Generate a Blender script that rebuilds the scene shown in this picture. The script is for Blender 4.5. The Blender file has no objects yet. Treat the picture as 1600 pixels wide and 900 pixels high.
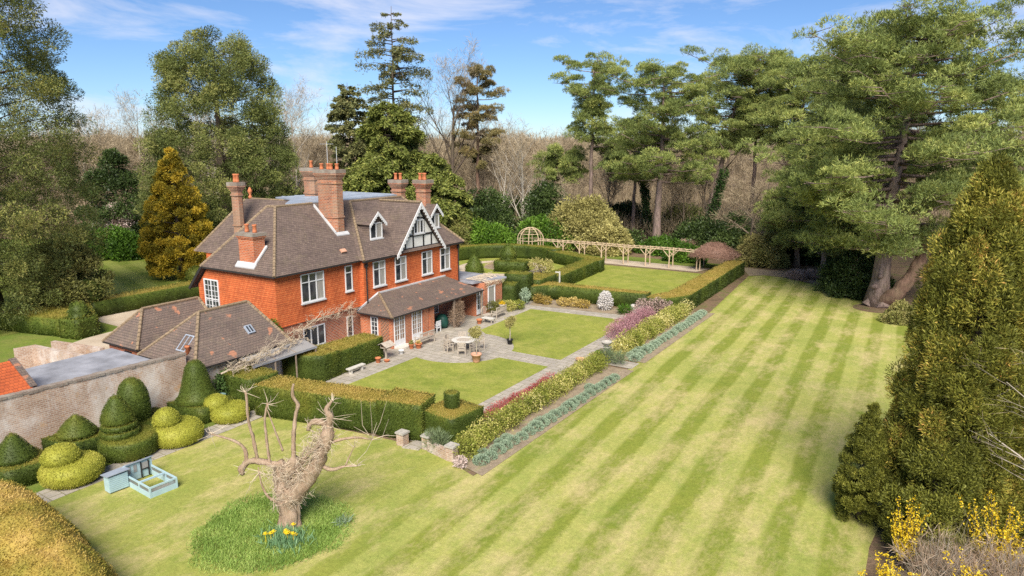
import bpy, bmesh, math, random
import numpy as np
from mathutils import Vector, Matrix, noise as mnoise

SC = bpy.context.scene
COL = SC.collection
R = math.radians

# ---------------------------------------------------------------- camera, sky, sun, exposure
cam_d = bpy.data.cameras.new('camera')
cam = bpy.data.objects.new('camera', cam_d); COL.objects.link(cam)
cam.location = (37.593, -30.548, 15.0)
cam.rotation_euler = (math.pi / 2 - math.atan(225 / 1090.0), 0, R(31.8))
cam_d.sensor_width = 36.0
cam_d.lens = 1090.0 / 1600.0 * 36.0
cam_d.clip_start = 0.2
cam_d.clip_end = 5000
SC.camera = cam

SUN_EL, SUN_AZ = 44.0, 151.0      # azimuth measured from the +Y axis of the world, clockwise
wd = bpy.data.worlds.new('World'); SC.world = wd; wd.use_nodes = True
nt = wd.node_tree; nt.nodes.clear()
wo = nt.nodes.new('ShaderNodeOutputWorld'); bg = nt.nodes.new('ShaderNodeBackground')
sky = nt.nodes.new('ShaderNodeTexSky'); sky.sky_type = 'NISHITA'; sky.sun_disc = False
sky.sun_elevation = R(SUN_EL); sky.sun_rotation = R(SUN_AZ)
sky.air_density = 0.85; sky.dust_density = 0.15; sky.ozone_density = 4.0; sky.altitude = 300
tc = nt.nodes.new('ShaderNodeTexCoord')
mp = nt.nodes.new('ShaderNodeMapping'); mp.inputs['Scale'].default_value = (1.6, 1.6, 7.0)
mp.inputs['Rotation'].default_value = (0.05, 0.12, 0.4)
nz = nt.nodes.new('ShaderNodeTexNoise'); nz.inputs['Scale'].default_value = 2.3; nz.inputs['Detail'].default_value = 9
nz.inputs['Roughness'].default_value = 0.62; nz.inputs['Distortion'].default_value = 0.5
rmp = nt.nodes.new('ShaderNodeValToRGB')
rmp.color_ramp.elements[0].position = 0.485; rmp.color_ramp.elements[0].color = (0, 0, 0, 1)
rmp.color_ramp.elements[1].position = 0.74; rmp.color_ramp.elements[1].color = (0.75, 0.75, 0.75, 1)
mx = nt.nodes.new('ShaderNodeMix'); mx.data_type = 'RGBA'
mx.inputs['B'].default_value = (8.2, 8.1, 8.8, 1)
nt.links.new(tc.outputs['Generated'], mp.inputs['Vector']); nt.links.new(mp.outputs[0], nz.inputs['Vector'])
nt.links.new(nz.outputs['Fac'], rmp.inputs[0]); nt.links.new(rmp.outputs[0], mx.inputs['Factor'])
tn = nt.nodes.new('ShaderNodeMix'); tn.data_type = 'RGBA'; tn.blend_type = 'MULTIPLY'; tn.inputs['Factor'].default_value = 1.0; tn.inputs['B'].default_value = (0.80, 0.93, 1.10, 1)
nt.links.new(sky.outputs[0], tn.inputs['A']); nt.links.new(tn.outputs['Result'], mx.inputs['A']); nt.links.new(mx.outputs['Result'], bg.inputs['Color'])
nt.links.new(bg.outputs[0], wo.inputs['Surface'])
bg.inputs['Strength'].default_value = 0.062

sun_d = bpy.data.lights.new('sun', 'SUN'); sun = bpy.data.objects.new('sun', sun_d); COL.objects.link(sun)
sun_d.energy = 3.8; sun_d.angle = R(34.0); sun_d.color = (1.0, 0.93, 0.82)
_sd = Vector((math.sin(R(SUN_AZ)) * math.cos(R(SUN_EL)), math.cos(R(SUN_AZ)) * math.cos(R(SUN_EL)), math.sin(R(SUN_EL))))
sun.rotation_euler = (-_sd).to_track_quat('-Z', 'Y').to_euler()
sun.location = _sd * 200

vs = SC.view_settings
vs.view_transform = 'Standard'; vs.look = 'None'; vs.gamma = 1.0; vs.use_curve_mapping = False
vs.exposure = 0.95
SC.cycles.max_bounces = 6; SC.cycles.diffuse_bounces = 3; SC.cycles.glossy_bounces = 2
SC.cycles.transmission_bounces = 3; SC.cycles.transparent_max_bounces = 4
SC.cycles.use_adaptive_sampling = True; SC.cycles.adaptive_threshold = 0.012
SC.cycles.use_denoising = False
SC.render.use_persistent_data = False

# ---------------------------------------------------------------- object helpers
def put(name, me, parent=None, mat=None):
    o = bpy.data.objects.new(name, me); COL.objects.link(o)
    if mat is not None:
        for m in (mat if isinstance(mat, (list, tuple)) else [mat]):
            me.materials.append(m)
    if parent is not None:
        o.parent = parent
        o.matrix_parent_inverse = Matrix.Translation(-parent.location)
    return o

def tag(o, label, cat, group=None, kind=None):
    if label: o['label'] = label
    if cat: o['category'] = cat
    if group: o['group'] = group
    if kind: o['kind'] = kind
    return o

def thing(name, label, cat, loc, group=None):
    o = bpy.data.objects.new(name, None); COL.objects.link(o)
    o.location = loc; o.empty_display_size = 0.2
    return tag(o, label, cat, group)

def dup(root, loc, rz=0.0, scale=None, label=None, group=None):
    r = root.copy(); COL.objects.link(r); r.location = loc; r.rotation_euler = (0, 0, rz)
    if scale: r.scale = scale if isinstance(scale, (tuple, list)) else (scale,) * 3
    if label: r['label'] = label
    if group: r['group'] = group
    for ch in list(root.children):
        c = ch.copy(); COL.objects.link(c); c.parent = r
        for g in list(ch.children):
            d = g.copy(); COL.objects.link(d); d.parent = c
    return r

def structure(o):
    o['kind'] = 'structure'; return o

class MB:
    """collects polygons; builds ONE mesh with metre UVs"""
    def __init__(s): s.v = []; s.f = []; s.mi = []; s.m = 0
    def add(s, vs, fs):
        b = len(s.v); s.v += [tuple(v) for v in vs]
        for f in fs: s.f.append(tuple(b + i for i in f)); s.mi.append(s.m)
        return s
    def box(s, x0, x1, y0, y1, z0, z1):
        return s.hexa([(x0, y0, z0), (x1, y0, z0), (x1, y1, z0), (x0, y1, z0), (x0, y0, z1), (x1, y0, z1), (x1, y1, z1), (x0, y1, z1)])
    def hexa(s, p):
        return s.add(p, [(0, 3, 2, 1), (4, 5, 6, 7), (0, 1, 5, 4), (1, 2, 6, 5), (2, 3, 7, 6), (3, 0, 4, 7)])
    def rbox(s, cx, cy, cz, sx, sy, sz, rz=0.0, ry=0.0):
        M = Matrix.Translation((cx, cy, cz)) @ Matrix.Rotation(rz, 4, 'Z') @ Matrix.Rotation(ry, 4, 'Y')
        P = [(-1, -1, -1), (1, -1, -1), (1, 1, -1), (-1, 1, -1), (-1, -1, 1), (1, -1, 1), (1, 1, 1), (-1, 1, 1)]
        return s.hexa([M @ Vector((a * sx / 2, b * sy / 2, c * sz / 2)) for a, b, c in P])
    def beam(s, a, b, w, h=None, up=(0, 0, 1)):
        a = Vector(a); b = Vector(b); d = (b - a).normalized(); h = h or w
        sd = d.cross(Vector(up))
        if sd.length < 1e-4: sd = d.cross(Vector((1, 0, 0)))
        sd.normalize(); u = sd.cross(d)
        P = []
        for c in (a, b):
            for i, j in ((-1, -1), (1, -1), (1, 1), (-1, 1)): P.append(c + sd * (i * w / 2) + u * (j * h / 2))
        return s.add(P, [(3, 2, 1, 0), (4, 5, 6, 7), (0, 1, 5, 4), (1, 2, 6, 5), (2, 3, 7, 6), (3, 0, 4, 7)])
    def prism(s, pts, z0, z1):
        n = len(pts)
        ar = sum(pts[i][0] * pts[(i + 1) % n][1] - pts[(i + 1) % n][0] * pts[i][1] for i in range(n))
        if ar < 0: pts = pts[::-1]
        V = [(x, y, z0) for x, y in pts] + [(x, y, z1) for x, y in pts]
        F = [tuple(range(n - 1, -1, -1)), tuple(range(n, 2 * n))] + [(i, (i + 1) % n, n + (i + 1) % n, n + i) for i in range(n)]
        return s.add(V, F)
    def sheet(s, pts, z):
        n = len(pts)
        ar = sum(pts[i][0] * pts[(i + 1) % n][1] - pts[(i + 1) % n][0] * pts[i][1] for i in range(n))
        if ar < 0: pts = pts[::-1]
        return s.add([(x, y, z) for x, y in pts], [tuple(range(n))])
    def slab(s, quad, th):
        q = [Vector(p) for p in quad]; n = (q[1] - q[0]).cross(q[2] - q[0]).normalized()
        if n.z < 0: q = q[::-1]; n = -n
        k = len(q); P = [p - n * th for p in q] + q
        F = [tuple(range(k - 1, -1, -1)), tuple(range(k, 2 * k))] + [(i, (i + 1) % k, k + (i + 1) % k, k + i) for i in range(k)]
        return s.add(P, F)
    def frustum(s, b, z0, t, z1):
        (a, c, d, e), (f, g, h, i) = b, t       # x0,x1,y0,y1
        return s.hexa([(a, d, z0), (c, d, z0), (c, e, z0), (a, e, z0), (f, h, z1), (g, h, z1), (g, i, z1), (f, i, z1)])
    def tube(s, pts, rad, n=6, cap=True):
        P = [Vector(p) for p in pts]; V = []; F = []
        if not isinstance(rad, (list, tuple)): rad = [rad] * len(P)
        prev = None
        for i, p in enumerate(P):
            d = (P[min(i + 1, len(P) - 1)] - P[max(i - 1, 0)])
            d = d.normalized() if d.length > 1e-9 else Vector((0, 0, 1))
            if prev is None:
                a = d.cross(Vector((0.13, 0.97, 0.2))); 
                if a.length < 0.1: a = d.cross(Vector((1, 0, 0)))
            else: a = prev - d * prev.dot(d)
            a.normalize(); prev = a; b = d.cross(a)
            for k in range(n):
                t = 2 * math.pi * k / n
                V.append(p + (a * math.cos(t) + b * math.sin(t)) * rad[i])
        for i in range(len(P) - 1):
            for k in range(n):
                k2 = (k + 1) % n
                F.append((i * n + k, i * n + k2, (i + 1) * n + k2, (i + 1) * n + k))
        if cap: F.append(tuple(range(n - 1, -1, -1))); F.append(tuple(range((len(P) - 1) * n, len(P) * n)))
        return s.add(V, F)
    def lathe(s, prof, c=(0, 0, 0), n=16, sx=1.0, sy=1.0, rot=0.0):
        V = []; F = []
        for r, z in prof:
            for k in range(n):
                t = 2 * math.pi * k / n + rot
                V.append((c[0] + r * sx * math.cos(t), c[1] + r * sy * math.sin(t), c[2] + z))
        for i in range(len(prof) - 1):
            for k in range(n):
                k2 = (k + 1) % n
                F.append((i * n + k, i * n + k2, (i + 1) * n + k2, (i + 1) * n + k))
        F.append(tuple(range(n - 1, -1, -1))); F.append(tuple(range((len(prof) - 1) * n, len(prof) * n)))
        return s.add(V, F)
    def gtube(s, pts, rad, n=10, gn=.22, step=.12, f=2.6, seed=0.0):
        """knobbly limb: path smoothed and resampled, radius broken up by noise"""
        P = [Vector(p) for p in pts]; k = len(P); Q = []; Rr = []
        for i in range(k - 1):
            a, b, c, d = P[max(i - 1, 0)], P[i], P[i + 1], P[min(i + 2, k - 1)]
            m = max(2, int((c - b).length / step))
            for j in range(m):
                t = j / m; Q.append(.5 * ((2 * b) + (c - a) * t + (2 * a - 5 * b + 4 * c - d) * t * t + (3 * b - a - 3 * c + d) * t ** 3)); Rr.append(rad[i] + (rad[i + 1] - rad[i]) * t)
        Q.append(P[-1]); Rr.append(rad[-1]); b0 = len(s.v); s.tube(Q, Rr, n)
        for i, q in enumerate(Q):
            for j in range(n):
                v = Vector(s.v[b0 + i * n + j]); e = v - q
                nn = mnoise.noise(v * f + Vector((seed, 0, 0))) + .6 * mnoise.noise(Vector((v.x * f * 3, v.y * f * 3, v.z * f * .8)))
                s.v[b0 + i * n + j] = tuple(q + e * (1 + gn * 1.6 * nn))
        return s
    def build(s, name, mat, parent=None, smooth=False):
        me = bpy.data.meshes.new(name); me.from_pydata(s.v, [], s.f)
        uv = me.uv_layers.new(name='UVMap')
        co = s.v; data = np.zeros((len(me.loops), 2), dtype=np.float32)
        for p in me.polygons:
            n = p.normal
            if abs(n.z) > 0.985:
                for li in p.loop_indices:
                    c = co[me.loops[li].vertex_index]; data[li] = (c[0], c[1])
            else:
                t = Vector((-n.y, n.x, 0)).normalized(); b = n.cross(t)
                for li in p.loop_indices:
                    c = co[me.loops[li].vertex_index]
                    data[li] = (c[0] * t.x + c[1] * t.y, c[0] * b.x + c[1] * b.y + c[2] * b.z)
        uv.data.foreach_set('uv', data.ravel())
        if isinstance(mat, (list, tuple)): me.polygons.foreach_set('material_index', s.mi)
        if smooth: me.polygons.foreach_set('use_smooth', [True] * len(me.polygons))
        me.update()
        return put(name, me, parent, mat)

def unit(a): return a / np.maximum(np.linalg.norm(a, axis=1, keepdims=True), 1e-9)
def vnoise(p, f, seed=0.0):
    """cheap smooth noise about -1..1, vectorised"""
    x, y, z = p[:, 0] * f + seed, p[:, 1] * f - 1.7 * seed, p[:, 2] * f + 0.6 * seed
    return (np.sin(1.7 * x + 1.3 * np.sin(1.1 * y + 0.7 * z)) + np.sin(2.3 * y - 1.9 * np.sin(1.3 * z + .4 * x)) + np.sin(2.1 * z + 1.1 * x * .8 + np.sin(1.9 * x - y))
            + 0.6 * np.sin(4.1 * x + 3.3 * y) + 0.6 * np.sin(3.7 * z - 4.3 * y + x)) / 4.2

class Fol:
    """leaf faces gathered as arrays, built as ONE mesh with a 'tint' attribute"""
    def __init__(s, seed=1): s.r = np.random.default_rng(seed); s.V = []; s.T = []; s.bv = []; s.bf = []; s.bt = []
    def leaves(s, c, d, L, W, tint, rnd=0.5, roll=None, vary=0.35):
        """quads starting at c pointing along d (blended with randomness)"""
        n = len(c); r = s.r
        d = unit(unit(np.asarray(d, float)) + r.normal(size=(n, 3)) * rnd)
        q = r.normal(size=(n, 3)) if roll is None else np.asarray(roll, float) + r.normal(size=(n, 3)) * 0.35
        sd = unit(np.cross(d, q))
        l = (L * (1 + vary * r.uniform(-1, 1, n)))[:, None]; w = (W * (1 + vary * r.uniform(-1, 1, n)))[:, None]
        V = np.empty((n, 4, 3))
        V[:, 0] = c; V[:, 1] = c + d * l * .5 + sd * w * .5; V[:, 2] = c + d * l; V[:, 3] = c + d * l * .5 - sd * w * .5
        s.V.append(V); s.T.append(np.broadcast_to(np.asarray(tint, float), (n,)).copy())
    def clumps(s, C, n, L, W, tlo=0.2, thi=0.8, shell=0.55, rnd=0.6, up=0.15, tj=0.12, droop=0.0):
        """C rows: x y z rx ry rz"""
        C = np.asarray(C, float); m = len(C); r = s.r
        idx = np.repeat(np.arange(m), n)
        dirs = unit(r.normal(size=(m * n, 3)))
        rad = (shell + (1 - shell) * r.uniform(0, 1, m * n) ** 0.7)[:, None]
        pos = C[idx, :3] + dirs * C[idx, 3:6] * rad
        d = dirs * np.array([1, 1, .8]); d[:, 2] += up - droop
        t = r.uniform(tlo, thi, m)[idx] + r.normal(size=m * n) * tj
        s.leaves(pos, d, L, W, np.clip(t, 0, 1), rnd)
    def body(s, V, F, tint):
        b = sum(len(x) for x in s.bv); s.bv.append(np.asarray(V, float)); s.bf += [tuple(i + b for i in f) for f in F]
        s.bt.append(np.broadcast_to(np.asarray(tint, float), (len(V),)).copy())
    def build(s, name, mat, parent=None):
        Vq = np.concatenate(s.V).reshape(-1, 3) if s.V else np.zeros((0, 3)); nq = len(Vq) // 4
        tq = np.repeat(np.concatenate(s.T), 4) if s.T else np.zeros(0)
        Vb = np.concatenate(s.bv) if s.bv else np.zeros((0, 3)); tb = np.concatenate(s.bt) if s.bt else np.zeros(0)
        V = np.concatenate([Vq, Vb]); T = np.concatenate([tq, tb])
        me = bpy.data.meshes.new(name); me.vertices.add(len(V)); me.vertices.foreach_set('co', V.astype(np.float32).ravel())
        tot = np.concatenate([np.full(nq, 4), np.array([len(f) for f in s.bf], dtype=int)]).astype(np.int32)
        li = np.concatenate([np.arange(nq * 4), np.array([i + nq * 4 for f in s.bf for i in f], dtype=int)]).astype(np.int32)
        me.loops.add(len(li)); me.loops.foreach_set('vertex_index', li)
        me.polygons.add(len(tot)); st = np.concatenate([[0], np.cumsum(tot)[:-1]]).astype(np.int32)
        me.polygons.foreach_set('loop_start', st)
        try: me.polygons.foreach_set('loop_total', tot)
        except Exception: pass
        at = me.attributes.new('tint', 'FLOAT', 'POINT'); at.data.foreach_set('value', T.astype(np.float32))
        me.update(calc_edges=True)
        return put(name, me, parent, mat)

def tri_sample(V, F, dens, rng):
    """sample points on polygon faces by area; returns pos, normals"""
    V = np.asarray(V, float); T = []
    for f in F:
        for i in range(1, len(f) - 1): T.append((f[0], f[i], f[i + 1]))
    T = np.array(T); a, b, c = V[T[:, 0]], V[T[:, 1]], V[T[:, 2]]
    cr = np.cross(b - a, c - a); ar = np.linalg.norm(cr, axis=1) / 2
    cnt = rng.poisson(ar * dens); idx = np.repeat(np.arange(len(T)), cnt)
    u = rng.uniform(size=len(idx)); v = rng.uniform(size=len(idx)); k = u + v > 1; u[k] = 1 - u[k]; v[k] = 1 - v[k]
    p = a[idx] + (b - a)[idx] * u[:, None] + (c - a)[idx] * v[:, None]
    return p, unit(cr)[idx]
# ---------------------------------------------------------------- materials
class NT:
    def __init__(s, name):
        s.m = bpy.data.materials.new(name); s.m.use_nodes = True; s.t = s.m.node_tree; s.t.nodes.clear()
        s.out = s.n('ShaderNodeOutputMaterial'); s.b = s.n('ShaderNodeBsdfPrincipled')
        s.t.links.new(s.b.outputs[0], s.out.inputs['Surface'])
    def n(s, ty, **kw):
        k = s.t.nodes.new(ty)
        for a, b in kw.items(): setattr(k, a, b)
        return k
    def l(s, a, b): s.t.links.new(a, b)
    def coord(s, kind='Object'):
        return s.n('ShaderNodeTexCoord').outputs[kind]
    def map(s, vec, scale=(1, 1, 1), rot=(0, 0, 0)):
        k = s.n('ShaderNodeMapping'); k.inputs['Scale'].default_value = scale; k.inputs['Rotation'].default_value = rot
        s.l(vec, k.inputs['Vector']); return k.outputs[0]
    def noise(s, vec, scale, detail=4, rough=0.55, dist=0.0):
        k = s.n('ShaderNodeTexNoise'); k.inputs['Scale'].default_value = scale; k.inputs['Detail'].default_value = detail
        k.inputs['Roughness'].default_value = rough; k.inputs['Distortion'].default_value = dist
        s.l(vec, k.inputs['Vector']); return k.outputs['Fac']
    def ramp(s, fac, stops, interp='LINEAR'):
        k = s.n('ShaderNodeValToRGB'); e = k.color_ramp.elements; k.color_ramp.interpolation = interp
        while len(e) < len(stops): e.new(0.5)
        for i, (p, c) in enumerate(stops):
            e[i].position = p; e[i].color = (c[0], c[1], c[2], 1) if isinstance(c, (tuple, list)) else (c, c, c, 1)
        s.l(fac, k.inputs[0]); return k.outputs[0]
    def mix(s, fac, a, b, mode='MIX'):
        k = s.n('ShaderNodeMix'); k.data_type = 'RGBA'; k.blend_type = mode
        for v, nm in ((fac, 'Factor'), (a, 'A'), (b, 'B')):
            i = k.inputs[nm] if nm == 'Factor' else [x for x in k.inputs if x.name == nm and x.type == 'RGBA'][0]
            if isinstance(v, (int, float)): i.default_value = v if nm == 'Factor' else (v, v, v, 1)
            elif isinstance(v, (tuple, list)): i.default_value = (v[0], v[1], v[2], 1)
            else: s.l(v, i)
        return [x for x in k.outputs if x.type == 'RGBA'][0]
    def math(s, op, a, b=0.0, c=None):
        k = s.n('ShaderNodeMath', operation=op)
        for i, v in enumerate((a, b) if c is None else (a, b, c)):
            if isinstance(v, (int, float)): k.inputs[i].default_value = v
            else: s.l(v, k.inputs[i])
        return k.outputs[0]
    def bump(s, h, strength=0.3, dist=0.02):
        k = s.n('ShaderNodeBump'); k.inputs['Strength'].default_value = strength; k.inputs['Distance'].default_value = dist
        s.l(h, k.inputs['Height']); s.l(k.outputs[0], s.b.inputs['Normal'])
    def col(s, c):
        if isinstance(c, (tuple, list)): s.b.inputs['Base Color'].default_value = (c[0], c[1], c[2], 1)
        else: s.l(c, s.b.inputs['Base Color'])
    def rough(s, r, spec=0.3):
        s.b.inputs['Roughness'].default_value = r; s.b.inputs['Specular IOR Level'].default_value = spec

def plain(name, c, rough=0.6, var=0.25, scale=3.0, metal=0.0, spec=0.3, bump=0.0):
    k = NT(name); f = k.noise(k.coord(), scale, 5, 0.6)
    k.col(k.ramp(f, [(0.3, tuple(x * (1 - var) for x in c)), (0.7, tuple(min(1, x * (1 + var)) for x in c))]))
    k.rough(rough, spec); k.b.inputs['Metallic'].default_value = metal
    if bump: k.bump(k.noise(k.coord(), scale * 6, 4), bump, 0.02)
    return k.m

def leaf(name, stops, trans=0.25, rough=0.55, nscale=0.6, namp=0.18, gain=1.0):
    """colour by the tint attribute with a slow spatial drift"""
    k = NT(name); a = k.n('ShaderNodeAttribute', attribute_name='tint')
    nz = k.noise(k.coord(), nscale, 3)
    f = k.math('ADD', a.outputs['Fac'], k.math('MULTIPLY', k.math('SUBTRACT', nz, 0.5), 2 * namp))
    stops = [(p, tuple(min(.85, q * gain) for q in cc)) for p, cc in stops]
    c = k.ramp(f, stops); k.col(c); k.rough(rough, 0.2)
    if trans > 0:
        t = k.n('ShaderNodeBsdfTranslucent'); k.l(c, t.inputs['Color'])
        mxs = k.n('ShaderNodeMixShader'); mxs.inputs[0].default_value = trans
        k.l(k.b.outputs[0], mxs.inputs[1]); k.l(t.outputs[0], mxs.inputs[2]); k.l(mxs.outputs[0], k.out.inputs['Surface'])
    return k.m

def brickmat(name, c1, c2, mortar, bw=0.225, bh=0.075, ms=0.012, stain=None, stain_amt=0.5, hi=None, bump=0.4, dark=None):
    k = NT(name); uv = k.coord('UV')
    b = k.n('ShaderNodeTexBrick'); k.l(uv, b.inputs['Vector'])
    b.inputs['Color1'].default_value = (*c1, 1); b.inputs['Color2'].default_value = (*c2, 1); b.inputs['Mortar'].default_value = (*mortar, 1)
    b.inputs['Scale'].default_value = 1.0; b.inputs['Brick Width'].default_value = bw; b.inputs['Row Height'].default_value = bh
    b.inputs['Mortar Size'].default_value = ms; b.inputs['Bias'].default_value = 0.0; b.inputs['Mortar Smooth'].default_value = 0.2
    o = k.coord(); c = b.outputs['Color']
    big = k.noise(o, 0.9, 6, 0.6)
    c = k.mix(k.ramp(big, [(0.35, 0.0), (0.7, 1.0)]), c, k.mix(1.0, c, (0.72, 0.70, 0.70), 'MULTIPLY'))
    if stain:
        sn = k.noise(k.map(o, (1, 1, .7)), 0.55, 10, 0.74, 0.3)
        c = k.mix(k.ramp(sn, [(0.46, 0.0), (0.62, stain_amt)]), c, stain)
    if hi:
        sn = k.noise(o, 1.7, 4, 0.6)
        c = k.mix(k.ramp(sn, [(0.60, 0.0), (0.68, 0.8)]), c, hi)
    if dark:
        sn = k.noise(k.map(o, (1, 1, .25)), 1.1, 5, 0.6)
        c = k.mix(k.ramp(sn, [(0.55, 0.0), (0.75, 0.6)]), c, dark)
    k.col(c); k.rough(0.8, 0.2)
    fine = k.noise(o, 25, 3)
    k.bump(k.math('ADD', b.outputs['Fac'], k.math('MULTIPLY', fine, -0.6)), -bump, 0.03) if False else k.bump(k.math('SUBTRACT', fine, b.outputs['Fac']), bump, 0.02)
    return k.m

def tilemat(name, c1, c2, c3, row=0.105, w=0.17, moss=None, moss_amt=0.6, orange=None, lich=None, bands=False):
    """plain clay tiles laid in courses: saw-tooth bump down the slope"""
    k = NT(name); uv = k.coord('UV'); o = k.coord()
    b = k.n('ShaderNodeTexBrick'); k.l(uv, b.inputs['Vector'])
    b.inputs['Color1'].default_value = (*c1, 1); b.inputs['Color2'].default_value = (*c2, 1); b.inputs['Mortar'].default_value = (*c3, 1)
    b.inputs['Scale'].default_value = 1.0; b.inputs['Brick Width'].default_value = w; b.inputs['Row Height'].default_value = row
    b.inputs['Mortar Size'].default_value = 0.010; b.inputs['Mortar Smooth'].default_value = 0.3
    c = b.outputs['Color']
    big = k.noise(o, 0.8, 7, 0.65)
    c = k.mix(k.ramp(big, [(0.3, 0.0), (0.72, 0.9)]), c, k.mix(1.0, c, (0.55, 0.55, 0.60), 'MULTIPLY'))
    # long rows weather differently: streaks along the course
    rown = k.noise(k.map(uv, (0.35, 6.0, 1)), 1.6, 5, 0.6)
    c = k.mix(k.ramp(rown, [(0.45, 0.0), (0.75, 0.5)]), c, c1)
    if bands:   # courses of shaped tiles alternate with plain ones
        sb = k.n('ShaderNodeSeparateXYZ'); k.l(uv, sb.inputs[0])
        zz = k.math('PINGPONG', k.math('ADD', sb.outputs[0], k.math('MULTIPLY', k.math('FLOOR', k.math('DIVIDE', sb.outputs[1], row)), .13)), .2)
        wz = k.math('SINE', k.math('MULTIPLY', k.math('ADD', sb.outputs[1], k.math('MULTIPLY', zz, 0.9)), 2 * math.pi / (row * 2)))
        c = k.mix(k.ramp(wz, [(0.35, 0.0), (0.75, 0.55)]), c, k.mix(1.0, c, (1.2, 1.5, 1.6), 'MULTIPLY'))
        c = k.mix(k.ramp(k.noise(k.map(o, (1, 1, .35)), 0.7, 6, .7), [(0.5, 0.0), (0.72, 0.55)]), c, k.mix(1.0, c, (.62, .55, .6), 'MULTIPLY'))
    if moss:
        mn = k.noise(o, 1.6, 6, 0.7)
        c = k.mix(k.ramp(mn, [(0.52, 0.0), (0.66, moss_amt)]), c, moss)
    if orange:
        on = k.noise(o, 1.25, 3, 0.5)
        c = k.mix(k.ramp(on, [(0.635, 0.0), (0.67, 0.85)]), c, orange)
    if lich:
        ln = k.noise(o, 9, 3, 0.5)
        c = k.mix(k.ramp(ln, [(0.66, 0.0), (0.72, 0.75)]), c, lich)
    k.col(c); k.rough(0.75, 0.25)
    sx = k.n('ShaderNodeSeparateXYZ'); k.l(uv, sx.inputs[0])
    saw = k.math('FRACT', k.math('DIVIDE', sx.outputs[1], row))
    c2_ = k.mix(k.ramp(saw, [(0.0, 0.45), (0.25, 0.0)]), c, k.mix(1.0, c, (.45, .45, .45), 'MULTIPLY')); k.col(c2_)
    k.bump(k.math('ADD', k.math('MULTIPLY', saw, -0.6), k.math('MULTIPLY', k.noise(o, 18, 3), 0.5)), 0.8, 0.05)
    return k.m

# grass: slow patches, mowing lines that are real differences in the sward, worn straw areas, fine blades
def grass(name, a, b, straw, stripe=None, straw_amt=0.6, moss=None, fine=24.0, worn=None):
    k = NT(name); o = k.coord()
    n1 = k.noise(o, 0.22, 6, 0.62); n2 = k.noise(o, 1.3, 6, 0.7); nf = k.noise(o, fine, 3, 0.75); nm = k.noise(o, 5.5, 6, 0.8)
    f = k.math('ADD', k.math('MULTIPLY', n1, 0.5), k.math('MULTIPLY', n2, 0.5))
    c = k.ramp(f, [(0.38, a), (0.62, b)])
    if stripe:
        sx = k.n('ShaderNodeSeparateXYZ'); k.l(o, sx.inputs[0]); X, Y = sx.outputs[0], sx.outputs[1]
        per, kx, ky, off, lo, hi, rx0 = stripe
        wob = k.math('ADD', k.math('MULTIPLY', k.math('SUBTRACT', k.noise(o, 0.10, 2), 0.5), 0.5), k.math('MULTIPLY', k.math('SUBTRACT', nm, 0.5), 0.35))
        ph = k.math('ADD', k.math('ADD', k.math('MULTIPLY', X, kx), k.math('MULTIPLY', Y, ky)), wob)
        wv = k.math('SINE', k.math('MULTIPLY', k.math('ADD', ph, off), 2 * math.pi / per))
        s01 = k.ramp(k.math('ADD', k.math('MULTIPLY', wv, 0.5), 0.5), [(0.32, 0.0), (0.64, 1.0)])
        m = k.ramp(k.math('MULTIPLY', k.math('SUBTRACT', X, rx0), 0.1), [(0.0, 0.0), (0.45, 1.0)])
        m = k.mix(k.ramp(n1, [(0.28, 0.55), (0.50, 1.0)]), 0.0, m)
        c = k.mix(m, c, k.mix(s01, k.mix(1.0, c, lo, 'MULTIPLY'), k.mix(1.0, c, hi, 'MULTIPLY')))
    sn = k.noise(k.map(o, (1, .45, 1)) if stripe else o, 0.42, 10, 0.78)
    c = k.mix(k.ramp(sn, [(0.47, 0.0), (0.64, straw_amt)]), c, straw)
    g2 = k.noise(k.map(o, (1, .7, 1), (0, 0, .5)), 0.33, 9, 0.75, .5)
    c = k.mix(k.ramp(g2, [(0.55, 0.0), (0.68, 0.55)]), c, k.mix(1.0, c, (.66, .82, .55), 'MULTIPLY'))
    d2 = k.math('ADD', k.math('MULTIPLY', nf, 0.45), k.math('MULTIPLY', nm, 0.55))
    c = k.mix(1.0, c, k.ramp(d2, [(0.33, 0.62), (0.67, 1.36)]), 'MULTIPLY')
    k.col(c); k.rough(0.9, 0.1)
    k.bump(d2, 0.6, 0.06)
    return k.m

M = {}
GY, GG = (0.325, 0.325, 0.080), (0.225, 0.262, 0.054)
M['lawn'] = grass('mown_grass', GG, GY, (0.58, 0.45, 0.23), stripe=(2.0, 1.0, 0.045, 0.2, (0.74, 0.80, 0.56), (1.19, 1.15, 1.30), 17.0), straw_amt=0.62)
M['lawn_fine'] = grass('terrace_grass', (0.175, 0.215, 0.036), (0.29, 0.305, 0.058), (0.42, 0.36, 0.12), straw_amt=0.4)
M['lawn_left'] = grass('left_grass', (0.17, 0.22, 0.035), (0.24, 0.27, 0.05), (0.36, 0.31, 0.10), stripe=(2.7, 0.30, 0.95, 0.0, (0.82, 0.86, 0.8), (1.2, 1.14, 1.4), -400.0), straw_amt=0.35)
M['lawn_rough'] = grass('rough_grass', (0.10, 0.16, 0.025), (0.18, 0.22, 0.04), (0.25, 0.20, 0.08), straw_amt=0.4)
k = NT('woodland_floor'); o = k.coord(); n = k.noise(o, 0.5, 8, 0.7); n2 = k.noise(o, 7, 4, 0.7)
c = k.ramp(n, [(0.3, (0.10, 0.075, 0.045)), (0.5, (0.20, 0.135, 0.085)), (0.62, (0.14, 0.14, 0.05)), (0.75, (0.30, 0.20, 0.13))])
k.col(k.mix(1.0, c, k.ramp(n2, [(0.3, 0.6), (0.7, 1.3)]), 'MULTIPLY')); k.rough(0.95, 0.1); k.bump(n2, 0.6, 0.08); M['litter'] = k.m
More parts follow.
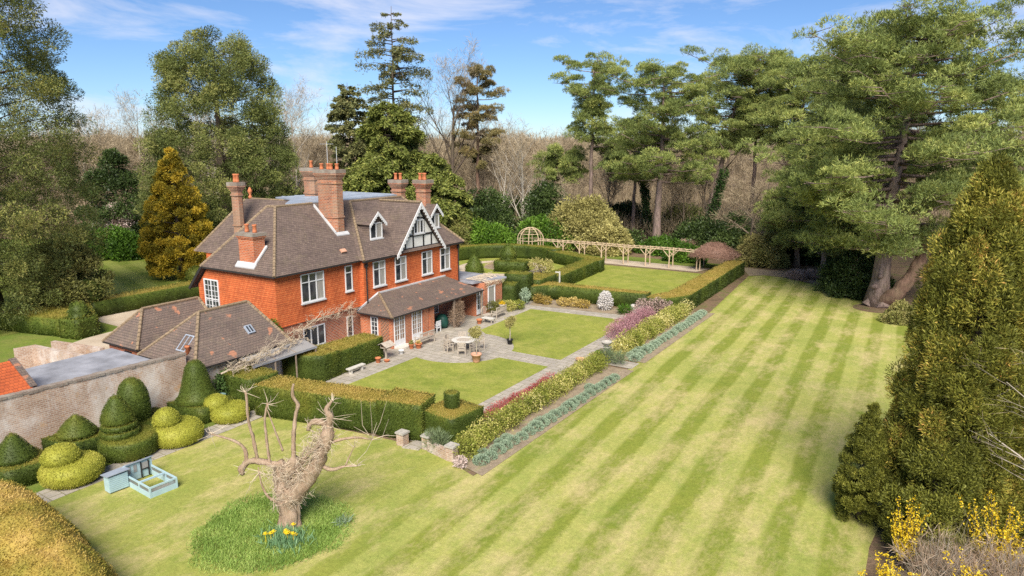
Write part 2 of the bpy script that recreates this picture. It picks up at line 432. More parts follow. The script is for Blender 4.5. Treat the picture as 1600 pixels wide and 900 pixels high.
k = NT('soil'); o = k.coord(); n = k.noise(o, 1.4, 8, 0.7); n2 = k.noise(o, 16, 4, 0.7)
c = k.ramp(n, [(0.3, (0.20, 0.155, 0.105)), (0.55, (0.33, 0.26, 0.18)), (0.72, (0.26, 0.27, 0.09))])
k.col(k.mix(1.0, c, k.ramp(n2, [(0.3, 0.65), (0.7, 1.25)]), 'MULTIPLY')); k.rough(0.95, 0.1); k.bump(n2, 0.6, 0.05); M['soil'] = k.m
k = NT('gravel'); o = k.coord(); n = k.noise(o, 0.6, 5, 0.6); n2 = k.noise(o, 30, 3, 0.7)
c = k.ramp(n, [(0.3, (0.42, 0.34, 0.25)), (0.7, (0.55, 0.46, 0.35))])
k.col(k.mix(1.0, c, k.ramp(n2, [(0.3, 0.7), (0.7, 1.2)]), 'MULTIPLY')); k.rough(0.95, 0.1); k.bump(n2, 0.5, 0.03); M['gravel'] = k.m
k = NT('paving_stone'); o = k.coord('UV'); b = k.n('ShaderNodeTexBrick'); k.l(k.map(o, (1, 1, 1), (0, 0, 0.03)), b.inputs['Vector'])
b.offset = 0.37; b.squash = 0.72; b.squash_frequency = 3; b.offset_frequency = 2
for i, v in (('Color1', (0.46, 0.41, 0.34)), ('Color2', (0.35, 0.315, 0.265)), ('Mortar', (0.24, 0.22, 0.13))): b.inputs[i].default_value = (*v, 1)
b.inputs['Scale'].default_value = 1; b.inputs['Brick Width'].default_value = 0.85; b.inputs['Row Height'].default_value = 0.58; b.inputs['Mortar Size'].default_value = 0.03; b.inputs['Mortar Smooth'].default_value = .4
n = k.noise(o, 1.2, 8, 0.7); n2 = k.noise(o, 14, 4, 0.7)
c = k.mix(k.ramp(n, [(0.42, 0.0), (0.7, 0.75)]), b.outputs['Color'], (0.29, 0.255, 0.21))
c = k.mix(k.ramp(k.noise(o, 2.6, 6, .7), [(0.60, 0.0), (0.72, 0.7)]), c, (0.58, 0.54, 0.47))
k.col(k.mix(1.0, c, k.ramp(n2, [(0.3, 0.75), (0.7, 1.2)]), 'MULTIPLY')); k.rough(0.85, 0.2); k.bump(k.math('SUBTRACT', n2, b.outputs['Fac']), 0.5, 0.03); M['paving'] = k.m

M['tilehung'] = tilemat('orange_hung_tile', (0.66, 0.165, 0.050), (0.53, 0.115, 0.036), (0.33, 0.07, 0.028), row=0.145, w=0.17, lich=(0.70, 0.27, 0.11), bands=True)
M['brick'] = brickmat('red_brick', (0.50, 0.130, 0.055), (0.29, 0.080, 0.048), (0.46, 0.34, 0.25), bw=.30, bh=.115, ms=.018, stain=(0.36, 0.20, 0.13), stain_amt=0.45)
M['brick_orange'] = brickmat('orange_brick', (0.60, 0.150, 0.050), (0.40, 0.095, 0.040), (0.52, 0.33, 0.22), bw=.30, bh=.115, ms=.018, stain=(0.42, 0.21, 0.12), stain_amt=0.4)
M['brick_chim'] = brickmat('chimney_brick', (0.50, 0.16, 0.07), (0.25, 0.09, 0.055), (0.44, 0.33, 0.24), bw=.30, bh=.115, ms=.018, stain=(0.30, 0.22, 0.15), stain_amt=0.6, hi=(0.42, 0.22, 0.11))
M['brick_old'] = brickmat('weathered_pale_brick', (0.50, 0.34, 0.24), (0.36, 0.22, 0.15), (0.52, 0.44, 0.35), bw=.26, bh=.10, ms=.016, stain=(0.60, 0.54, 0.48), stain_amt=0.92, hi=(0.46, 0.29, 0.16), dark=(0.36, 0.29, 0.22))
M['brick_cap'] = brickmat('coping_brick', (0.30, 0.22, 0.17), (0.22, 0.17, 0.13), (0.30, 0.27, 0.23), stain=(0.34, 0.32, 0.27), stain_amt=0.7)
M['roof'] = tilemat('brown_roof_tile', (0.205, 0.150, 0.120), (0.138, 0.100, 0.083), (0.060, 0.048, 0.042), moss=(0.20, 0.16, 0.10), moss_amt=0.35, lich=(0.30, 0.23, 0.16), row=.17, w=.22)
M['roof_old'] = tilemat('weathered_roof_tile', (0.21, 0.152, 0.120), (0.16, 0.122, 0.10), (0.060, 0.050, 0.045), moss=(0.21, 0.165, 0.115), moss_amt=0.5, orange=(0.42, 0.19, 0.11), lich=(0.34, 0.28, 0.21), row=.17, w=.22)
M['roof_orange'] = tilemat('orange_pantile', (0.58, 0.13, 0.04), (0.46, 0.10, 0.035), (0.2, 0.05, 0.02), row=0.2, w=0.2)
M['ridge'] = plain('ridge_tile', (0.24, 0.175, 0.11), 0.85, 0.35, 6, bump=.4)
M['lead'] = plain('grey_lead', (0.30, 0.34, 0.40), 0.45, 0.18, 1.2, spec=0.5, bump=.15)
M['leadlight'] = plain('pale_lead', (0.50, 0.50, 0.50), 0.6, 0.15, 2)
M['felt'] = plain('grey_felt', (0.26, 0.265, 0.29), 0.85, 0.3, 0.9, bump=.4)
M['white'] = plain('white_paint', (0.66, 0.66, 0.66), 0.45, 0.05, 2)
M['render'] = plain('white_render', (0.66, 0.65, 0.62), 0.8, 0.05, 2)
M['black'] = plain('black_timber', (0.025, 0.024, 0.026), 0.6, 0.3, 4)
M['gutter'] = plain('dark_gutter', (0.03, 0.027, 0.027), 0.5, 0.2, 4)
M['soffit'] = plain('dark_soffit', (0.07, 0.05, 0.042), 0.8, 0.2, 4)
M['terracotta'] = plain('terracotta', (0.50, 0.17, 0.075), 0.75, 0.25, 7, bump=.15)
M['terracotta_pale'] = plain('pale_terracotta', (0.55, 0.30, 0.20), 0.8, 0.2, 6)
M['teak'] = plain('silvered_teak', (0.42, 0.36, 0.29), 0.8, 0.25, 8, bump=.2)
M['rustic'] = plain('pale_rustic_pole', (0.50, 0.38, 0.25), 0.8, 0.25, 5, bump=.3)
M['stone'] = plain('garden_stone', (0.40, 0.37, 0.32), 0.85, 0.25, 6, bump=.4)
M['stone_pale'] = plain('pale_stone', (0.55, 0.52, 0.46), 0.85, 0.2, 6, bump=.4)
M['blue'] = plain('pale_blue_paint', (0.38, 0.52, 0.56), 0.55, 0.08, 4)
M['teal'] = plain('teal_plastic', (0.05, 0.20, 0.22), 0.4, 0.15, 4)
M['teal_pale'] = plain('pale_teal_cover', (0.30, 0.47, 0.47), 0.5, 0.12, 4)
M['bluetarp'] = plain('blue_tarpaulin', (0.10, 0.30, 0.62), 0.5, 0.25, 5, bump=.4)
M['green_cover'] = plain('dark_green_cover', (0.012, 0.06, 0.045), 0.5, 0.25, 5, bump=.3)
M['blackpot'] = plain('black_plastic', (0.02, 0.02, 0.022), 0.5, 0.2, 4)
M['galv'] = plain('galvanised_steel', (0.50, 0.52, 0.54), 0.45, 0.12, 5)
M['concrete'] = plain('concrete', (0.36, 0.33, 0.29), 0.9, 0.2, 3, bump=.3)
M['timber'] = plain('weathered_timber', (0.26, 0.20, 0.15), 0.85, 0.3, 6, bump=.3)
k = NT('window_glass'); f = k.noise(k.coord(), 1.7, 3)
k.col(k.ramp(f, [(0.35, (0.018, 0.022, 0.028)), (0.65, (0.07, 0.075, 0.08))])); k.rough(0.06, 0.6); M['glass'] = k.m
k = NT('curtained_glass'); f = k.noise(k.map(k.coord(), (6, 6, .6)), 2.5, 3)
k.col(k.ramp(f, [(0.3, (0.24, 0.22, 0.19)), (0.7, (0.42, 0.40, 0.36))])); k.rough(0.12, 0.5); M['curtain'] = k.m
k = NT('glazed_door'); f = k.noise(k.coord(), 2.2, 3)
k.col(k.ramp(f, [(0.3, (0.10, 0.06, 0.04)), (0.6, (0.30, 0.19, 0.12)), (0.8, (0.06, 0.05, 0.05))])); k.rough(0.08, 0.5); M['doorglass'] = k.m
k = NT('skylight_glass'); k.col((0.20, 0.24, 0.27)); k.rough(0.15, 0.5); M['skyglass'] = k.m
k = NT('clear_polycarbonate'); k.col((0.29, 0.28, 0.27)); k.rough(0.4, 0.4); M['poly'] = k.m
k = NT('wire_mesh'); k.col((0.25, 0.26, 0.25)); k.rough(0.5, 0.3); k.b.inputs['Alpha'].default_value = 0.45; M['wire'] = k.m

def bark(name, c1, c2, sc=2.0, st=0.9):
    k = NT(name); o = k.coord(); n = k.noise(k.map(o, (1, 1, .22)), sc * 2.2, 7, 0.7); n2 = k.noise(o, sc * .6, 4)
    c = k.ramp(n, [(0.3, c1), (0.7, c2)]); k.col(k.mix(k.ramp(n2, [(0.4, 0.0), (0.8, 0.4)]), c, (0.17, 0.16, 0.08))); k.rough(0.9, 0.15); k.bump(n, st, 0.12); return k.m
M['bark_pine'] = bark('pine_bark', (0.085, 0.06, 0.052), (0.40, 0.29, 0.25))
M['bark_dark'] = bark('dark_bark', (0.06, 0.045, 0.038), (0.17, 0.125, 0.095))
M['bark_red'] = bark('reddish_bark', (0.085, 0.05, 0.038), (0.25, 0.155, 0.11))
M['bark_gnarl'] = bark('gnarled_bark', (0.26, 0.165, 0.105), (0.52, 0.39, 0.285), 3.0)
M['bark_pale'] = bark('pale_bark', (0.30, 0.25, 0.19), (0.52, 0.46, 0.38), 2.0, 0.4)
M['bark_birch'] = bark('birch_bark', (0.42, 0.37, 0.30), (0.66, 0.61, 0.53), 2.0, 0.3)
M['bark_wood'] = bark('woodland_bark', (0.17, 0.125, 0.085), (0.34, 0.265, 0.19), 1.0, 0.4)
M['twig_wood'] = leaf('woodland_twig', [(0, (0.13, 0.102, 0.062)), (0.5, (0.245, 0.192, 0.122)), (1, (0.37, 0.305, 0.21))], trans=0.0, rough=0.9, nscale=.02, namp=.2, gain=1.35)
M['stem_pale'] = plain('pale_climber_stem', (0.50, 0.41, 0.30), 0.85, 0.2, 6)

M['yew'] = leaf('clipped_yew', [(0, (0.020, 0.032, 0.007)), (0.30, (0.058, 0.080, 0.013)), (0.52, (0.125, 0.125, 0.020)), (0.72, (0.225, 0.175, 0.038)), (1, (0.36, 0.235, 0.075))], trans=0.08, nscale=1.1, namp=.14, gain=1.38)
M['yew_gold'] = leaf('golden_clipped_yew', [(0, (0.07, 0.085, 0.013)), (0.4, (0.20, 0.19, 0.028)), (0.7, (0.42, 0.30, 0.07)), (1, (0.56, 0.38, 0.15))], trans=0.08, nscale=1.1, namp=.14)
M['box_lime'] = leaf('lime_box', [(0, (0.10, 0.11, 0.018)), (0.5, (0.26, 0.26, 0.035)), (1, (0.42, 0.36, 0.09))], trans=0.12, nscale=1.6, namp=.15, gain=1.3)
M['pine'] = leaf('pine_needle', [(0, (0.036, 0.048, 0.016)), (0.5, (0.100, 0.122, 0.034)), (1, (0.21, 0.21, 0.060))], trans=0.18, nscale=.25, namp=.15, gain=2.5)
M['cypress'] = leaf('golden_cypress', [(0, (0.050, 0.055, 0.009)), (0.5, (0.130, 0.132, 0.022)), (0.85, (0.24, 0.20, 0.035)), (1, (0.36, 0.20, 0.06))], trans=0.15, nscale=.5, namp=.2, gain=1.75)
M['conif'] = leaf('green_conifer', [(0, (0.028, 0.038, 0.012)), (0.5, (0.090, 0.104, 0.026)), (1, (0.23, 0.205, 0.060))], trans=0.15, nscale=.2, namp=.2, gain=1.8)
M['conif2'] = leaf('grey_conifer', [(0, (0.036, 0.046, 0.014)), (0.5, (0.098, 0.116, 0.031)), (1, (0.21, 0.20, 0.062))], trans=0.15, nscale=.2, namp=.2, gain=1.75)
M['golden'] = leaf('gold_conifer', [(0, (0.075, 0.066, 0.008)), (0.5, (0.26, 0.195, 0.018)), (1, (0.46, 0.32, 0.035))], trans=0.2, nscale=.6, namp=.25, gain=1.6)
M['fir'] = leaf('fir_needle', [(0, (0.032, 0.040, 0.018)), (0.5, (0.100, 0.105, 0.040)), (1, (0.20, 0.17, 0.07))], trans=0.1, nscale=.2, namp=.15, gain=2.1)
M['cedar'] = leaf('cedar_needle', [(0, (0.042, 0.058, 0.013)), (0.5, (0.125, 0.145, 0.033)), (1, (0.25, 0.245, 0.06))], trans=0.15, nscale=.2, namp=.15, gain=1.65)
M['brownpine'] = leaf('browning_pine', [(0, (0.055, 0.050, 0.020)), (0.5, (0.135, 0.115, 0.045)), (1, (0.25, 0.18, 0.08))], trans=0.15, nscale=.3, namp=.2, gain=1.9)
M['dark_ever'] = leaf('dark_evergreen', [(0, (0.010, 0.018, 0.006)), (0.5, (0.030, 0.048, 0.013)), (1, (0.075, 0.105, 0.03))], trans=0.1, rough=.4, nscale=.4, namp=.15, gain=1.6)
M['laurel'] = leaf('bright_laurel', [(0, (0.030, 0.065, 0.010)), (0.5, (0.085, 0.165, 0.018)), (1, (0.17, 0.27, 0.035))], trans=0.2, rough=.4, nscale=.4, namp=.15, gain=1.3)
M['holm'] = leaf('pale_evergreen', [(0, (0.12, 0.11, 0.035)), (0.5, (0.25, 0.225, 0.075)), (1, (0.36, 0.32, 0.12))], trans=0.15, nscale=.3, namp=.15, gain=1.4)
M['olive'] = leaf('dull_green_shrub', [(0, (0.07, 0.075, 0.02)), (0.5, (0.16, 0.16, 0.045)), (1, (0.28, 0.24, 0.09))], trans=0.15, nscale=.5, namp=.15, gain=1.4)
M['varieg'] = leaf('variegated_leaf', [(0, (0.10, 0.12, 0.018)), (0.45, (0.25, 0.27, 0.045)), (0.75, (0.50, 0.44, 0.14)), (1, (0.66, 0.60, 0.30))], trans=0.2, nscale=.5, namp=.16, gain=1.15)
M['lavender'] = leaf('silver_green_foliage', [(0, (0.11, 0.15, 0.095)), (0.5, (0.205, 0.265, 0.18)), (1, (0.32, 0.38, 0.27))], trans=0.1, nscale=2, namp=.1, gain=1.5)
M['heather_red'] = leaf('red_heather', [(0, (0.20, 0.045, 0.040)), (0.5, (0.36, 0.085, 0.080)), (1, (0.46, 0.16, 0.13))], trans=0.1, nscale=1, namp=.15)
M['heather_pink'] = leaf('mauve_heather', [(0, (0.20, 0.085, 0.10)), (0.5, (0.37, 0.18, 0.20)), (1, (0.48, 0.29, 0.30))], trans=0.1, nscale=1, namp=.15)
M['golden_shrub'] = leaf('straw_gold_shrub', [(0, (0.22, 0.15, 0.035)), (0.5, (0.46, 0.33, 0.085)), (1, (0.62, 0.49, 0.20))], trans=0.15, nscale=1, namp=.15)
M['white_flower'] = leaf('white_blossom', [(0, (0.30, 0.28, 0.20)), (0.4, (0.60, 0.56, 0.52)), (1, (0.82, 0.79, 0.77))], trans=0.15, nscale=1, namp=.1)
M['greypink'] = leaf('faded_pink_heads', [(0, (0.27, 0.18, 0.14)), (0.5, (0.46, 0.34, 0.29)), (1, (0.64, 0.54, 0.50))], trans=0.1, nscale=1, namp=.15)
M['twig_brown'] = leaf('brown_twigs', [(0, (0.16, 0.10, 0.065)), (0.5, (0.32, 0.225, 0.15)), (1, (0.48, 0.38, 0.28))], trans=0.0, nscale=1, namp=.15)
M['brush'] = leaf('brushwood', [(0, (0.16, 0.085, 0.06)), (0.5, (0.30, 0.175, 0.125)), (1, (0.42, 0.28, 0.21))], trans=0.0, nscale=1, namp=.12)
M['forsythia'] = leaf('forsythia_flower', [(0, (0.55, 0.36, 0.01)), (0.5, (0.80, 0.56, 0.02)), (1, (0.86, 0.70, 0.08))], trans=0.2, nscale=1, namp=.15)
M['longgrass'] = leaf('long_grass', [(0, (0.07, 0.12, 0.022)), (0.5, (0.145, 0.22, 0.045)), (1, (0.28, 0.33, 0.10))], trans=0.25, nscale=.7, namp=.2, gain=1.75)
M['daff_leaf'] = leaf('daffodil_leaf', [(0, (0.07, 0.15, 0.06)), (1, (0.20, 0.32, 0.17))], trans=0.2, gain=1.4)
M['ivy'] = leaf('ivy_leaf', [(0, (0.012, 0.026, 0.008)), (0.5, (0.035, 0.068, 0.017)), (1, (0.09, 0.14, 0.04))], trans=0.1, rough=.4, nscale=1, gain=1.5)
M['rosemary'] = leaf('rosemary_leaf', [(0, (0.08, 0.12, 0.05)), (1, (0.22, 0.27, 0.14))], trans=0.1, nscale=2)
# ---------------------------------------------------------------- ground, lawns, paving (x: out from the house front, y: along it)
def ground_sheet(name, pts, z, mat):
    return structure(MB().sheet(pts, z).build(name, mat))

def arc(cx, cy, r, a0, a1, n=14, ry=None):
    return [(cx + r * math.cos(R(a0 + (a1 - a0) * i / n)), cy + (ry or r) * math.sin(R(a0 + (a1 - a0) * i / n))) for i in range(n + 1)]

ground_sheet('ground', [(-1800, -400), (400, -400), (1000, 2500), (-1800, 2500)], -0.02, M['litter'])
ground_sheet('rough_grass', [(-110, -60), (-9, -60), (-9, 29), (-26, 46), (-60, 40), (-110, 10)], -0.012, M['lawn_rough'])
ground_sheet('left_lawn', [(-66, -30), (-25.6, -30), (-25.2, 14), (-33, 19), (-40, 24), (-52, 31), (-60, 31), (-66, 22)], -0.006, M['lawn_left'])
ground_sheet('gravel_drive', [(-25.2, 0.3), (-25.0, 16), (-8, 16), (-8, -7.3), (-16.1, -10.6), (-19.0, -3.0), (-19.4, 0.2)], -0.002, M['gravel'])
ground_sheet('courtyard', [(-16.0, -18), (0.6, -18), (0.6, -7.6), (-8.0, -7.2), (-16.0, -9.8)], 0.0, M['concrete'])
lawn_edge = [(20.4, -6.2), (20.4, 31), (19.0, 51.5), (20.4, 52.9), (23, 52.6), (26, 50.4), (29, 47.4), (31.5, 44.2), (33.2, 40.5), (36.2, 37.5), (37.2, 30), (37.4, 14), (37.2, 4), (36.5, -3),
             (36.6, -8), (37, -32), (3, -32), (3, -18.2), (6.0, -18), (6.3, -6.4), (12, -5.4), (17, -4.9), (19.3, -5.8)]
ground_sheet('striped_lawn', lawn_edge, 0.0, M['lawn'])
ground_sheet('wall_bed', [(0.8, -20), (5.05, -19), (5.05, -6.2), (1.8, -4), (1.2, -8)], 0.004, M['lawn_rough'])
ground_sheet('garden_path', [(5.0, -19.0), (6.35, -18.6), (6.25, -6.3), (5.9, -2.0), (4.6, -2.0), (5.0, -6.6)], 0.008, M['paving'])
ground_sheet('terrace', [(-0.5, -4.6), (16.9, -4.7), (16.9, 25.6), (8, 27.6), (-0.5, 27.6)], 0.012, M['paving'])
pc = (7.6, 10.5)
l1 = [(6.45, -3.5), (15.45, -3.2), (15.55, 9.75)] + [(11.55, 9.75)] + arc(pc[0], pc[1], 4.0, -11, -107, 12)
ground_sheet('terrace_lawn', l1, 0.018, M['lawn_fine'])
l2 = [(15.55, 11.55), (15.5, 24.7), (5.9, 23.9), (6.1, 15.3)] + arc(pc[0], pc[1], 4.0, 96, 15, 12)
ground_sheet('far_terrace_lawn', l2, 0.018, M['lawn_fine'])
ground_sheet('border_soil', [(16.6, -4.9), (20.75, -6.0), (20.9, 12.0), (16.75, 12.0)], 0.020, M['soil'])
ground_sheet('far_border_soil', [(16.75, 14.0), (20.9, 14.0), (20.9, 31.2), (15.5, 29.4), (14.8, 27.0), (16.75, 25.0)], 0.020, M['soil'])
ground_sheet('cross_path', [(16.8, 12.3), (20.6, 12.3), (20.6, 13.7), (16.8, 13.7)], 0.016, M['paving'])
ground_sheet('shrub_bed', [(5.0, 25.2), (15.0, 26.3), (15.6, 28.6), (4.0, 28.0)], 0.020, M['soil'])
ground_sheet('back_lawn', [(-16, 28.5), (17.5, 29.5), (17.2, 50.2), (-4, 49.6), (-10, 50.0), (-17, 44)], 0.006, M['lawn_fine'])
ground_sheet('circle_path', arc(-8.3, 41.0, 5.6, 0, 360, 28)[:-1], 0.012, M['gravel'])
ground_sheet('circle_grass', arc(-8.3, 41.0, 4.1, 0, 360, 28)[:-1], 0.018, M['lawn_fine'])
ground_sheet('circle_bed', arc(-8.6, 41.6, 2.3, 0, 360, 20)[:-1], 0.024, M['soil'])
ground_sheet('pergola_path', [(-10, 50.6), (13, 50.9), (14, 54.2), (-10, 54.4)], 0.010, M['gravel'])
ground_sheet('grass_strip', [(-9, 54.4), (14, 54.2), (14, 58.0), (-9, 57.2)], 0.004, M['lawn_rough'])
ground_sheet('bark_path', [(19.0, 51.7), (20.4, 53.1), (23.2, 52.8), (26.4, 50.6), (29.2, 47.6), (31.4, 45.0), (33.5, 47), (29, 52.5), (24, 57), (17, 57)], -0.004, M['soil'])
ground_sheet('tree_circle', arc(16.2, -14.1, 2.75, 0, 360, 30)[:-1], 0.010, M['lawn_rough'])
ground_sheet('pine_base_soil', arc(33.0, 41.0, 1.9, 0, 360, 18)[:-1], 0.010, M['litter'])
ground_sheet('right_border_soil', [(37.0, -20), (50, -20), (50, 34), (38.4, 30), (37.6, 14), (37.6, 4), (37.2, -3)], 0.006, M['soil'])
# ---------------------------------------------------------------- the house
house = thing('brick_house', 'large orange tile-hung brick house with brown tiled roofs and tall brick chimneys', 'house', (0, 10, 0))

# lower brick walls and upper tile-hung walls (upper ones stand 5 cm proud)
W = MB()
W.prism([(0, 0), (0, 7.9), (0.45, 7.9), (0.45, 20), (-13, 20), (-13, 8), (-8.3, 8), (-8.3, 0)], 0.0, 2.80)
W.build('wall', M['brick'], house)
W = MB()
W.prism([(0.05, -0.05), (0.05, 7.85), (0.5, 7.85), (0.5, 20.05), (-13.05, 20.05), (-13.05, 4.0), (-7.2, 4.0), (-7.2, -0.05)], 2.80, 6.42)
W.hexa([(-8.35, -0.05, 2.80), (-7.2, -0.05, 2.80), (-7.2, 3.99, 2.80), (-8.35, 3.99, 2.80), (-8.35, -0.05, 4.95), (-7.2, -0.05, 6.20), (-7.2, 3.99, 6.20), (-8.35, 3.99, 4.95)])
W.build('tile_hung_wall', M['tilehung'], house)
# drip course under the hung tiles
W = MB(); W.box(0.0, 0.10, -0.1, 7.80, 2.74, 2.80); W.box(-8.4, 0.0, -0.10, 0.0, 2.74, 2.80); W.box(0.45, 0.55, 7.8, 20.1, 2.74, 2.80)
W.build('tile_course', M['tilehung'], house)

# roofs: each is a solid; they run into one another
EZ = 6.40
def roof(name, mb, mat='roof', ridges=()):
    o = mb.build(name, M[mat], house)
    if ridges:
        for a, b in ridges:
            t = MB()
            a = Vector(a); b = Vector(b); n = max(2, int((b - a).length / 0.32)); 
            for i in range(n):
                p = a + (b - a) * (i / n); q = a + (b - a) * ((i + .93) / n)
                t.tube([p, q], [0.115, 0.10], 7)
            t.build('ridge_tiles', M['ridge'], o, smooth=False)
    return o
apexA = (-4.15, 3.85, 10.5); apexB = (-5.0, 3.85, 10.5)
A = MB()
A.hexa([(-7.45, -0.38, EZ), (0.42, -0.38, EZ), (0.42, 12, EZ), (-7.45, 12, EZ), (-5.0, 3.85, 10.5), (-4.15, 3.85, 10.5), (-4.15, 12, 10.5), (-5.0, 12, 10.5)])
roof('roof', A, 'roof', [((0.42, -0.38, EZ), apexA), (apexA, (-4.15, 7.4, 10.5)), ((-7.45, -0.38, EZ), apexB), (apexA, apexB)])
A = MB(); A.slab([(-7.30, -0.38, 6.52), (-7.30, 8, 6.52), (-9.0, 8, 4.72), (-9.0, -0.38, 4.72)], 0.14)
roof('catslide_roof', A)
A = MB(); A.hexa([(-13.4, 7.55, EZ), (0.9, 7.55, EZ), (0.9, 20.4, EZ), (-13.4, 20.4, EZ), (-11.0, 10.9, 10.45), (-3.6, 10.9, 10.45), (-3.6, 17.2, 10.45), (-11.0, 17.2, 10.45)])
roof('main_roof', A, 'roof', [((0.9, 7.55, EZ), (-3.6, 10.9, 10.45)), ((0.9, 20.4, EZ), (-3.6, 17.2, 10.45)), ((-3.6, 10.9, 10.45), (-3.6, 17.2, 10.45))])
A = MB(); A.hexa([(-14.4, 3.9, EZ), (-6.0, 3.9, EZ), (-6.0, 12.0, EZ), (-14.4, 12.0, EZ), (-12.3, 7.6, 10.5), (-6.0, 7.6, 10.5), (-6.0, 8.4, 10.5), (-12.3, 8.4, 10.5)])
roof('rear_roof', A, 'roof', [((-12.3, 8.0, 10.5), (-8.0, 8.0, 10.5)), ((-14.4, 3.9, EZ), (-12.3, 7.6, 10.5))])
F_ = MB(); F_.lathe([(0.16, 0), (0.16, .2), (0.07, .3), (0.16, .5), (0.2, .65), (.05, .95)], (-12.2, 8.0, 10.5), 10); F_.build('finial', M['terracotta'], house, True)
A = MB(); A.prism([(-4.3, 5.6), (-4.3, 18.0), (-11.0, 18.0), (-11.0, 9.6), (-8.2, 8.9), (-5.1, 5.6)], 10.46, 10.58); A.build('flat_roof', M['lead'], house)
L = MB()
for i in range(1, 7): L.tube([(-10.9, 8.8 + i * 1.4, 10.60), (-4.35, 8.8 + i * 1.4, 10.60)], .035, 5)
L.build('lead_roll', M['lead'], house)
# eaves boards and gutters
for a, b in [((0.36, -0.42, 6.34), (0.36, 7.6, 6.34)), ((-7.4, -0.32, 6.34), (0.42, -0.32, 6.34)), ((0.84, 7.5, 6.30), (0.84, 11.2, 6.30)), ((0.84, 17.5, 6.30), (0.84, 20.4, 6.30)), ((-7.35, -0.36, 6.38), (-9.0, -0.36, 4.62)), ((-13.2, 20.34, 6.3), (0.9, 20.34, 6.3))]:
    G_ = MB(); G_.beam(a, b, 0.12, 0.13 if a[0] != -7.35 else .2); G_.build('gutter', M['gutter'], house)
S_ = MB(); S_.box(0.06, 0.32, -0.3, 7.5, 6.34, 6.42); S_.box(-7.2, 0.05, -0.30, -0.06, 6.345, 6.42); S_.box(0.51, 0.80, 7.6, 20.3, 6.345, 6.42); S_.build('soffit', M['soffit'], house)
for (x, y, z0, z1, px) in [(0.62, 8.05, 0.2, 6.25, .055), (0.60, 19.9, 0.1, 6.25, .055), (0.13, 0.12, 2.9, 6.2, .03)][:2]:
    D = MB(); D.tube([(x, y, z0), (x, y, z1 - .25), (x + .15, y, z1)], px, 8); D.box(x - .09, x + .09, y - .11, y + .11, z1 - .45, z1 - .2)
    D.build('drainpipe', M['gutter'], house)

# windows ------------------------------------------------------------
def window(par, o, u, n, w, h, cols=2, transom=0.68, bars=None, frame=0.075, light=(), sill=True, name='window', glass='glass', door=False, depth=0.07):
    """o: lower left corner on the wall, u: along, n: out of the wall"""
    o = Vector(o); u = Vector(u); n = Vector(n); z = Vector((0, 0, 1))
    def bar(a0, a1, b0, b1, d0, d1, mb):
        P = []
        for d in (d0, d1):
            for a, b in ((a0, b0), (a1, b0), (a1, b1), (a0, b1)): P.append(o + u * a + z * b + n * d)
        mb.hexa([P[0], P[1], P[5], P[4], P[3], P[2], P[6], P[7]])
    f = MB()
    bar(0, frame, 0, h, .002, depth, f); bar(w - frame, w, 0, h, .002, depth, f)
    bar(frame, w - frame, h - frame, h, .002, depth, f); bar(frame, w - frame, 0, frame * 1.1, .002, depth, f)
    iw = w - 2 * frame
    for c in range(1, cols): x = frame + iw * c / cols; bar(x - .04, x + .04, frame, h - frame, .004, depth - .003, f)
    if transom: bar(frame, w - frame, h * transom - .035, h * transom + .035, .006, depth - .006, f)
    if bars:
        nx, nz_ = bars
        for c in range(cols):
            a = frame + iw * c / cols; b = frame + iw * (c + 1) / cols
            for i in range(1, nx): x = a + (b - a) * i / nx; bar(x - .014, x + .014, frame, h - frame, .02, depth - .02, f)
        z0 = h * .22 if door else frame
        for i in range(1, nz_): zz = z0 + (h - frame - z0) * i / nz_; bar(frame, w - frame, zz - .014, zz + .014, .021, depth - .022, f)
        if door: bar(frame, w - frame, frame, h * .20, .01, depth - .012, f)
    fo = f.build(name, M['white'], par)
    sub = fo if par is house else par
    for c in range(cols):
        a = frame + iw * c / cols; b = frame + iw * (c + 1) / cols
        p = MB(); bar(a + .01, b - .01, frame * .5, h - frame * .6, .004, .018, p)
        p.build('pane', M['curtain'] if c in light else M[glass], sub)
    if sill:
        s = MB(); bar(-.06, w + .06, -.09, -.002, .003, depth + .09, s); s.build('sill', M['leadlight'], sub)
    return fo
Xn, Yn = (0, 1, 0), (1, 0, 0)
window(house, (0.05, 2.1, 4.07), Xn, Yn, 2.14, 2.05, 3, 0.70, light=(2,), name='window')
window(house, (0.05, 6.33, 4.17), Xn, Yn, 0.73, 1.94, 1, 0.72)
for y, li in ((8.86, (1,)), (11.4, (1,)), (14.79, (1,)), (17.32, (1,))):
    window(house, (0.5, y, 4.12), Xn, Yn, 1.38, 1.98, 2, 0.68, light=li)
window(house, (0.0, 2.1, 0.72), Xn, Yn, 2.02, 1.52, 3, 0.0, light=())
window(house, (0.0, 6.33, 0.60), Xn, Yn, 0.62, 1.62, 1, 0.0)
window(house, (-7.62, -0.05, 3.05), (1, 0, 0), (0, -1, 0), 1.62, 2.42, 2, 0.40, bars=(2, 6), frame=.09, light=())
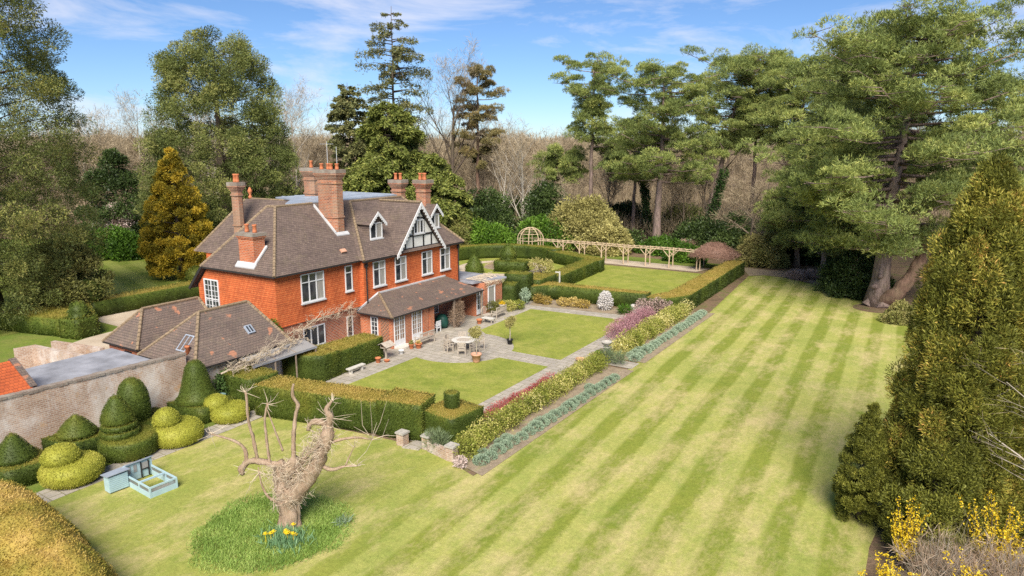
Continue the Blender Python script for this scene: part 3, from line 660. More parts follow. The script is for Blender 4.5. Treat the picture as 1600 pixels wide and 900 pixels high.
# quoin strip of pale brick at the foot of the corner
# gable -----------------------------------------------------------------
gx, gy0, gy1, gz0, gyc, gz1 = 0.62, 11.42, 17.24, 6.46, 14.30, 10.02
B = MB(); B.add([(gx, gy0, gz0), (gx, gy1, gz0), (gx, gyc, gz1), (-3.0, gy0, gz0), (-3.0, gy1, gz0), (-3.0, gyc, gz1)], [(0, 1, 2), (3, 5, 4), (0, 3, 4, 1), (1, 4, 5, 2), (0, 2, 5, 3)])
gab = B.build('gable', M['render'], house)
T = MB(); px = gx + .025
def tb(y0, z0, y1, z1, w=.13): T.beam((px, y0, z0), (px, y1, z1), w, .05, up=(1, 0, 0)) if False else T.beam((px, y0, z0), (px, y1, z1), .06, w, up=(0, y1 - y0 == 0, y1 != y0))
tb(gy0 + .05, 6.56, gy1 - .05, 6.56, .2); tb(12.42, 7.62, 16.2, 7.62, .15); tb(13.5, 9.02, 15.2, 9.02, .12)
for y in (12.6, 13.62, 14.95, 16.0): tb(y, 6.66, y, 7.55)
tb(13.62, 7.7, 13.62, 8.96); tb(15.02, 7.7, 15.02, 8.96)
for s in (-1, 1):
    tb(gyc + s * 2.72, 6.7, gyc + s * .1, 9.86, .13)
    for i in range(5):
        a0 = i / 5 * 1.35; a1 = (i + 1) / 5 * 1.35
        tb(gyc + s * (0.78 * math.cos(a0)), 9.05 + .62 * math.sin(a0), gyc + s * (0.78 * math.cos(a1)), 9.05 + .62 * math.sin(a1), .10)
tb(gyc, 9.02, gyc, 9.9, .1)
T.build('timber_frame', M['black'], gab)
gw = window(gab, (gx + .02, 13.70, 7.74), Xn, Yn, 1.26, 1.12, 3, 0.0, light=(1,), name='window')
A = MB()
for s in (-1, 1):
    q = [(1.02, gyc, 10.30), (-4.0, gyc, 10.30), (-4.0, gyc + s * 3.12, 6.36), (1.02, gyc + s * 3.12, 6.36)]
    A.slab(q, 0.13)
gr = roof('gable_roof', A, 'roof', [((1.0, gyc, 10.34), (-3.8, gyc, 10.34))])
Bb = MB()
for s in (-1, 1):
    Bb.beam((1.06, gyc + s * .02, 10.22), (1.06, gyc + s * 3.16, 6.26), .06, .26, up=(1, 0, 0)) if False else Bb.hexa([(1.03, gyc, 10.02), (1.09, gyc, 10.02), (1.09, gyc + s * 3.16, 6.02), (1.03, gyc + s * 3.16, 6.02), (1.03, gyc, 10.33), (1.09, gyc, 10.33), (1.09, gyc + s * 3.16, 6.33), (1.03, gyc + s * 3.16, 6.33)])
    for i in range(15):   # scalloped lower edge
        t = (i + .7) / 15.5; y = gyc + s * 3.16 * t; z = 10.0 - 4.0 * t
        Bb.tube([(1.035, y, z), (1.085, y, z)], .10, 8)
Bb.build('bargeboard', M['white'], house)
# dormers ---------------------------------------------------------------
def dormer(yc, x, w, z0, z1, za):
    d = MB(); h = w / 2
    d.add([(x, yc - h, z0), (x, yc + h, z0), (x, yc + h, z1), (x, yc, za - .12), (x, yc - h, z1), (x - 3.2, yc - h, z0), (x - 3.2, yc + h, z0), (x - 3.2, yc + h, z1), (x - 3.2, yc, za - .12), (x - 3.2, yc - h, z1)],
          [(0, 1, 2, 3, 4), (9, 8, 7, 6, 5), (1, 6, 7, 2), (2, 7, 8, 3), (3, 8, 9, 4), (4, 9, 5, 0), (0, 5, 6, 1)])
    o = d.build('dormer', M['roof'], house)
    window(o, (x + .01, yc - h + .03, z0 + .05), Xn, Yn, w - .06, z1 - z0 - .08, 2, 0.0, light=(1,), name='window')
    r = MB()
    for s in (-1, 1): r.slab([(x + .3, yc, za), (x - 3.3, yc, za), (x - 3.3, yc + s * (h + .22), z1 - .12), (x + .3, yc + s * (h + .22), z1 - .12)], .09)
    r.build('dormer_roof', M['roof'], o)
    b = MB()
    for s in (-1, 1):
        b.hexa([(x + .31, yc, za - .2), (x + .36, yc, za - .2), (x + .36, yc + s * (h + .26), z1 - .34), (x + .31, yc + s * (h + .26), z1 - .34), (x + .31, yc, za + .03), (x + .36, yc, za + .03), (x + .36, yc + s * (h + .26), z1 - .11), (x + .31, yc + s * (h + .26), z1 - .11)])
        for i in range(6):
            t = (i + .7) / 6.4; b.tube([(x + .312, yc + s * (h + .26) * t, za - .21 - (za - z1 + .14) * t), (x + .355, yc + s * (h + .26) * t, za - .21 - (za - z1 + .14) * t)], .07, 7)
    b.build('bargeboard', M['white'], o)
dormer(10.50, -0.55, 1.45, 7.62, 8.95, 9.78)
dormer(18.0, -0.55, 1.25, 7.72, 9.02, 9.85)

# chimneys ---------------------------------------------------------------
def chimney(cx, cy, sx, sy, z0, z1, pots, chamfer=0.18, mat='brick_chim', cap_over=.16, stages=True, pot_mat='terracotta', pot_h=.55):
    def oct_(ax, ay, c):
        return [(cx - ax + c, cy - ay), (cx + ax - c, cy - ay), (cx + ax, cy - ay + c), (cx + ax, cy + ay - c), (cx + ax - c, cy + ay), (cx - ax + c, cy + ay), (cx - ax, cy + ay - c), (cx - ax, cy - ay + c)]
    m = MB(); a, b = sx / 2, sy / 2
    if stages:
        m.prism(oct_(a, b, chamfer), z0, z1 - 1.05); m.prism(oct_(a + .06, b + .06, chamfer), z0 + (z1 - z0) * .45, z0 + (z1 - z0) * .45 + .1)
        m.prism(oct_(a + .06, b + .06, chamfer), z1 - 1.05, z1 - .92); m.prism(oct_(a, b, chamfer), z1 - .92, z1 - .70)
        for i in range(4): m.prism(oct_(a + .05 + .055 * i, b + .05 + .055 * i, chamfer), z1 - .70 + .11 * i, z1 - .70 + .11 * (i + 1))
        top = oct_(a + cap_over + .06, b + cap_over + .06, chamfer)
        o = m.build('chimney', M[mat], house)
        t = MB(); t.prism(top, z1 - .26, z1); t.build('chimney_cap', M['brick_cap'], o)
    else:
        m.box(cx - a, cx + a, cy - b, cy + b, z0, z1 - .42)
        for i in range(2): m.box(cx - a - .05 * (i + 1), cx + a + .05 * (i + 1), cy - b - .05 * (i + 1), cy + b + .05 * (i + 1), z1 - .42 + .1 * i, z1 - .32 + .1 * i)
        o = m.build('chimney', M[mat], house)
        t = MB(); t.box(cx - a - .13, cx + a + .13, cy - b - .13, cy + b + .13, z1 - .22, z1); t.build('chimney_cap', M['brick_cap'], o)
    for (dx, dy) in pots:
        p = MB(); p.lathe([(.17, 0), (.15, .1), (.13, pot_h * .8), (.165, pot_h * .86), (.165, pot_h), (.10, pot_h), (.10, pot_h * .6)], (cx + dx, cy + dy, z1), 10); p.build('chimney_pot', M[pot_mat], o, True)
    return o
chimney(-2.72, 7.98, 2.0, 1.15, 6.5, 13.10, [(-.65, -.15), (-.2, .1), (.3, -.1), (.7, .12)], .26, pot_h=.45)
chimney(-9.3, 12.2, 1.25, 1.25, 9.0, 13.0, [(0, 0)], .3, pot_h=.6)
chimney(-10.2, 5.2, .78, .78, 5.8, 12.05, [(-.1, .0), (.14, .05)], .22, pot_h=.65)
chimney(-4.6, 18.0, 1.15, 1.15, 9.0, 11.85, [(-.15, -.12), (.18, .14)], .3, pot_h=.6)
chimney(-1.9, 18.2, 1.1, 1.2, 7.5, 11.9, [(-.22, -.1), (.02, .12), (.26, -.05)], .26, pot_h=.6)
c3 = chimney(-2.9, 0.62, 1.55, 0.95, 6.3, 9.05, [(-.4, 0), (.42, 0)], 0, stages=False, mat='brick_orange')
# lead flashings where the stacks leave the roof
fl = MB(); fl.hexa([(-3.9, 7.28, 10.26), (-3.9, 7.40, 10.26), (-1.66, 7.40, 8.22), (-1.66, 7.28, 8.22), (-3.9, 7.28, 10.46), (-3.9, 7.40, 10.46), (-1.66, 7.40, 8.44), (-1.66, 7.28, 8.44)]); fl.build('lead_flashing', M['leadlight'], house)
fl = MB(); fl.hexa([(-1.71, 7.30, 8.22), (-1.71, 8.60, 8.22), (-1.50, 8.60, 8.02), (-1.50, 7.30, 8.02), (-1.71, 7.30, 8.40), (-1.71, 8.60, 8.40), (-1.50, 8.60, 8.20), (-1.50, 7.30, 8.20)]); fl.build('lead_flashing', M['leadlight'], house)
fl = MB(); fl.hexa([(-3.9, -0.12, 6.60), (-1.9, -0.12, 6.60), (-1.9, .14, 6.85), (-3.9, .14, 6.85), (-3.9, -0.12, 6.74), (-1.9, -0.12, 6.74), (-1.9, .14, 7.05), (-3.9, .14, 7.05)]); fl.build('lead_flashing', M['leadlight'], house)
fl = MB(); fl.hexa([(-2.12, 0.0, 6.78), (-1.94, 0.0, 6.78), (-1.94, 1.15, 7.98), (-2.12, 1.15, 7.98), (-2.12, 0.0, 6.93), (-1.94, 0.0, 6.93), (-1.94, 1.15, 8.13), (-2.12, 1.15, 8.13)]); fl.build('lead_flashing', M['leadlight'], house)

# veranda ---------------------------------------------------------------
V_ = MB()
V_.prism([(0.45, 7.35), (3.65, 7.35), (3.65, 12.25), (0.46, 12.25)], 0.0, 2.52)
V_.build('veranda_wall', M['brick_orange'], house)
for y in (8.78, 10.95, 11.72):
    V_ = MB(); V_.box(3.652, 3.72, y, y + .55, 0, 2.5); V_.build('brick_pier', M['brick_orange'], house)
A = MB()
A.hexa([(0.42, 6.95, 2.50), (4.02, 6.95, 2.50), (4.02, 18.9, 2.50), (0.42, 18.9, 2.50), (0.42, 9.35, 3.56), (0.62, 9.35, 3.56), (0.62, 17.9, 3.56), (0.42, 17.9, 3.56)])
roof('veranda_roof', A, 'roof_old', [((4.02, 6.95, 2.52), (0.6, 9.35, 3.57))])
G_ = MB(); G_.beam((4.0, 6.9, 2.47), (4.0, 18.95, 2.47), .09, .10); G_.beam((0.45, 6.99, 2.47), (4.0, 6.99, 2.47), .09, .10); G_.build('veranda_gutter', M['gutter'], house)
G_ = MB(); G_.box(.5, .64, 9.3, 17.9, 3.53, 3.66); G_.hexa([(.5, 6.98, 2.58), (.5, 7.25, 2.58), (.6, 9.5, 3.56), (.5, 9.3, 3.56), (.5, 6.9, 2.66), (.5, 7.2, 2.72), (.62, 9.5, 3.66), (.5, 9.3, 3.66)]); G_.build('veranda_flashing', M['leadlight'], house)
window(house, (3.65, 7.50, 0.12), Xn, Yn, 1.22, 2.32, 2, 0.0, bars=(2, 5), door=True, glass='doorglass', name='french_door', sill=False)
window(house, (3.65, 9.55, 0.14), Xn, Yn, 1.20, 2.32, 2, 0.0, bars=(2, 5), door=True, glass='doorglass', name='french_door', sill=False)
window(house, (1.55, 7.35, 0.78), (1, 0, 0), (0, -1, 0), 0.72, 1.5, 1, 0.0, bars=(2, 4), glass='glass', sill=False)
window(house, (0.5, 15.6, 0.45), Xn, Yn, 1.3, 1.85, 2, 0.0, bars=(2, 4), glass='glass', sill=False)
D = MB(); D.box(3.66, 4.4, 7.45, 8.85, 0.0, 0.12); D.box(3.66, 4.25, 9.5, 10.85, 0.0, 0.12); D.build('door_step', M['stone_pale'], house)
for y in (14.7, 18.75):
    D = MB(); D.box(3.78, 3.93, y, y + .15, 0, 2.5); D.build('veranda_post', M['timber'], house)
# garden room with a flat roof beyond the veranda
E_ = MB(); E_.box(-3.8, 3.3, 20.06, 23.0, 0, 2.78); E_.build('garden_room_wall', M['brick_orange'], house)
E_ = MB(); E_.prism([(-4.0, 20.07), (1.2, 20.07), (1.2, 19.2), (2.6, 19.2), (3.6, 23.3), (-4.0, 23.3)], 2.80, 2.96); E_.build('garden_room_roof', M['felt'], house)
E_ = MB(); E_.box(0.46, 3.2, 18.92, 20.05, 0, 2.45); E_.build('porch_wall', M['brick_orange'], house)
window(house, (3.2, 18.95, 0.15), Xn, Yn, 0.95, 2.2, 1, 0.0, bars=(2, 4), door=True, glass='glass', name='garden_door', sill=False)
window(house, (3.3, 20.6, 0.35), Xn, Yn, 1.15, 2.1, 1, 0.0, frame=.11, glass='curtain', sill=False)
# wall light, vents and aerials
A = MB()
for (x, y, h) in ((-2.5, 8.6, 2.2), (-3.5, 8.6, 2.6)): A.tube([(x, y, 12.6), (x, y, 12.6 + h)], .02, 5)
for i in range(5): A.tube([(-3.5 - .3, 8.6 + .2 * i - .4, 15.0), (-3.5 + .3, 8.6 + .2 * i - .4, 15.0)], .012, 4)
A.tube([(-3.5, 8.0, 15.0), (-3.5, 9.2, 15.0)], .012, 4); A.build('television_aerial', M['galv'], house)
A = MB(); A.lathe([(.05, 0), (.12, .05), (.13, .12), (.04, .2)], (3.2, 18.86, 2.1), 8); A.build('wall_lamp', M['white'], house)
A = MB(); A.rbox(-.30, 6.65, 7.20, .3, .5, .12, 0, .75); A.build('roof_vent', M['terracotta_pale'], house)

# ---------------------------------------------------------------- low outbuildings
def hipped(name, label, x0, x1, y0, y1, ez, rz_, ry0, ry1, mat_wall, over=.25, hip_l=True):
    t = thing(name, label, 'outbuilding', ((x0 + x1) / 2, (y0 + y1) / 2, 0))
    w = MB(); w.box(x0, x1, y0, y1, 0, ez); w.build('wall', M[mat_wall], t)
    xc = (x0 + x1) / 2
    r = MB(); r.add([(x0 - over, y0 - over, ez), (x1 + over, y0 - over, ez), (x1 + over, y1 + over, ez), (x0 - over, y1 + over, ez), (xc, ry0, rz_), (xc, ry1, rz_)], [(3, 2, 1, 0), (0, 1, 4), (1, 2, 5, 4), (2, 3, 5), (3, 0, 4, 5)])
    ro = r.build('roof', M['roof_old'], t)
    g = MB()
    for a, b in [((x0 - over, y0 - over, ez), (xc, ry0, rz_)), ((x1 + over, y0 - over, ez), (xc, ry0, rz_)), ((xc, ry0, rz_), (xc, ry1, rz_)), ((x1 + over, y1 + over, ez), (xc, ry1, rz_))]:
        a = Vector(a); b = Vector(b); n = max(2, int((b - a).length / .32))
        for i in range(n): g.tube([a + (b - a) * (i / n), a + (b - a) * ((i + .93) / n)], [.11, .095], 7)
    g.build('ridge_tiles', M['ridge'], ro)
    g = MB(); g.beam((x1 + over - .02, y0 - over, ez - .05), (x1 + over - .02, y1 + over, ez - .05), .10, .10); g.beam((x0 - over, y0 - over + .02, ez - .05), (x1 + over, y0 - over + .02, ez - .05), .10, .10)
    g.build('gutter', M['gutter'], t)
    return t, xc
ob, oxc = hipped('scullery_wing', 'hipped brown-tiled outbuilding with a skylight against the house end wall', -2.8, 2.30, -7.75, -1.30, 2.5, 5.02, -5.6, -2.1, 'brick_old')
# skylights lie on the slopes
def skylight(par, c, u, n, w, h, mat='skyglass'):
    u = Vector(u).normalized(); n = Vector(n).normalized(); v = n.cross(u); c = Vector(c)
    def plate(mb, a0, a1, b0, b1, d0, d1):
        P = [c + u * a + v * b + n * d for d in (d0, d1) for a, b in ((a0, b0), (a1, b0), (a1, b1), (a0, b1))]
        mb.hexa([P[0], P[1], P[2], P[3], P[4], P[5], P[6], P[7]])
    f = MB(); t = .07
    for q in ((-w/2, -w/2 + t, -h/2, h/2), (w/2 - t, w/2, -h/2, h/2), (-w/2 + t, w/2 - t, -h/2, -h/2 + t), (-w/2 + t, w/2 - t, h/2 - t, h/2), (-.03, .03, -h/2 + t, h/2 - t)): plate(f, *q, -.05, .09)
    o = f.build('skylight', M['lead'], par)
    p = MB(); plate(p, -w/2 + t, w/2 - t, -h/2 + t, h/2 - t, .02, .05); p.build('pane', M[mat], o)
nl = Vector((0, -(5.15 - 2.5), (2.4))).normalized()
skylight(ob, (0.35, -6.98, 3.46), (1, 0, 0), (0, -2.52, 2.4), .85, 1.1)
skylight(ob, (1.35, -3.3, 3.62), (0, 1, 0), (2.52, 0, 2.8), .5, .62, 'glass')
P_ = MB(); P_.lathe([(.12, -.4), (.12, .25), (.15, .27), (.15, .36)], (1.1, -7.4, 3.2), 9); P_.build('flue_pot', M['terracotta'], ob, True)
ob2, _ = hipped('store_wing', 'smaller hipped brown-tiled outbuilding beside the gravel drive', -7.45, -4.05, -7.35, -1.9, 2.55, 4.6, -5.9, -1.9, 'brick_orange')
W_ = MB(); W_.box(-5.6, -4.9, -7.42, -7.352, 1.3, 2.2); W_.build('window', M['black'], ob2)
# lean-to canopy between the outbuilding and the hedge
cn = thing('lean_to_canopy', 'low lean-to canopy of grey sheets under the pale climber', 'canopy', (3.2, -3.2, 0))
C_ = MB(); C_.slab([(2.32, -5.0, 2.42), (2.32, -0.1, 2.46), (3.75, -0.1, 2.12), (3.75, -5.0, 2.10)], .05); C_.build('roof_sheet', M['poly'], cn)
for y in (-4.95, -3.4, -1.8, -.15):
    C_ = MB(); C_.beam((2.35, y, 2.40), (3.74, y, 2.11), .05, .06) ; C_.beam((3.70, y, 0), (3.70, y, 2.06), .07); C_.build('post', M['timber'], cn)
C_ = MB(); C_.beam((3.70, -5.0, 2.04), (3.70, -.05, 2.05), .09, .12); C_.build('beam', M['felt'], cn)

# garden wall, flat-roofed garage, courtyard walls
gwl = thing('garden_wall', 'long tall weathered pale brick wall behind the topiary', 'wall', (1.2, -13, 0))
wv = [(0.62, -21.0), (1.72, -7.9)]
dx, dy = wv[1][0] - wv[0][0], wv[1][1] - wv[0][1]
W_ = MB(); W_.prism([(0.62, -21.0), (1.72, -7.95), (1.38, -7.95), (0.28, -21.0)], 0, 3.22); W_.build('wall', M['brick_old'], gwl)
W_ = MB(); rr = random.Random(4)
for i in range(60):
    t0, t1 = i / 60, (i + .97) / 60; z = 3.22 + rr.uniform(0, .03)
    a = (0.45 + dx * t0, -21 + dy * t0); b = (0.45 + dx * t1, -21 + dy * t1)
    W_.beam((a[0], a[1], z + .06), (b[0], b[1], z + .06), .42 + rr.uniform(-.04, .04), .13)
W_.build('coping', M['brick_cap'], gwl)
gar = thing('flat_roof_garage', 'flat grey felt-roofed garage behind the garden wall', 'garage', (-2, -11.5, 0))
W_ = MB(); W_.prism([(-4.6, -14.3), (0.55, -14.9), (1.05, -8.9), (-4.6, -8.8)], 0, 2.62); W_.build('wall', M['brick_old'], gar)
W_ = MB(); W_.prism([(-4.8, -14.5), (0.50, -15.1), (1.02, -8.7), (-4.8, -8.6)], 2.63, 2.80); W_.build('roof', M['felt'], gar)
W_ = MB(); W_.beam((-4.75, -14.45, 2.86), (0.45, -15.05, 2.86), .22, .12); W_.build('parapet', M['concrete'], gar)
ot = thing('orange_roofed_shed', 'shed with bright orange pantiles behind the garden wall end', 'shed', (-1.5, -17.5, 0))
W_ = MB(); W_.box(-3.4, 0.24, -20.9, -15.25, 0, 2.6); W_.build('wall', M['brick_old'], ot)
W_ = MB(); W_.add([(0.30, -21, 3.18), (0.30, -15.2, 3.18), (-1.7, -21, 4.3), (-1.7, -15.2, 4.3), (-3.6, -21, 2.6), (-3.6, -15.2, 2.6), (.3, -21, 2.62), (.3, -15.2, 2.62)], [(0, 1, 3, 2), (2, 3, 5, 4), (0, 6, 7, 1), (1, 7, 5, 3), (6, 0, 2, 4), (4, 5, 7, 6)])
W_.build('roof', M['roof_orange'], ot)
W_ = MB(); W_.beam((.2, -15.12, 3.24), (-1.7, -15.12, 4.36), .3, .1); W_.beam((-1.7, -15.12, 4.36), (-3.6, -15.12, 2.66), .3, .1); W_.build('verge', M['roof_old'], ot)
cw = MB(); cw.prism([(-12.1, -10.9), (-11.9, -9.7), (-5.2, -9.0), (-5.2, -9.3), (-11.5, -10.1), (-11.8, -10.9)], 0, 2.2)
tag(cw.build('courtyard_wall', M['brick_old']), 'curved low brick wall with red coping behind the grey flat roof', 'wall')
cw = MB(); cw.prism([(-12.2, -8.35), (-7.75, -7.5), (-7.75, -7.8), (-12.2, -8.65)], 0, 2.1)
tag(cw.build('courtyard_wall', M['brick_old']), 'short brick wall by the gravel drive next to the smaller outbuilding', 'wall')
b = thing('water_butt', 'dark teal round bin in the courtyard behind the flat roof', 'bin', (-7.6, -11.8, 0))
W_ = MB(); W_.lathe([(.32, 0), (.38, .5), (.38, .95), (.33, 1.0)], (-7.6, -11.8, 0.6), 14); W_.build('barrel', M['teal'], b, True)
W_ = MB(); W_.lathe([(.40, 1.0), (.40, 1.06), (.1, 1.12)], (-7.6, -11.8, .6), 14); W_.build('lid', M['teal'], b, True)
W_ = MB(); W_.box(-7.9, -7.3, -12.1, -11.5, 0, .6); W_.build('stand', M['concrete'], b)
W_ = MB(); W_.prism([(-7.2, -13.0), (-5.9, -12.9), (-5.7, -10.8), (-6.9, -10.6)], 0, 1.15); W_.prism([(-7.0, -12.7), (-6.1, -12.6), (-6.0, -11.2), (-6.8, -11.0)], 1.15, 1.3)
tag(W_.build('tarpaulin_stack', M['bluetarp']), 'stack under a blue tarpaulin beside the teal bin', 'tarpaulin')
# ---------------------------------------------------------------- clipped hedges and topiary
Q = 1.0     # leaf density factor
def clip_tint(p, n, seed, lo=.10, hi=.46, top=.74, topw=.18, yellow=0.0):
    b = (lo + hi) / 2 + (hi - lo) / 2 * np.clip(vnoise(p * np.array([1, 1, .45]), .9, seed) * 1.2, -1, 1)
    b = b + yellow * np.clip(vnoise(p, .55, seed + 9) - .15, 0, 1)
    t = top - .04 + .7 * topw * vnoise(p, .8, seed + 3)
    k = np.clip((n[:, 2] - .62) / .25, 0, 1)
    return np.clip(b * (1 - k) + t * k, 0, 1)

def leafy(name, mb, mat, parent=None, dens=130, L=.08, W=.042, seed=1, wav=.035, tint=None, rnd=.65, bt=.22, fuzz=.03):
    """a clipped plant: body plus a skin of small leaves"""
    F = Fol(seed); bm = bmesh.new()
    vs_ = [bm.verts.new(v) for v in mb.v]
    for f in mb.f:
        try: bm.faces.new([vs_[i] for i in f])
        except ValueError: pass
    bmesh.ops.remove_doubles(bm, verts=bm.verts, dist=1e-4)
    bmesh.ops.triangulate(bm, faces=[f for f in bm.faces if len(f.verts) > 4])
    for _ in range(6):
        E_ = [e for e in bm.edges if e.calc_length() > .75]
        if not E_: break
        bmesh.ops.subdivide_edges(bm, edges=E_, cuts=1, use_grid_fill=True)
        bmesh.ops.triangulate(bm, faces=[f for f in bm.faces if len(f.verts) > 4])
    bm.normal_update(); bm.verts.ensure_lookup_table()
    V = np.array([v.co for v in bm.verts]); N = np.array([v.normal for v in bm.verts])
    fs = [[v.index for v in f.verts] for f in bm.faces]; bm.free()
    V = V + N * (wav * vnoise(V, 1.9, seed))[:, None]
    p, n = tri_sample(V, fs, dens * Q, F.r)
    keep = p[:, 2] > .02; p, n = p[keep], n[keep]
    tf = tint or clip_tint
    F.leaves(p - n * .02 + F.r.normal(size=p.shape) * fuzz * .5, n + np.array([0, 0, .25]), L, W, tf(p, n, seed), rnd)
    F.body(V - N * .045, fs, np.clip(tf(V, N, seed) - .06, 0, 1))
    return F.build(name, M[mat], parent)

def hedge(label, outline, h, seed, extra=None, name='clipped_hedge', cat='hedge', **kw):
    mb = MB(); mb.prism(outline, 0, h)
    for o2, a, b in (extra or []): mb.prism(o2, a, b)
    return tag(leafy(name, mb, 'yew', None, seed=seed, **kw), label, cat)

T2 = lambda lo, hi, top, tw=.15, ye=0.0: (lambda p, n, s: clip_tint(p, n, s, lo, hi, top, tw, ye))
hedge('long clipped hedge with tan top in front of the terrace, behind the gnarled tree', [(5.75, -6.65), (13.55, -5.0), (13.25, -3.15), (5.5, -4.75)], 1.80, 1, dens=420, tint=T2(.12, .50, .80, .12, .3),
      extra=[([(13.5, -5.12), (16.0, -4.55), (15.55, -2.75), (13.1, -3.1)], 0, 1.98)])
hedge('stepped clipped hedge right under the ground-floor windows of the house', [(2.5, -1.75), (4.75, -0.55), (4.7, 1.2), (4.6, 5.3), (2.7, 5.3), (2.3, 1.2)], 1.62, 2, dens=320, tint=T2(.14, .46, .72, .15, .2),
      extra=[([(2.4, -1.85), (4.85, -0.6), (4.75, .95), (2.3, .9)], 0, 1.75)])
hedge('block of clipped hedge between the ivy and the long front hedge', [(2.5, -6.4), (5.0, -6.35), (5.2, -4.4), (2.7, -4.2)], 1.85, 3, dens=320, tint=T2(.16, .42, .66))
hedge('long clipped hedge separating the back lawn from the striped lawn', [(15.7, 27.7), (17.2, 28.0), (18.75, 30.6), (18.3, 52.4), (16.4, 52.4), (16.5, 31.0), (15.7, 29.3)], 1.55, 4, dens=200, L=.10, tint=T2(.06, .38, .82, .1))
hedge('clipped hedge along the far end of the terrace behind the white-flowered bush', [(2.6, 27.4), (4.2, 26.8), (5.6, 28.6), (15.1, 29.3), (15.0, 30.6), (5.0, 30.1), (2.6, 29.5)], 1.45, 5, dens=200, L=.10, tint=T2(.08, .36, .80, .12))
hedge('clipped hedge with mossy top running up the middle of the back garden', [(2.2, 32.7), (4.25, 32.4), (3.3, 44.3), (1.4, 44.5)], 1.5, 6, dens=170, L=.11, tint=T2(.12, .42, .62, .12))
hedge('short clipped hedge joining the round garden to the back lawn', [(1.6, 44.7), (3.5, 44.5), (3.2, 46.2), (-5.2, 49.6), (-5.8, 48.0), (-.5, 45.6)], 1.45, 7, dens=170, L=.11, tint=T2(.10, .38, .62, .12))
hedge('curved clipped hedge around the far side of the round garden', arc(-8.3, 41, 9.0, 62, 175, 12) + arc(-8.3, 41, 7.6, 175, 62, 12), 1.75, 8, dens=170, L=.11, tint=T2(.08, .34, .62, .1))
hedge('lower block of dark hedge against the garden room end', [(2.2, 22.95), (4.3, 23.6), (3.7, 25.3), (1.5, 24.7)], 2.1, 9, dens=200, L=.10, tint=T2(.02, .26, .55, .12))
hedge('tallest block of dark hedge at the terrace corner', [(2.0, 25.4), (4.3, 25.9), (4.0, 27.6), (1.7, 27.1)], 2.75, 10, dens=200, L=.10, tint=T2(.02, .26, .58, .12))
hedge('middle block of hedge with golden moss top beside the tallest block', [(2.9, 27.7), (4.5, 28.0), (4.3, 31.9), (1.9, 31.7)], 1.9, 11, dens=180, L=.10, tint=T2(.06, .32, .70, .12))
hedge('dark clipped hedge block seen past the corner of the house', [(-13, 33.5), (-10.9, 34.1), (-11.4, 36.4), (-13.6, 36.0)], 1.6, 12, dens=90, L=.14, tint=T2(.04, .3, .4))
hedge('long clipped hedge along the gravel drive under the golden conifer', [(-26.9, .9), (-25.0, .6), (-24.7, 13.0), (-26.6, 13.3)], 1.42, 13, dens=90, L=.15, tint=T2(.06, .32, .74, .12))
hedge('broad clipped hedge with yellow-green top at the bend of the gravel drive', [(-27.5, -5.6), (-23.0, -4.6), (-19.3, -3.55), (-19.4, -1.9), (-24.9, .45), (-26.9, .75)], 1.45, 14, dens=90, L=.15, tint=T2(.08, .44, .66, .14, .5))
# foreground cloud hedge
mb = MB()
for (x, y, z, rx, ry, rz) in [(8.6, -20.6, .2, 3.6, 1.9, 2.25), (11.4, -20.8, .2, 3.0, 1.8, 2.15), (13.9, -21.0, .1, 2.3, 1.6, 1.95), (15.8, -21.3, 0, 1.5, 1.4, 1.6), (16.6, -21.6, .0, 1.0, 1.0, .9), (10, -22.2, 0, 6, 2, 1.9)]:
    mb.lathe([(max(.03, math.cos(R(a))), math.sin(R(a)) * rz) for a in range(-10, 91, 12)], (x, y, z), 28, rx, ry)
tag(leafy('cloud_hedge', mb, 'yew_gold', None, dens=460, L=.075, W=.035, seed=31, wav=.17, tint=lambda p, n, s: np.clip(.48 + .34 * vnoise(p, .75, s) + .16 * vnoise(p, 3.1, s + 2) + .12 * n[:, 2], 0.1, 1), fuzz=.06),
    'mounded yellow-green cloud hedge filling the near left corner', 'hedge')
mb = MB(); mb.prism([(14.2, -20.4), (15.0, -19.95), (19.2, -18.35), (19.3, -19.4), (15, -21.2)], 0, .55)
tag(leafy('low_hedge', mb, 'yew_gold', None, dens=380, L=.07, W=.035, seed=32, wav=.08, tint=lambda p, n, s: np.clip(.55 + .25 * vnoise(p, .9, s), 0, 1)), 'low golden-brown clipped strip along the bottom edge of the lawn', 'hedge')

def cyl(r, h, top=.06): return [(r * .97, 0), (r, .1), (r, h - top), (r * .95, h)]
def topiary(label, parts, seed, mat='yew', loc=(0, 0), dens=620, **kw):
    t = thing('topiary', label, 'topiary', (loc[0], loc[1], 0), 'clipped topiary along the garden wall' if kw.pop('wall', True) else None)
    for i, (nm, mb, tn) in enumerate(parts): leafy(nm, mb, mat, t, dens=dens, L=kw.get('L', .055), W=kw.get('W', .03), seed=seed + i, tint=tn, wav=kw.get('wav', .018), fuzz=.018)
    return t
def lz(prof, x, y, n=24, sx=1, sy=1, rot=0): return MB().lathe(prof, (x, y, 0), n, sx, sy, rot)
sq = .7854
side = T2(.16, .46, .60, .1)
topiary('dark topiary pyramid on a square base, nearest the left edge by the wall', [('base', MB().prism([(1.6, -18.6), (4.0, -18.3), (4.2, -16.2), (1.8, -16.2)], 0, .95), T2(.10, .36, .60)), ('cone', lz([(.15, .9), (.88, .96), (.82, 1.15), (.50, 1.68), (.20, 2.08), (.03, 2.2)], 2.75, -17.35), side)], 40, loc=(2.8, -17.3))
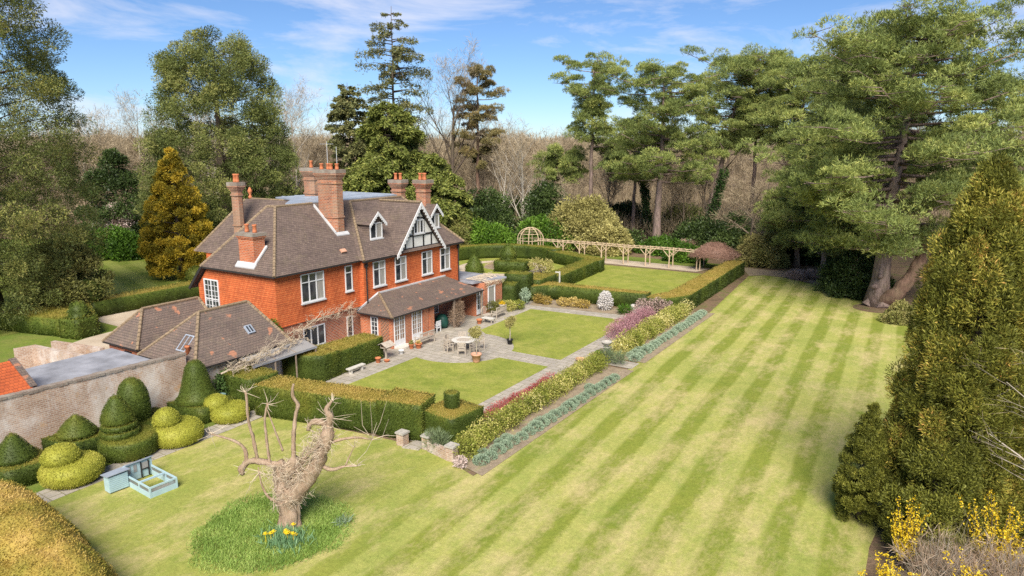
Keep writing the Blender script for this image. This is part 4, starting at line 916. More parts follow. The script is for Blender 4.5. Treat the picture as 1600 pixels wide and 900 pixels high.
topiary('lime green domed topiary on a round drum beside the blue hutch', [('base', lz([(1.0, 0), (1.28, .25), (1.32, .65), (1.15, .92), (.8, 1.0)], 5.1, -16.1), T2(.30, .75, .68, .2)), ('dome', lz([(.75, .85), (.80, 1.2), (.62, 1.52), (.3, 1.68), (.04, 1.72)], 4.75, -16.35), T2(.35, .65, .62, .2))], 44, 'box_lime', loc=(5.1, -16.1))
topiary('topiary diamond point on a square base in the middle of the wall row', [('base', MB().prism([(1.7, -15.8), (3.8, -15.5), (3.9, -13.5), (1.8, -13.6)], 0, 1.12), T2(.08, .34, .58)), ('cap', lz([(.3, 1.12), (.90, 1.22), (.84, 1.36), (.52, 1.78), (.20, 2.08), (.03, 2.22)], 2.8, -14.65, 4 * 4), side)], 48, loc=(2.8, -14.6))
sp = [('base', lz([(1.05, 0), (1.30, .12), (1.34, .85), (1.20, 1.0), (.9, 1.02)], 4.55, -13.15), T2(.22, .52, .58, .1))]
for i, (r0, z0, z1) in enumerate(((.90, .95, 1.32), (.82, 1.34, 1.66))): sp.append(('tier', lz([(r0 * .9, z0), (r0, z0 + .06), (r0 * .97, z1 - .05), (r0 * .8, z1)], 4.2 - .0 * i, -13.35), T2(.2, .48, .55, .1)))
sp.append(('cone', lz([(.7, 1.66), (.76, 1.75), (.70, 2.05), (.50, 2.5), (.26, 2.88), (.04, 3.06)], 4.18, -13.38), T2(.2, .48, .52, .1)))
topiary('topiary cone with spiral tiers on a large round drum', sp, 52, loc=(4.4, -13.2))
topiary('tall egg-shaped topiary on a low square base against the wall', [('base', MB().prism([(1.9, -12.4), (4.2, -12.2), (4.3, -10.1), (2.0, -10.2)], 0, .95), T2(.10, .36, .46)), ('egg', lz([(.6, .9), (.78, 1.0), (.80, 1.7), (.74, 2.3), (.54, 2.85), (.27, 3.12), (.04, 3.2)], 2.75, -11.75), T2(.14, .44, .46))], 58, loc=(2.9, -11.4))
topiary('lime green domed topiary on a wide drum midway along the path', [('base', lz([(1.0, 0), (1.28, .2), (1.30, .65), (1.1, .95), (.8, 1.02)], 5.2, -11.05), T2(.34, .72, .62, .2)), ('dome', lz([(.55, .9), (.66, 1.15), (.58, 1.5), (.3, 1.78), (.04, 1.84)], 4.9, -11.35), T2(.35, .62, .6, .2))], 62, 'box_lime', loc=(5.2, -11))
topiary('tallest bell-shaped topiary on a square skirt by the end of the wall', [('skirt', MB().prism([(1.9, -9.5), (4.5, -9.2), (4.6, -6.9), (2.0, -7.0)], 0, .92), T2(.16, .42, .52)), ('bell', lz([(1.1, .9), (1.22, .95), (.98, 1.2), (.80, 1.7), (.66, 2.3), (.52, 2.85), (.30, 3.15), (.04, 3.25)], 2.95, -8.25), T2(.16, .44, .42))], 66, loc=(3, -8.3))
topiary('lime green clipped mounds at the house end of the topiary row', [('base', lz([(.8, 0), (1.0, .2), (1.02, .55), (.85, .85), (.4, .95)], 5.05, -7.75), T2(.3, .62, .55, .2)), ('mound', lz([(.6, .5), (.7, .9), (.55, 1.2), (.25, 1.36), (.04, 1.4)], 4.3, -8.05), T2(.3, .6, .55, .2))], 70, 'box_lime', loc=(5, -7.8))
topiary('topiary cube with a small clipped drum on top by the brick piers', [('cube', MB().prism([(15.55, -4.1), (17.85, -4.4), (18.15, -1.95), (15.85, -1.65)], 0, 1.56), T2(.14, .36, .76, .1)), ('drum', lz([(.36, 1.5), (.40, 1.6), (.41, 2.3), (.36, 2.38)], 16.75, -2.9, 20), T2(.12, .34, .62, .1))], 74, loc=(16.8, -3), wall=False)
topiary('dome topiary finial on the corner of the drive hedge', [('base', MB().prism([(-20.7, -4.2), (-18.95, -3.75), (-19.2, -1.85), (-20.9, -2.2)], 0, 1.58), T2(.14, .42, .5)), ('dome', lz([(.85, 1.55), (.95, 1.66), (.72, 1.74), (.74, 2.0), (.62, 2.4), (.35, 2.72), (.04, 2.82)], -20.0, -2.9), T2(.2, .42, .46))], 78, loc=(-20, -3), wall=False, dens=110, L=.14, W=.07)
topiary('pyramid topiary on a square box hedge in the round garden', [('base', MB().prism([(-7.6, 38.2), (-3.9, 39.3), (-4.4, 41.2), (-8.0, 40.2)], 0, 1.3), T2(.12, .36, .5)), ('pyramid', lz([(.9, 1.3), (.95, 1.5), (.8, 1.55), (1.05, 1.9), (1.0, 2.2), (.5, 2.9), (.05, 3.35)], -6.6, 39.9, 16), T2(.2, .42, .46))], 82, loc=(-6, 40), wall=False, dens=90, L=.16, W=.08)
topiary('plain cone topiary beyond the flat garden room roof', [('cone', lz([(.95, 0), (1.08, .25), (1.05, .8), (.72, 1.5), (.3, 2.05), (.03, 2.3)], -8.9, 36.0, 20), T2(.16, .42, .42))], 86, loc=(-8.9, 36), wall=False, dens=90, L=.15, W=.07)
topiary('small dome topiary at the foot of the golden conifer', [('dome', lz([(.9, 0), (1.1, .4), (1.0, 1.1), (.6, 1.6), (.05, 1.8)], -32.2, 15.6, 18), T2(.25, .5, .5))], 88, loc=(-32, 15.6), wall=False, dens=60, L=.2, W=.1)
topiary('second dome topiary on the drive hedge under the large left tree', [('dome', lz([(.8, 1.4), (1.0, 1.8), (1.0, 2.4), (.6, 3.0), (.05, 3.2)], -25.9, 0.9, 18), T2(.12, .36, .36))], 90, loc=(-25.9, .9), wall=False, dens=60, L=.2, W=.1)

# ---------------------------------------------------------------- loose shrubs, borders, cushions
def shrub(name, label, cat, blobs, n, L, W, mat, seed=1, group=None, up=.3, rnd=.8, shell=.3, stems=None, tlo=.2, thi=.8):
    F = Fol(seed); F.clumps(blobs, n, L, W, tlo, thi, shell, rnd, up)
    c = np.array(blobs)[:, :3].mean(0)
    if stems:
        t = thing(name, label, cat, (c[0], c[1], 0), group); F.build('foliage', M[mat], t)
        m = MB(); rr = random.Random(seed)
        for b in blobs:
            for _ in range(stems): m.tube([(c[0] + rr.uniform(-.2, .2), c[1] + rr.uniform(-.2, .2), 0), (b[0] + rr.uniform(-.5, .5) * b[3], b[1] + rr.uniform(-.5, .5) * b[4], b[2] + b[5] * .3)], [.02 + .01 * b[5], .008], 4)
        m.build('stem', M['bark_dark'], t); return t
    return tag(F.build(name, M[mat]), label, cat, group)
def row_blobs(a, b, n, r, h, seed, jit=.2, zf=.45):
    rr = random.Random(seed); out = []
    for i in range(n):
        t = (i + .5) / n; s = rr.uniform(.8, 1.15)
        out.append((a[0] + (b[0] - a[0]) * t + rr.uniform(-jit, jit), a[1] + (b[1] - a[1]) * t + rr.uniform(-jit, jit), h * zf * s, r * s, r * s, h * (1 - zf) * s))
    return out
shrub('variegated_hedge', 'nearer loose variegated hedge beside the striped lawn', 'hedge', row_blobs((18.6, -5.0), (18.5, 12.0), 30, .78, 1.15, 1) + row_blobs((18.9, -5.2), (18.0, 12.0), 20, .6, .95, 2), 620, .10, .06, 'varieg', 1, tlo=.1, thi=.75)
shrub('variegated_hedge', 'farther loose variegated hedge beside the mauve heather', 'hedge', row_blobs((18.4, 14.6), (18.6, 30.0), 27, .82, 1.3, 3) + row_blobs((18.8, 14.6), (18.6, 30), 16, .6, 1.0, 4), 560, .12, .07, 'varieg', 2, tlo=.15, thi=.8)
shrub('red_heather', 'low brick-red heather along the terrace path', 'heather', row_blobs((16.95, -2.8), (17.05, 7.6), 24, .45, .42, 5, .1), 330, .09, .035, 'heather_red', 3)
shrub('mauve_heather', 'tall mauve heather at the far end of the terrace path', 'heather', row_blobs((16.6, 18.2), (16.3, 26.2), 16, .9, 1.25, 6, .2), 560, .13, .045, 'heather_pink', 4)
shrub('hydrangea', 'bush of faded pinkish-grey flower heads behind the mauve heather', 'shrub', [(15.6, 27.2, .8, .9, .8, .7), (16.6, 27.6, .9, .9, .8, .75), (17.3, 28.0, .8, .8, .8, .7)], 700, .14, .10, 'greypink', 5, stems=4)
shrub('white_flowered_bush', 'rounded white-flowering bush in front of the far terrace hedge', 'shrub', [(11.9, 27.2, .75, .75, .7, .75), (11.9, 27.2, 1.3, .5, .5, .5)], 1500, .12, .08, 'white_flower', 6, stems=5, tlo=.35, thi=.7)
shrub('strap_leaf_clump', 'bright green strap-leaved clump beside the white bush', 'plant', [(14.1, 26.6, .35, .6, .5, .4)], 420, .45, .05, 'laurel', 7, up=1.2, rnd=.5)
shrub('straw_gold_shrub', 'small straw-gold shrub nearest the terrace seat in the far bed', 'shrub', [(5.4, 26.3, .45, .55, .5, .45), (6.2, 26.3, .4, .55, .5, .4)], 600, .13, .08, 'golden_shrub', 8)
shrub('straw_gold_shrub', 'long straw-gold shrub in the middle of the far terrace bed', 'shrub', [(7.9, 26.5, .42, .7, .5, .42), (8.9, 26.7, .5, .7, .55, .45), (9.9, 26.8, .42, .7, .5, .4)], 700, .13, .08, 'golden_shrub', 9)
shrub('dull_shrub', 'dull brown-green low shrub under the middle hedge block', 'shrub', [(4.9, 27.0, .45, .8, .6, .5)], 800, .14, .07, 'olive', 10, tlo=.0, thi=.4)
shrub('rounded_shrub', 'rounded olive-green shrub beside the garden room window', 'shrub', [(3.5, 20.9, .55, .7, .9, .55), (3.6, 22.0, .5, .7, .8, .5)], 1100, .13, .06, 'olive', 11, tlo=.05, thi=.45)
shrub('variegated_shrub', 'yellow variegated shrub behind the terrace benches', 'shrub', [(4.6, 22.2, .5, .7, .7, .5), (5.0, 23.2, .45, .6, .7, .45)], 700, .13, .08, 'varieg', 12)
shrub('upright_pale_plant', 'upright pale green plant at the foot of the dark hedge block', 'plant', [(4.6, 25.0, .9, .45, .45, .75)], 420, .28, .06, 'lavender', 13, up=.8)
shrub('yellow_green_shrub', 'spreading yellow-green shrub beside the pyramid topiary', 'shrub', [(-2.9, 40.2, 1.1, 1.0, 1.0, .8), (-1.7, 40.6, .9, .9, .9, .8)], 600, .22, .10, 'holm', 14, stems=5)
shrub('bare_bed_shrub', 'low bare brown shrub in the round garden bed', 'shrub', [(-9.3, 41.4, .3, 1.4, 1.3, .4)], 900, .3, .03, 'twig_brown', 15)
shrub('rosemary_bush', 'upright rosemary bush by the brick piers', 'shrub', [(17.6, -5.0, .55, .5, .42, .55), (17.0, -4.95, .45, .35, .3, .5)], 520, .34, .028, 'rosemary', 16, up=1.3, rnd=.4)
shrub('climbing_shrub', 'bushy brown leafless climber at the veranda opening', 'shrub', [(4.0, 14.9, .9, .65, .7, .8), (3.9, 15.2, 1.7, .45, .5, .6)], 1300, .26, .022, 'twig_brown', 17, up=.6, rnd=1.0, stems=6)
shrub('ivy_shrub', 'dark glossy ivy bush against the outbuilding wall', 'ivy', [(2.7, -6.6, .8, .55, .7, .85), (2.9, -5.7, .9, .55, .7, .8), (2.6, -6.1, 1.5, .4, .7, .5)], 700, .15, .11, 'ivy', 18)
shrub('grassy_tuft', 'wispy green tuft beside the stone urn', 'plant', [(18.7, 12.5, .45, .4, .45, .5), (19.5, 12.7, .35, .35, .4, .4)], 380, .5, .025, 'rosemary', 19, up=1.5, rnd=.4)
shrub('grey_sage', 'grey woolly plant at the near end of the cushion row', 'plant', [(19.35, -5.75, .25, .32, .3, .3)], 420, .12, .05, 'greypink', 20)
shrub('green_sprout', 'fresh green sprouting plant by the stone urn', 'plant', [(17.6, 13.6, .2, .35, .35, .3)], 220, .2, .06, 'laurel', 21, up=1)
def cushion(label, x, y, r, seed, group):
    F = Fol(seed); F.clumps([(x, y, r * .35, r, r, r * .62)], int(900 * (r / .38)), .075, .022, .3, .7, .86, .35, .2, .1)
    F.clumps([(x, y, r * .2, r * .8, r * .8, r * .5)], 260, .12, .09, .15, .35, .8, .7, .1, .05)
    return tag(F.build('cushion_plant', M['lavender']), label, 'plant', group)
rr = random.Random(8)
proto_a = cushion('silvery green cushion plant in the near row beside the striped lawn', 19.95, -4.9, .40, 200, 'near row of silvery cushion plants')
proto_b = cushion('silvery green cushion plant in the far row beside the striped lawn', 20.0, 14.3, .42, 201, 'far row of silvery cushion plants')
def place_copy(o, base, x, y, s, rz):
    c = o.copy(); COL.objects.link(c)
    Mx = Matrix.Translation((x, y, 0)) @ Matrix.Rotation(rz, 4, 'Z') @ Matrix.Scale(s, 4) @ Matrix.Translation((-base[0], -base[1], 0))
    c.matrix_world = Mx; return c
for i in range(1, 22):
    y = -4.9 + i * .70 + rr.uniform(-.06, .06)
    place_copy(proto_a, (19.95, -4.9), 19.95 + .025 * i + rr.uniform(-.06, .06), y, rr.uniform(.82, 1.12), rr.uniform(0, 6))
    if i in (1, 3, 4, 17): place_copy(proto_a, (19.95, -4.9), 19.45 + .025 * i, y + .2, rr.uniform(.7, .9), rr.uniform(0, 6))
for i in range(1, 24):
    y = 14.3 + i * .70 + rr.uniform(-.05, .05)
    place_copy(proto_b, (20.0, 14.3), 20.0 + rr.uniform(-.08, .08), y, rr.uniform(.8, 1.1), rr.uniform(0, 6))
    if i < 4: place_copy(proto_b, (20.0, 14.3), 19.45, y, rr.uniform(.75, .9), rr.uniform(0, 6))
# ---------------------------------------------------------------- garden furniture and ornaments
def seat_thing(name, label, cat, loc, rz, w, group=None, d=.52, h=.44, bh=.95, slats=7, arms=True, mat='teak'):
    t = thing(name, label, cat, (0, 0, 0), group); m = M[mat]; hw = w / 2
    s = MB()
    for i in range(5): y = -d / 2 + d * (i + .5) / 5; s.box(-hw + .03, hw - .03, y - .042, y + .042, h - .03, h)
    s.box(-hw + .05, hw - .05, -d / 2, -d / 2 + .03, h - .10, h - .031); s.box(-hw + .05, hw - .05, d / 2 - .03, d / 2, h - .10, h - .031); s.build('seat', m, t)
    b = MB(); b.box(-hw + .06, hw - .06, d / 2 - .02, d / 2 + .025, bh - .09, bh); b.box(-hw + .06, hw - .06, d / 2 - .015, d / 2 + .02, h + .08, h + .13)
    for i in range(slats): x = -hw + .1 + (w - .2) * (i + .5) / slats; b.box(x - .022, x + .022, d / 2 - .01, d / 2 + .012, h + .13, bh - .09)
    b.build('backrest', m, t)
    for sx in (-1, 1):
        for sy, hh in ((-1, .64 if arms else h - .03), (1, bh)):
            l = MB(); l.box(sx * (hw - .03) - .03, sx * (hw - .03) + .03, sy * (d / 2 - .03) - .03, sy * (d / 2 - .03) + .03, 0, hh); l.build('leg', m, t)
        if arms:
            a = MB(); a.box(sx * (hw - .03) - .04, sx * (hw - .03) + .04, -d / 2 - .02, d / 2 - .061, .641, .67); a.build('armrest', m, t)
    t.location = loc; t.rotation_euler = (0, 0, rz)
    return t
tb_ = thing('round_table', 'round white-topped garden table with patterned ring on the terrace', 'table', (8.15, 10.1, 0))
m = MB(); m.lathe([(.52, .70), (.86, .70), (.90, .72), (.90, .745), (.86, .76), (.55, .76), (.52, .745)], (8.15, 10.1, 0), 36); m.build('tabletop', M['stone_pale'], tb_)
m = MB(); m.lathe([(.50, .735), (.50, .757)], (8.15, 10.1, 0), 30); m.build('centre_disc', M['teak'], tb_)
for i in range(16):
    a = 2 * math.pi * i / 16
    if i % 4 == 2:
        m = MB(); m.beam((8.15 + .6 * math.cos(a), 10.1 + .6 * math.sin(a), 0), (8.15 + .55 * math.cos(a), 10.1 + .55 * math.sin(a), .70), .07); m.build('leg', M['teak'], tb_)
m = MB(); m.beam((7.7, 9.7, .3), (8.6, 10.5, .3), .05); m.beam((7.7, 10.5, .36), (8.6, 9.7, .36), .05); m.build('stretcher', M['teak'], tb_)
ch_lab = ['slatted garden chair on the house side of the round table', 'slatted garden chair between the potted tree and the round table', 'slatted garden chair nearest the lawn at the round table', 'slatted garden chair on the right of the round table', 'slatted garden chair behind the round table', 'slatted garden chair beside the black pot at the round table']
c0 = None
for i, (a, lab) in enumerate(zip((185, 245, 300, 345, 130, 40), ch_lab)):
    r_ = 1.28; x, y = 8.15 + r_ * math.cos(R(a)), 10.1 + r_ * math.sin(R(a)); rz = R(a) - math.pi / 2 + 0
    if c0 is None: c0 = seat_thing('garden_chair', lab, 'chair', (x, y, .012), rz, .58, 'garden chairs around the round table')
    else: dup(c0, (x, y, .012), rz, label=lab)
b0 = seat_thing('garden_bench', 'weathered wooden bench beside the french doors', 'bench', (4.75, 9.75, .012), -math.pi / 2, 1.75, None, .58, .45, 1.0, 12)
dup(b0, (4.95, 19.9, .012), -math.pi / 2 + .05, 1.0, label='weathered wooden bench at the far edge of the terrace')
rt = thing('round_back_seat', 'wooden seat with a round arched back near the garden room', 'seat', (4.5, 18.55, 0))
m = MB(); m.box(4.3, 4.9, 18.1, 19.0, .42, .46); m.build('seat', M['teak'], rt)
m = MB(); m.tube([(4.25, 18.55 + .42 * math.cos(R(a)), .7 + .42 * math.sin(R(a))) for a in range(0, 181, 15)], .035, 6)
for i in range(5): y = 18.55 - .3 + .15 * i; m.tube([(4.25, y, .46), (4.25, y, .7 + .38 * math.sqrt(max(0, 1 - ((y - 18.55) / .42) ** 2)))], .018, 5)
m.build('backrest', M['teak'], rt)
for x, y in ((4.35, 18.15), (4.85, 18.15), (4.35, 18.95), (4.85, 18.95)): m = MB(); m.box(x - .03, x + .03, y - .03, y + .03, 0, .42); m.build('leg', M['teak'], rt)
lt = thing('low_table', 'low pale wooden table end-on to the terrace benches', 'table', (5.3, 17.6, 0))
m = MB(); m.box(4.8, 5.9, 17.3, 17.9, .40, .45); m.build('tabletop', M['stone_pale'], lt)
for x, y in ((4.88, 17.36), (5.82, 17.36), (4.88, 17.84), (5.82, 17.84)): m = MB(); m.box(x - .03, x + .03, y - .03, y + .03, 0, .40); m.build('leg', M['teak'], lt)

def pot_prof(r, h): return [(r * .62, 0), (r * .70, h * .1), (r * .92, h * .82), (r * 1.06, h * .83), (r * 1.08, h), (r * .92, h), (r * .88, h * .86)]
def pot(label, x, y, r, h, mat='terracotta', plant=None, group=None):
    t = thing('flower_pot', label, 'plant pot', (x, y, 0), group); m = MB(); m.lathe(pot_prof(r, h), (x, y, .012), 16); m.build('pot', M[mat], t, True)
    m = MB(); m.lathe([(r * .88, h * .8), (r * .3, h * .84)], (x, y, .012), 12); m.build('soil', M['soil'], t)
    if plant:
        F = Fol(int(x * 10)); F.clumps([(x, y, h + plant[1] * .4, plant[0], plant[0], plant[1] * .6)], plant[3], .12, .05, .2, .8, .2, .8, .5); F.build('plant', M[plant[2]], t)
    return t
def lollipop(label, x, y, potm, pr, ph, trunk, cr, seed):
    t = thing('potted_tree', label, 'potted tree', (x, y, 0)); m = MB(); m.lathe(pot_prof(pr, ph), (x, y, .018), 18); m.build('pot', M[potm], t, True)
    m = MB(); m.tube([(x, y, ph * .8), (x + .03, y, ph + trunk * .5), (x, y, ph + trunk)], [.045, .04, .035], 7); m.build('trunk', M['bark_pale'], t)
    F = Fol(seed); F.clumps([(x, y, ph + trunk + cr * .8, cr, cr, cr * .95)] + [(x + random.Random(seed + i).uniform(-.6, .6) * cr, y + random.Random(seed + 9 * i).uniform(-.6, .6) * cr, ph + trunk + cr * random.Random(seed + 5 * i).uniform(.4, 1.5), cr * .5, cr * .5, cr * .45) for i in range(7)], 260, .11, .05, .4, .9, .35, .8, .3)
    F.build('crown', M['holm'], t); return t
lollipop('potted standard tree in a large pale terracotta pot by the round table', 10.75, 8.0, 'terracotta_pale', .36, .62, .95, .52, 5)
lollipop('slender potted tree in a black square pot at the curved terrace edge', 10.4, 13.0, 'blackpot', .24, .40, .95, .50, 6)
pot('terracotta pot with a small plant at the left end of the bench', 4.75, 8.15, .2, .36, plant=(.16, .25, 'olive', 120))
pot('rounder terracotta pot in front of the bench end', 5.15, 8.5, .26, .40, plant=(.14, .2, 'golden_shrub', 90))
pot('terracotta pot on the paving beside the bird table', 5.0, 4.25, .2, .38)
pot('small terracotta bowl next to the bird table foot', 5.4, 4.7, .2, .16)
pot('lone terracotta pot on the paving by the veranda post', 4.9, 16.9, .24, .40)
pot('white enamel bucket beside the french door step', 5.0, 6.7, .2, .3, 'white')
pot('wide shallow terracotta bowl at the crossing of the paths', 16.9, 12.0, .35, .22, 'terracotta_pale')
pot('small pot of orange flowers on the terrace bench', 4.3, 21.4, .25, .75, 'stone', plant=(.32, .25, 'forsythia', 220))
bt = thing('bird_table', 'wooden bird table with a pitched roof by the hedge end', 'bird table', (4.9, 5.2, 0))
m = MB(); m.box(4.85, 4.95, 5.15, 5.25, 0, .85); m.build('post', M['teak'], bt)
m = MB(); m.box(4.6, 5.2, 4.9, 5.5, .85, .89); m.build('tray', M['teak'], bt)
m = MB(); m.slab([(4.9, 4.7, 1.30), (4.9, 5.7, 1.30), (5.42, 5.7, 1.02), (5.42, 4.7, 1.02)], .03); m.slab([(4.9, 4.7, 1.30), (4.9, 5.7, 1.30), (4.38, 5.7, 1.02), (4.38, 4.7, 1.02)], .03); m.build('roof', M['teak'], bt)
m = MB(); [m.box(x - .02, x + .02, y - .02, y + .02, .89, 1.1) for x in (4.65, 5.15) for y in (4.95, 5.45)]; m.build('corner_posts', M['teak'], bt)
tr = MB()
for i in range(-3, 9):
    for s in (1, -1):
        a = Vector((2.55, 7.30, .3 + i * .28)); b = Vector((3.35, 7.30, .3 + i * .28 + .8))
        if s < 0: a, b = Vector((3.35, 7.305, .3 + i * .28)), Vector((2.55, 7.305, .3 + i * .28 + .8))
        lo, hi = .15, 2.15
        d = b - a; t0 = max(0, (lo - a.z) / d.z); t1 = min(1, (hi - a.z) / d.z)
        if t1 > t0: tr.beam(a + d * t0, a + d * t1, .028, .02)
tag(tr.build('trellis', M['timber']), 'diamond wooden trellis on the brick end of the veranda', 'trellis')
bq = thing('covered_barbecue', 'barbecue under a dark green cover inside the veranda opening', 'barbecue', (2.9, 14.2, 0))
m = MB(); m.lathe([(.55, .05), (.6, .4), (.55, .85), (.35, 1.1), (.1, 1.15)], (2.9, 14.3, 0), 14, 1, .8); m.build('cover', M['green_cover'], bq, True)
m = MB(); [m.box(x - .03, x + .03, y - .03, y + .03, 0, .15) for x in (2.55, 3.25) for y in (14.0, 14.6)]; m.build('legs', M['black'], bq)
wc = seat_thing('white_chair', 'white slatted chair in the veranda opening beside the covered barbecue', 'chair', (3.35, 13.0, 0), -math.pi / 2, .55, mat='white')
bs = thing('stone_bench', 'low pale stone bench in front of the stepped hedge', 'bench', (5.1, 1.9, 0))
m = MB(); m.box(4.95, 5.3, 1.2, 2.7, .34, .42); m.build('seat', M['stone_pale'], bs)
for y in (1.4, 2.4): m = MB(); m.box(5.0, 5.25, y, y + .12, 0, .34); m.build('support', M['stone_pale'], bs)
ur = thing('stone_pedestal', 'carved stone pedestal and urn where the border is crossed', 'pedestal', (18.35, 13.1, 0))
m = MB(); m.lathe([(.34, 0), (.34, .14), (.26, .16), (.24, .9), (.30, .94), (.34, .98), (.34, 1.04)], (18.35, 13.1, .0), 4, rot=sq); m.build('plinth', M['stone'], ur)
m = MB(); m.lathe([(.12, 1.04), (.10, 1.12), (.30, 1.22), (.36, 1.36), (.40, 1.42), (.34, 1.42), (.28, 1.34)], (18.35, 13.1, 0), 16); m.build('urn', M['stone'], ur, True)
sb = MB(); sb.box(14.3, 15.5, 27.3, 27.9, 0, .62); sb.box(14.25, 15.55, 27.25, 27.95, .62, .72)
tag(sb.build('stone_chest', M['stone_pale']), 'pale stone block seat beside the faded pink bush', 'stone block')
# brick piers and steps by the cube topiary
for (x, y, h, lab) in ((15.35, -5.25, .62, 'brick pier with stone cap left of the garden step'), (16.75, -4.95, .66, 'brick pier with stone cap right of the garden step'), (18.55, -5.35, .7, 'brick pier with stone cap at the start of the variegated hedge')):
    t = thing('brick_pier', lab, 'pier', (x, y, 0), 'low brick piers at the terrace corner')
    m = MB(); m.box(x - .22, x + .22, y - .22, y + .22, 0, h); m.build('pier', M['brick_old'], t)
    m = MB(); m.box(x - .27, x + .27, y - .27, y + .27, h, h + .09); m.build('cap', M['stone'], t)
m = MB(); m.prism([(16.95, -5.25), (18.35, -5.55), (18.35, -5.3), (16.95, -5.0)], 0, .52)
tag(m.build('dwarf_wall', M['brick_old']), 'dwarf brick wall between two piers behind the rosemary', 'wall')
m = MB(); m.prism([(15.6, -5.6), (16.5, -5.4), (16.45, -4.5), (15.65, -4.6)], 0, .06)
tag(m.build('garden_step', M['paving']), 'flat stone step between the brick piers', 'step')
# statue
st = thing('stone_statue', 'pale stone statue of a draped standing figure in the round garden', 'statue', (-8.1, 41.6, 0))
m = MB(); m.lathe([(.42, 0), (.42, .15), (.32, .2), (.32, .62), (.4, .68), (.4, .76)], (-8.1, 41.6, 0), 4, rot=sq); m.build('plinth', M['stone'], st)
m = MB(); m.lathe([(.27, .76), (.26, 1.0), (.22, 1.35), (.20, 1.55), (.24, 1.75), (.27, 1.95), (.28, 2.08), (.20, 2.18), (.085, 2.22), (.075, 2.30), (.115, 2.36), (.135, 2.46), (.115, 2.57), (.03, 2.63)], (-8.1, 41.6, 0), 14, 1.0, .8)
m.tube([(-8.1 + .24, 41.55, 2.05), (-8.1 + .36, 41.45, 1.78), (-8.1 + .16, 41.32, 1.62)], [.075, .06, .05], 7); m.tube([(-8.1 - .24, 41.55, 2.05), (-8.1 - .34, 41.5, 1.72), (-8.1 - .30, 41.42, 1.42)], [.075, .06, .045], 7)
m.build('figure', M['stone_pale'], st, True)
gp = thing('garden_post', 'white wooden post with an arm by the middle hedge', 'post', (1.2, 34.0, 0))
m = MB(); m.box(4.55, 4.67, 31.9, 32.02, 0, 2.2); m.build('post', M['stone_pale'], gp)
m = MB(); m.box(4.1, 4.549, 31.92, 32.0, 2.02, 2.14); m.build('arm', M['stone_pale'], gp)

# rabbit hutch with run
hu = thing('rabbit_hutch', 'pale blue wooden rabbit hutch with an open-topped run on the grass', 'hutch', (8.6, -15.2, 0))
hx = Matrix.Translation((7.45, -15.95, 0)) @ Matrix.Rotation(R(86), 4, 'Z')   # local x along the house of the hutch
def hbox(mb, x0, x1, y0, y1, z0, z1):
    mb.hexa([hx @ Vector(p) for p in [(x0, y0, z0), (x1, y0, z0), (x1, y1, z0), (x0, y1, z0), (x0, y0, z1), (x1, y0, z1), (x1, y1, z1), (x0, y1, z1)]])
Lh = 2.1
m = MB(); hbox(m, 0, .82, -.46, 0, .05, .76); hbox(m, .821, Lh, -.06, 0, .05, .84)
for i in range(8): hbox(m, .02, .80, -.474, -.461, .08 + i * .085, .145 + i * .085)
m.build('wall', M['blue'], hu)
m = MB(); m.hexa([hx @ Vector(p) for p in [(-.08, -.54, .84), (.90, -.54, .86), (.90, .10, .78), (-.08, .10, .76), (-.08, -.54, .875), (.90, -.54, .895), (.90, .10, .815), (-.08, .10, .795)]])
m.hexa([hx @ Vector(p) for p in [(.902, -.16, .885), (Lh + .05, -.16, .90), (Lh + .05, .10, .82), (.902, .10, .80), (.902, -.16, .92), (Lh + .05, -.16, .935), (Lh + .05, .10, .855), (.902, .10, .835)]]); m.build('roof', M['lead'], hu)
m = MB()
for x in (.98, 1.26): hbox(m, x, x + .14, -.08, -.061, .42, .76)
m.build('window', M['poly'], hu)
m = MB(); hbox(m, 1.56, 1.60, -.13, -.062, .08, .80); hbox(m, 1.90, 1.94, -.13, -.062, .08, .80); hbox(m, 1.60, 1.90, -.12, -.08, .42, .46); m.build('door_frame', M['black'], hu)
m = MB(); hbox(m, 1.61, 1.89, -.11, -.09, .47, .76); m.build('door', M['poly'], hu)
# run
x0, x1, y0, y1 = .84, 2.08, -2.25, -.66
m = MB()
for (a, b, c, d) in ((x0, x0 + .06, y0, y1 + .6), (x1 - .06, x1, y0, y1 + .6), (x0 + .06, x1 - .06, y0, y0 + .06), (x0 + .06, x1 - .06, -1.36, -1.28)):
    hbox(m, a, b, c, d, .43, .50)
for (a, b, c, d) in ((x0 + .005, x0 + .04, y0 + .07, y1 + .6), (x1 - .04, x1 - .005, y0 + .07, y1 + .6), (x0 + .07, x1 - .07, y0 + .005, y0 + .04)):
    hbox(m, a, b, c, d, .0, .25)
for (a, b) in ((x0, y0), (x1 - .07, y0), (x0, -1.36), (x1 - .07, -1.36)): hbox(m, a - .003, a + .073, b - .003, b + .073, 0, .432)
m.build('run_frame', M['blue'], hu)
m = MB(); hbox(m, x0 + .02, x0 + .03, y0 + .07, y1 + .55, .25, .43); hbox(m, x1 - .03, x1 - .02, y0 + .07, y1 + .55, .25, .43); hbox(m, x0 + .07, x1 - .07, y0 + .02, y0 + .03, .25, .43); m.build('wire_mesh', M['wire'], hu)
m = MB(); hbox(m, x0 + .1, x1 - .1, y0 + .1, -1.4, .05, .09); m.build('tray', M['concrete'], hu)
wtub = thing('water_tub', 'pale teal covered tub beside the ivy and the tallest topiary', 'tub', (3.3, -6.75, 0))
m = MB(); m.lathe([(.26, 0), (.30, .5), (.30, .75), (.26, .80)], (3.15, -6.95, 0), 14); m.build('barrel', M['teal_pale'], wtub, True)
m = MB(); m.lathe([(.31, .80), (.31, .86), (.1, .9)], (3.15, -6.95, 0), 14); m.build('lid', M['teal_pale'], wtub, True)

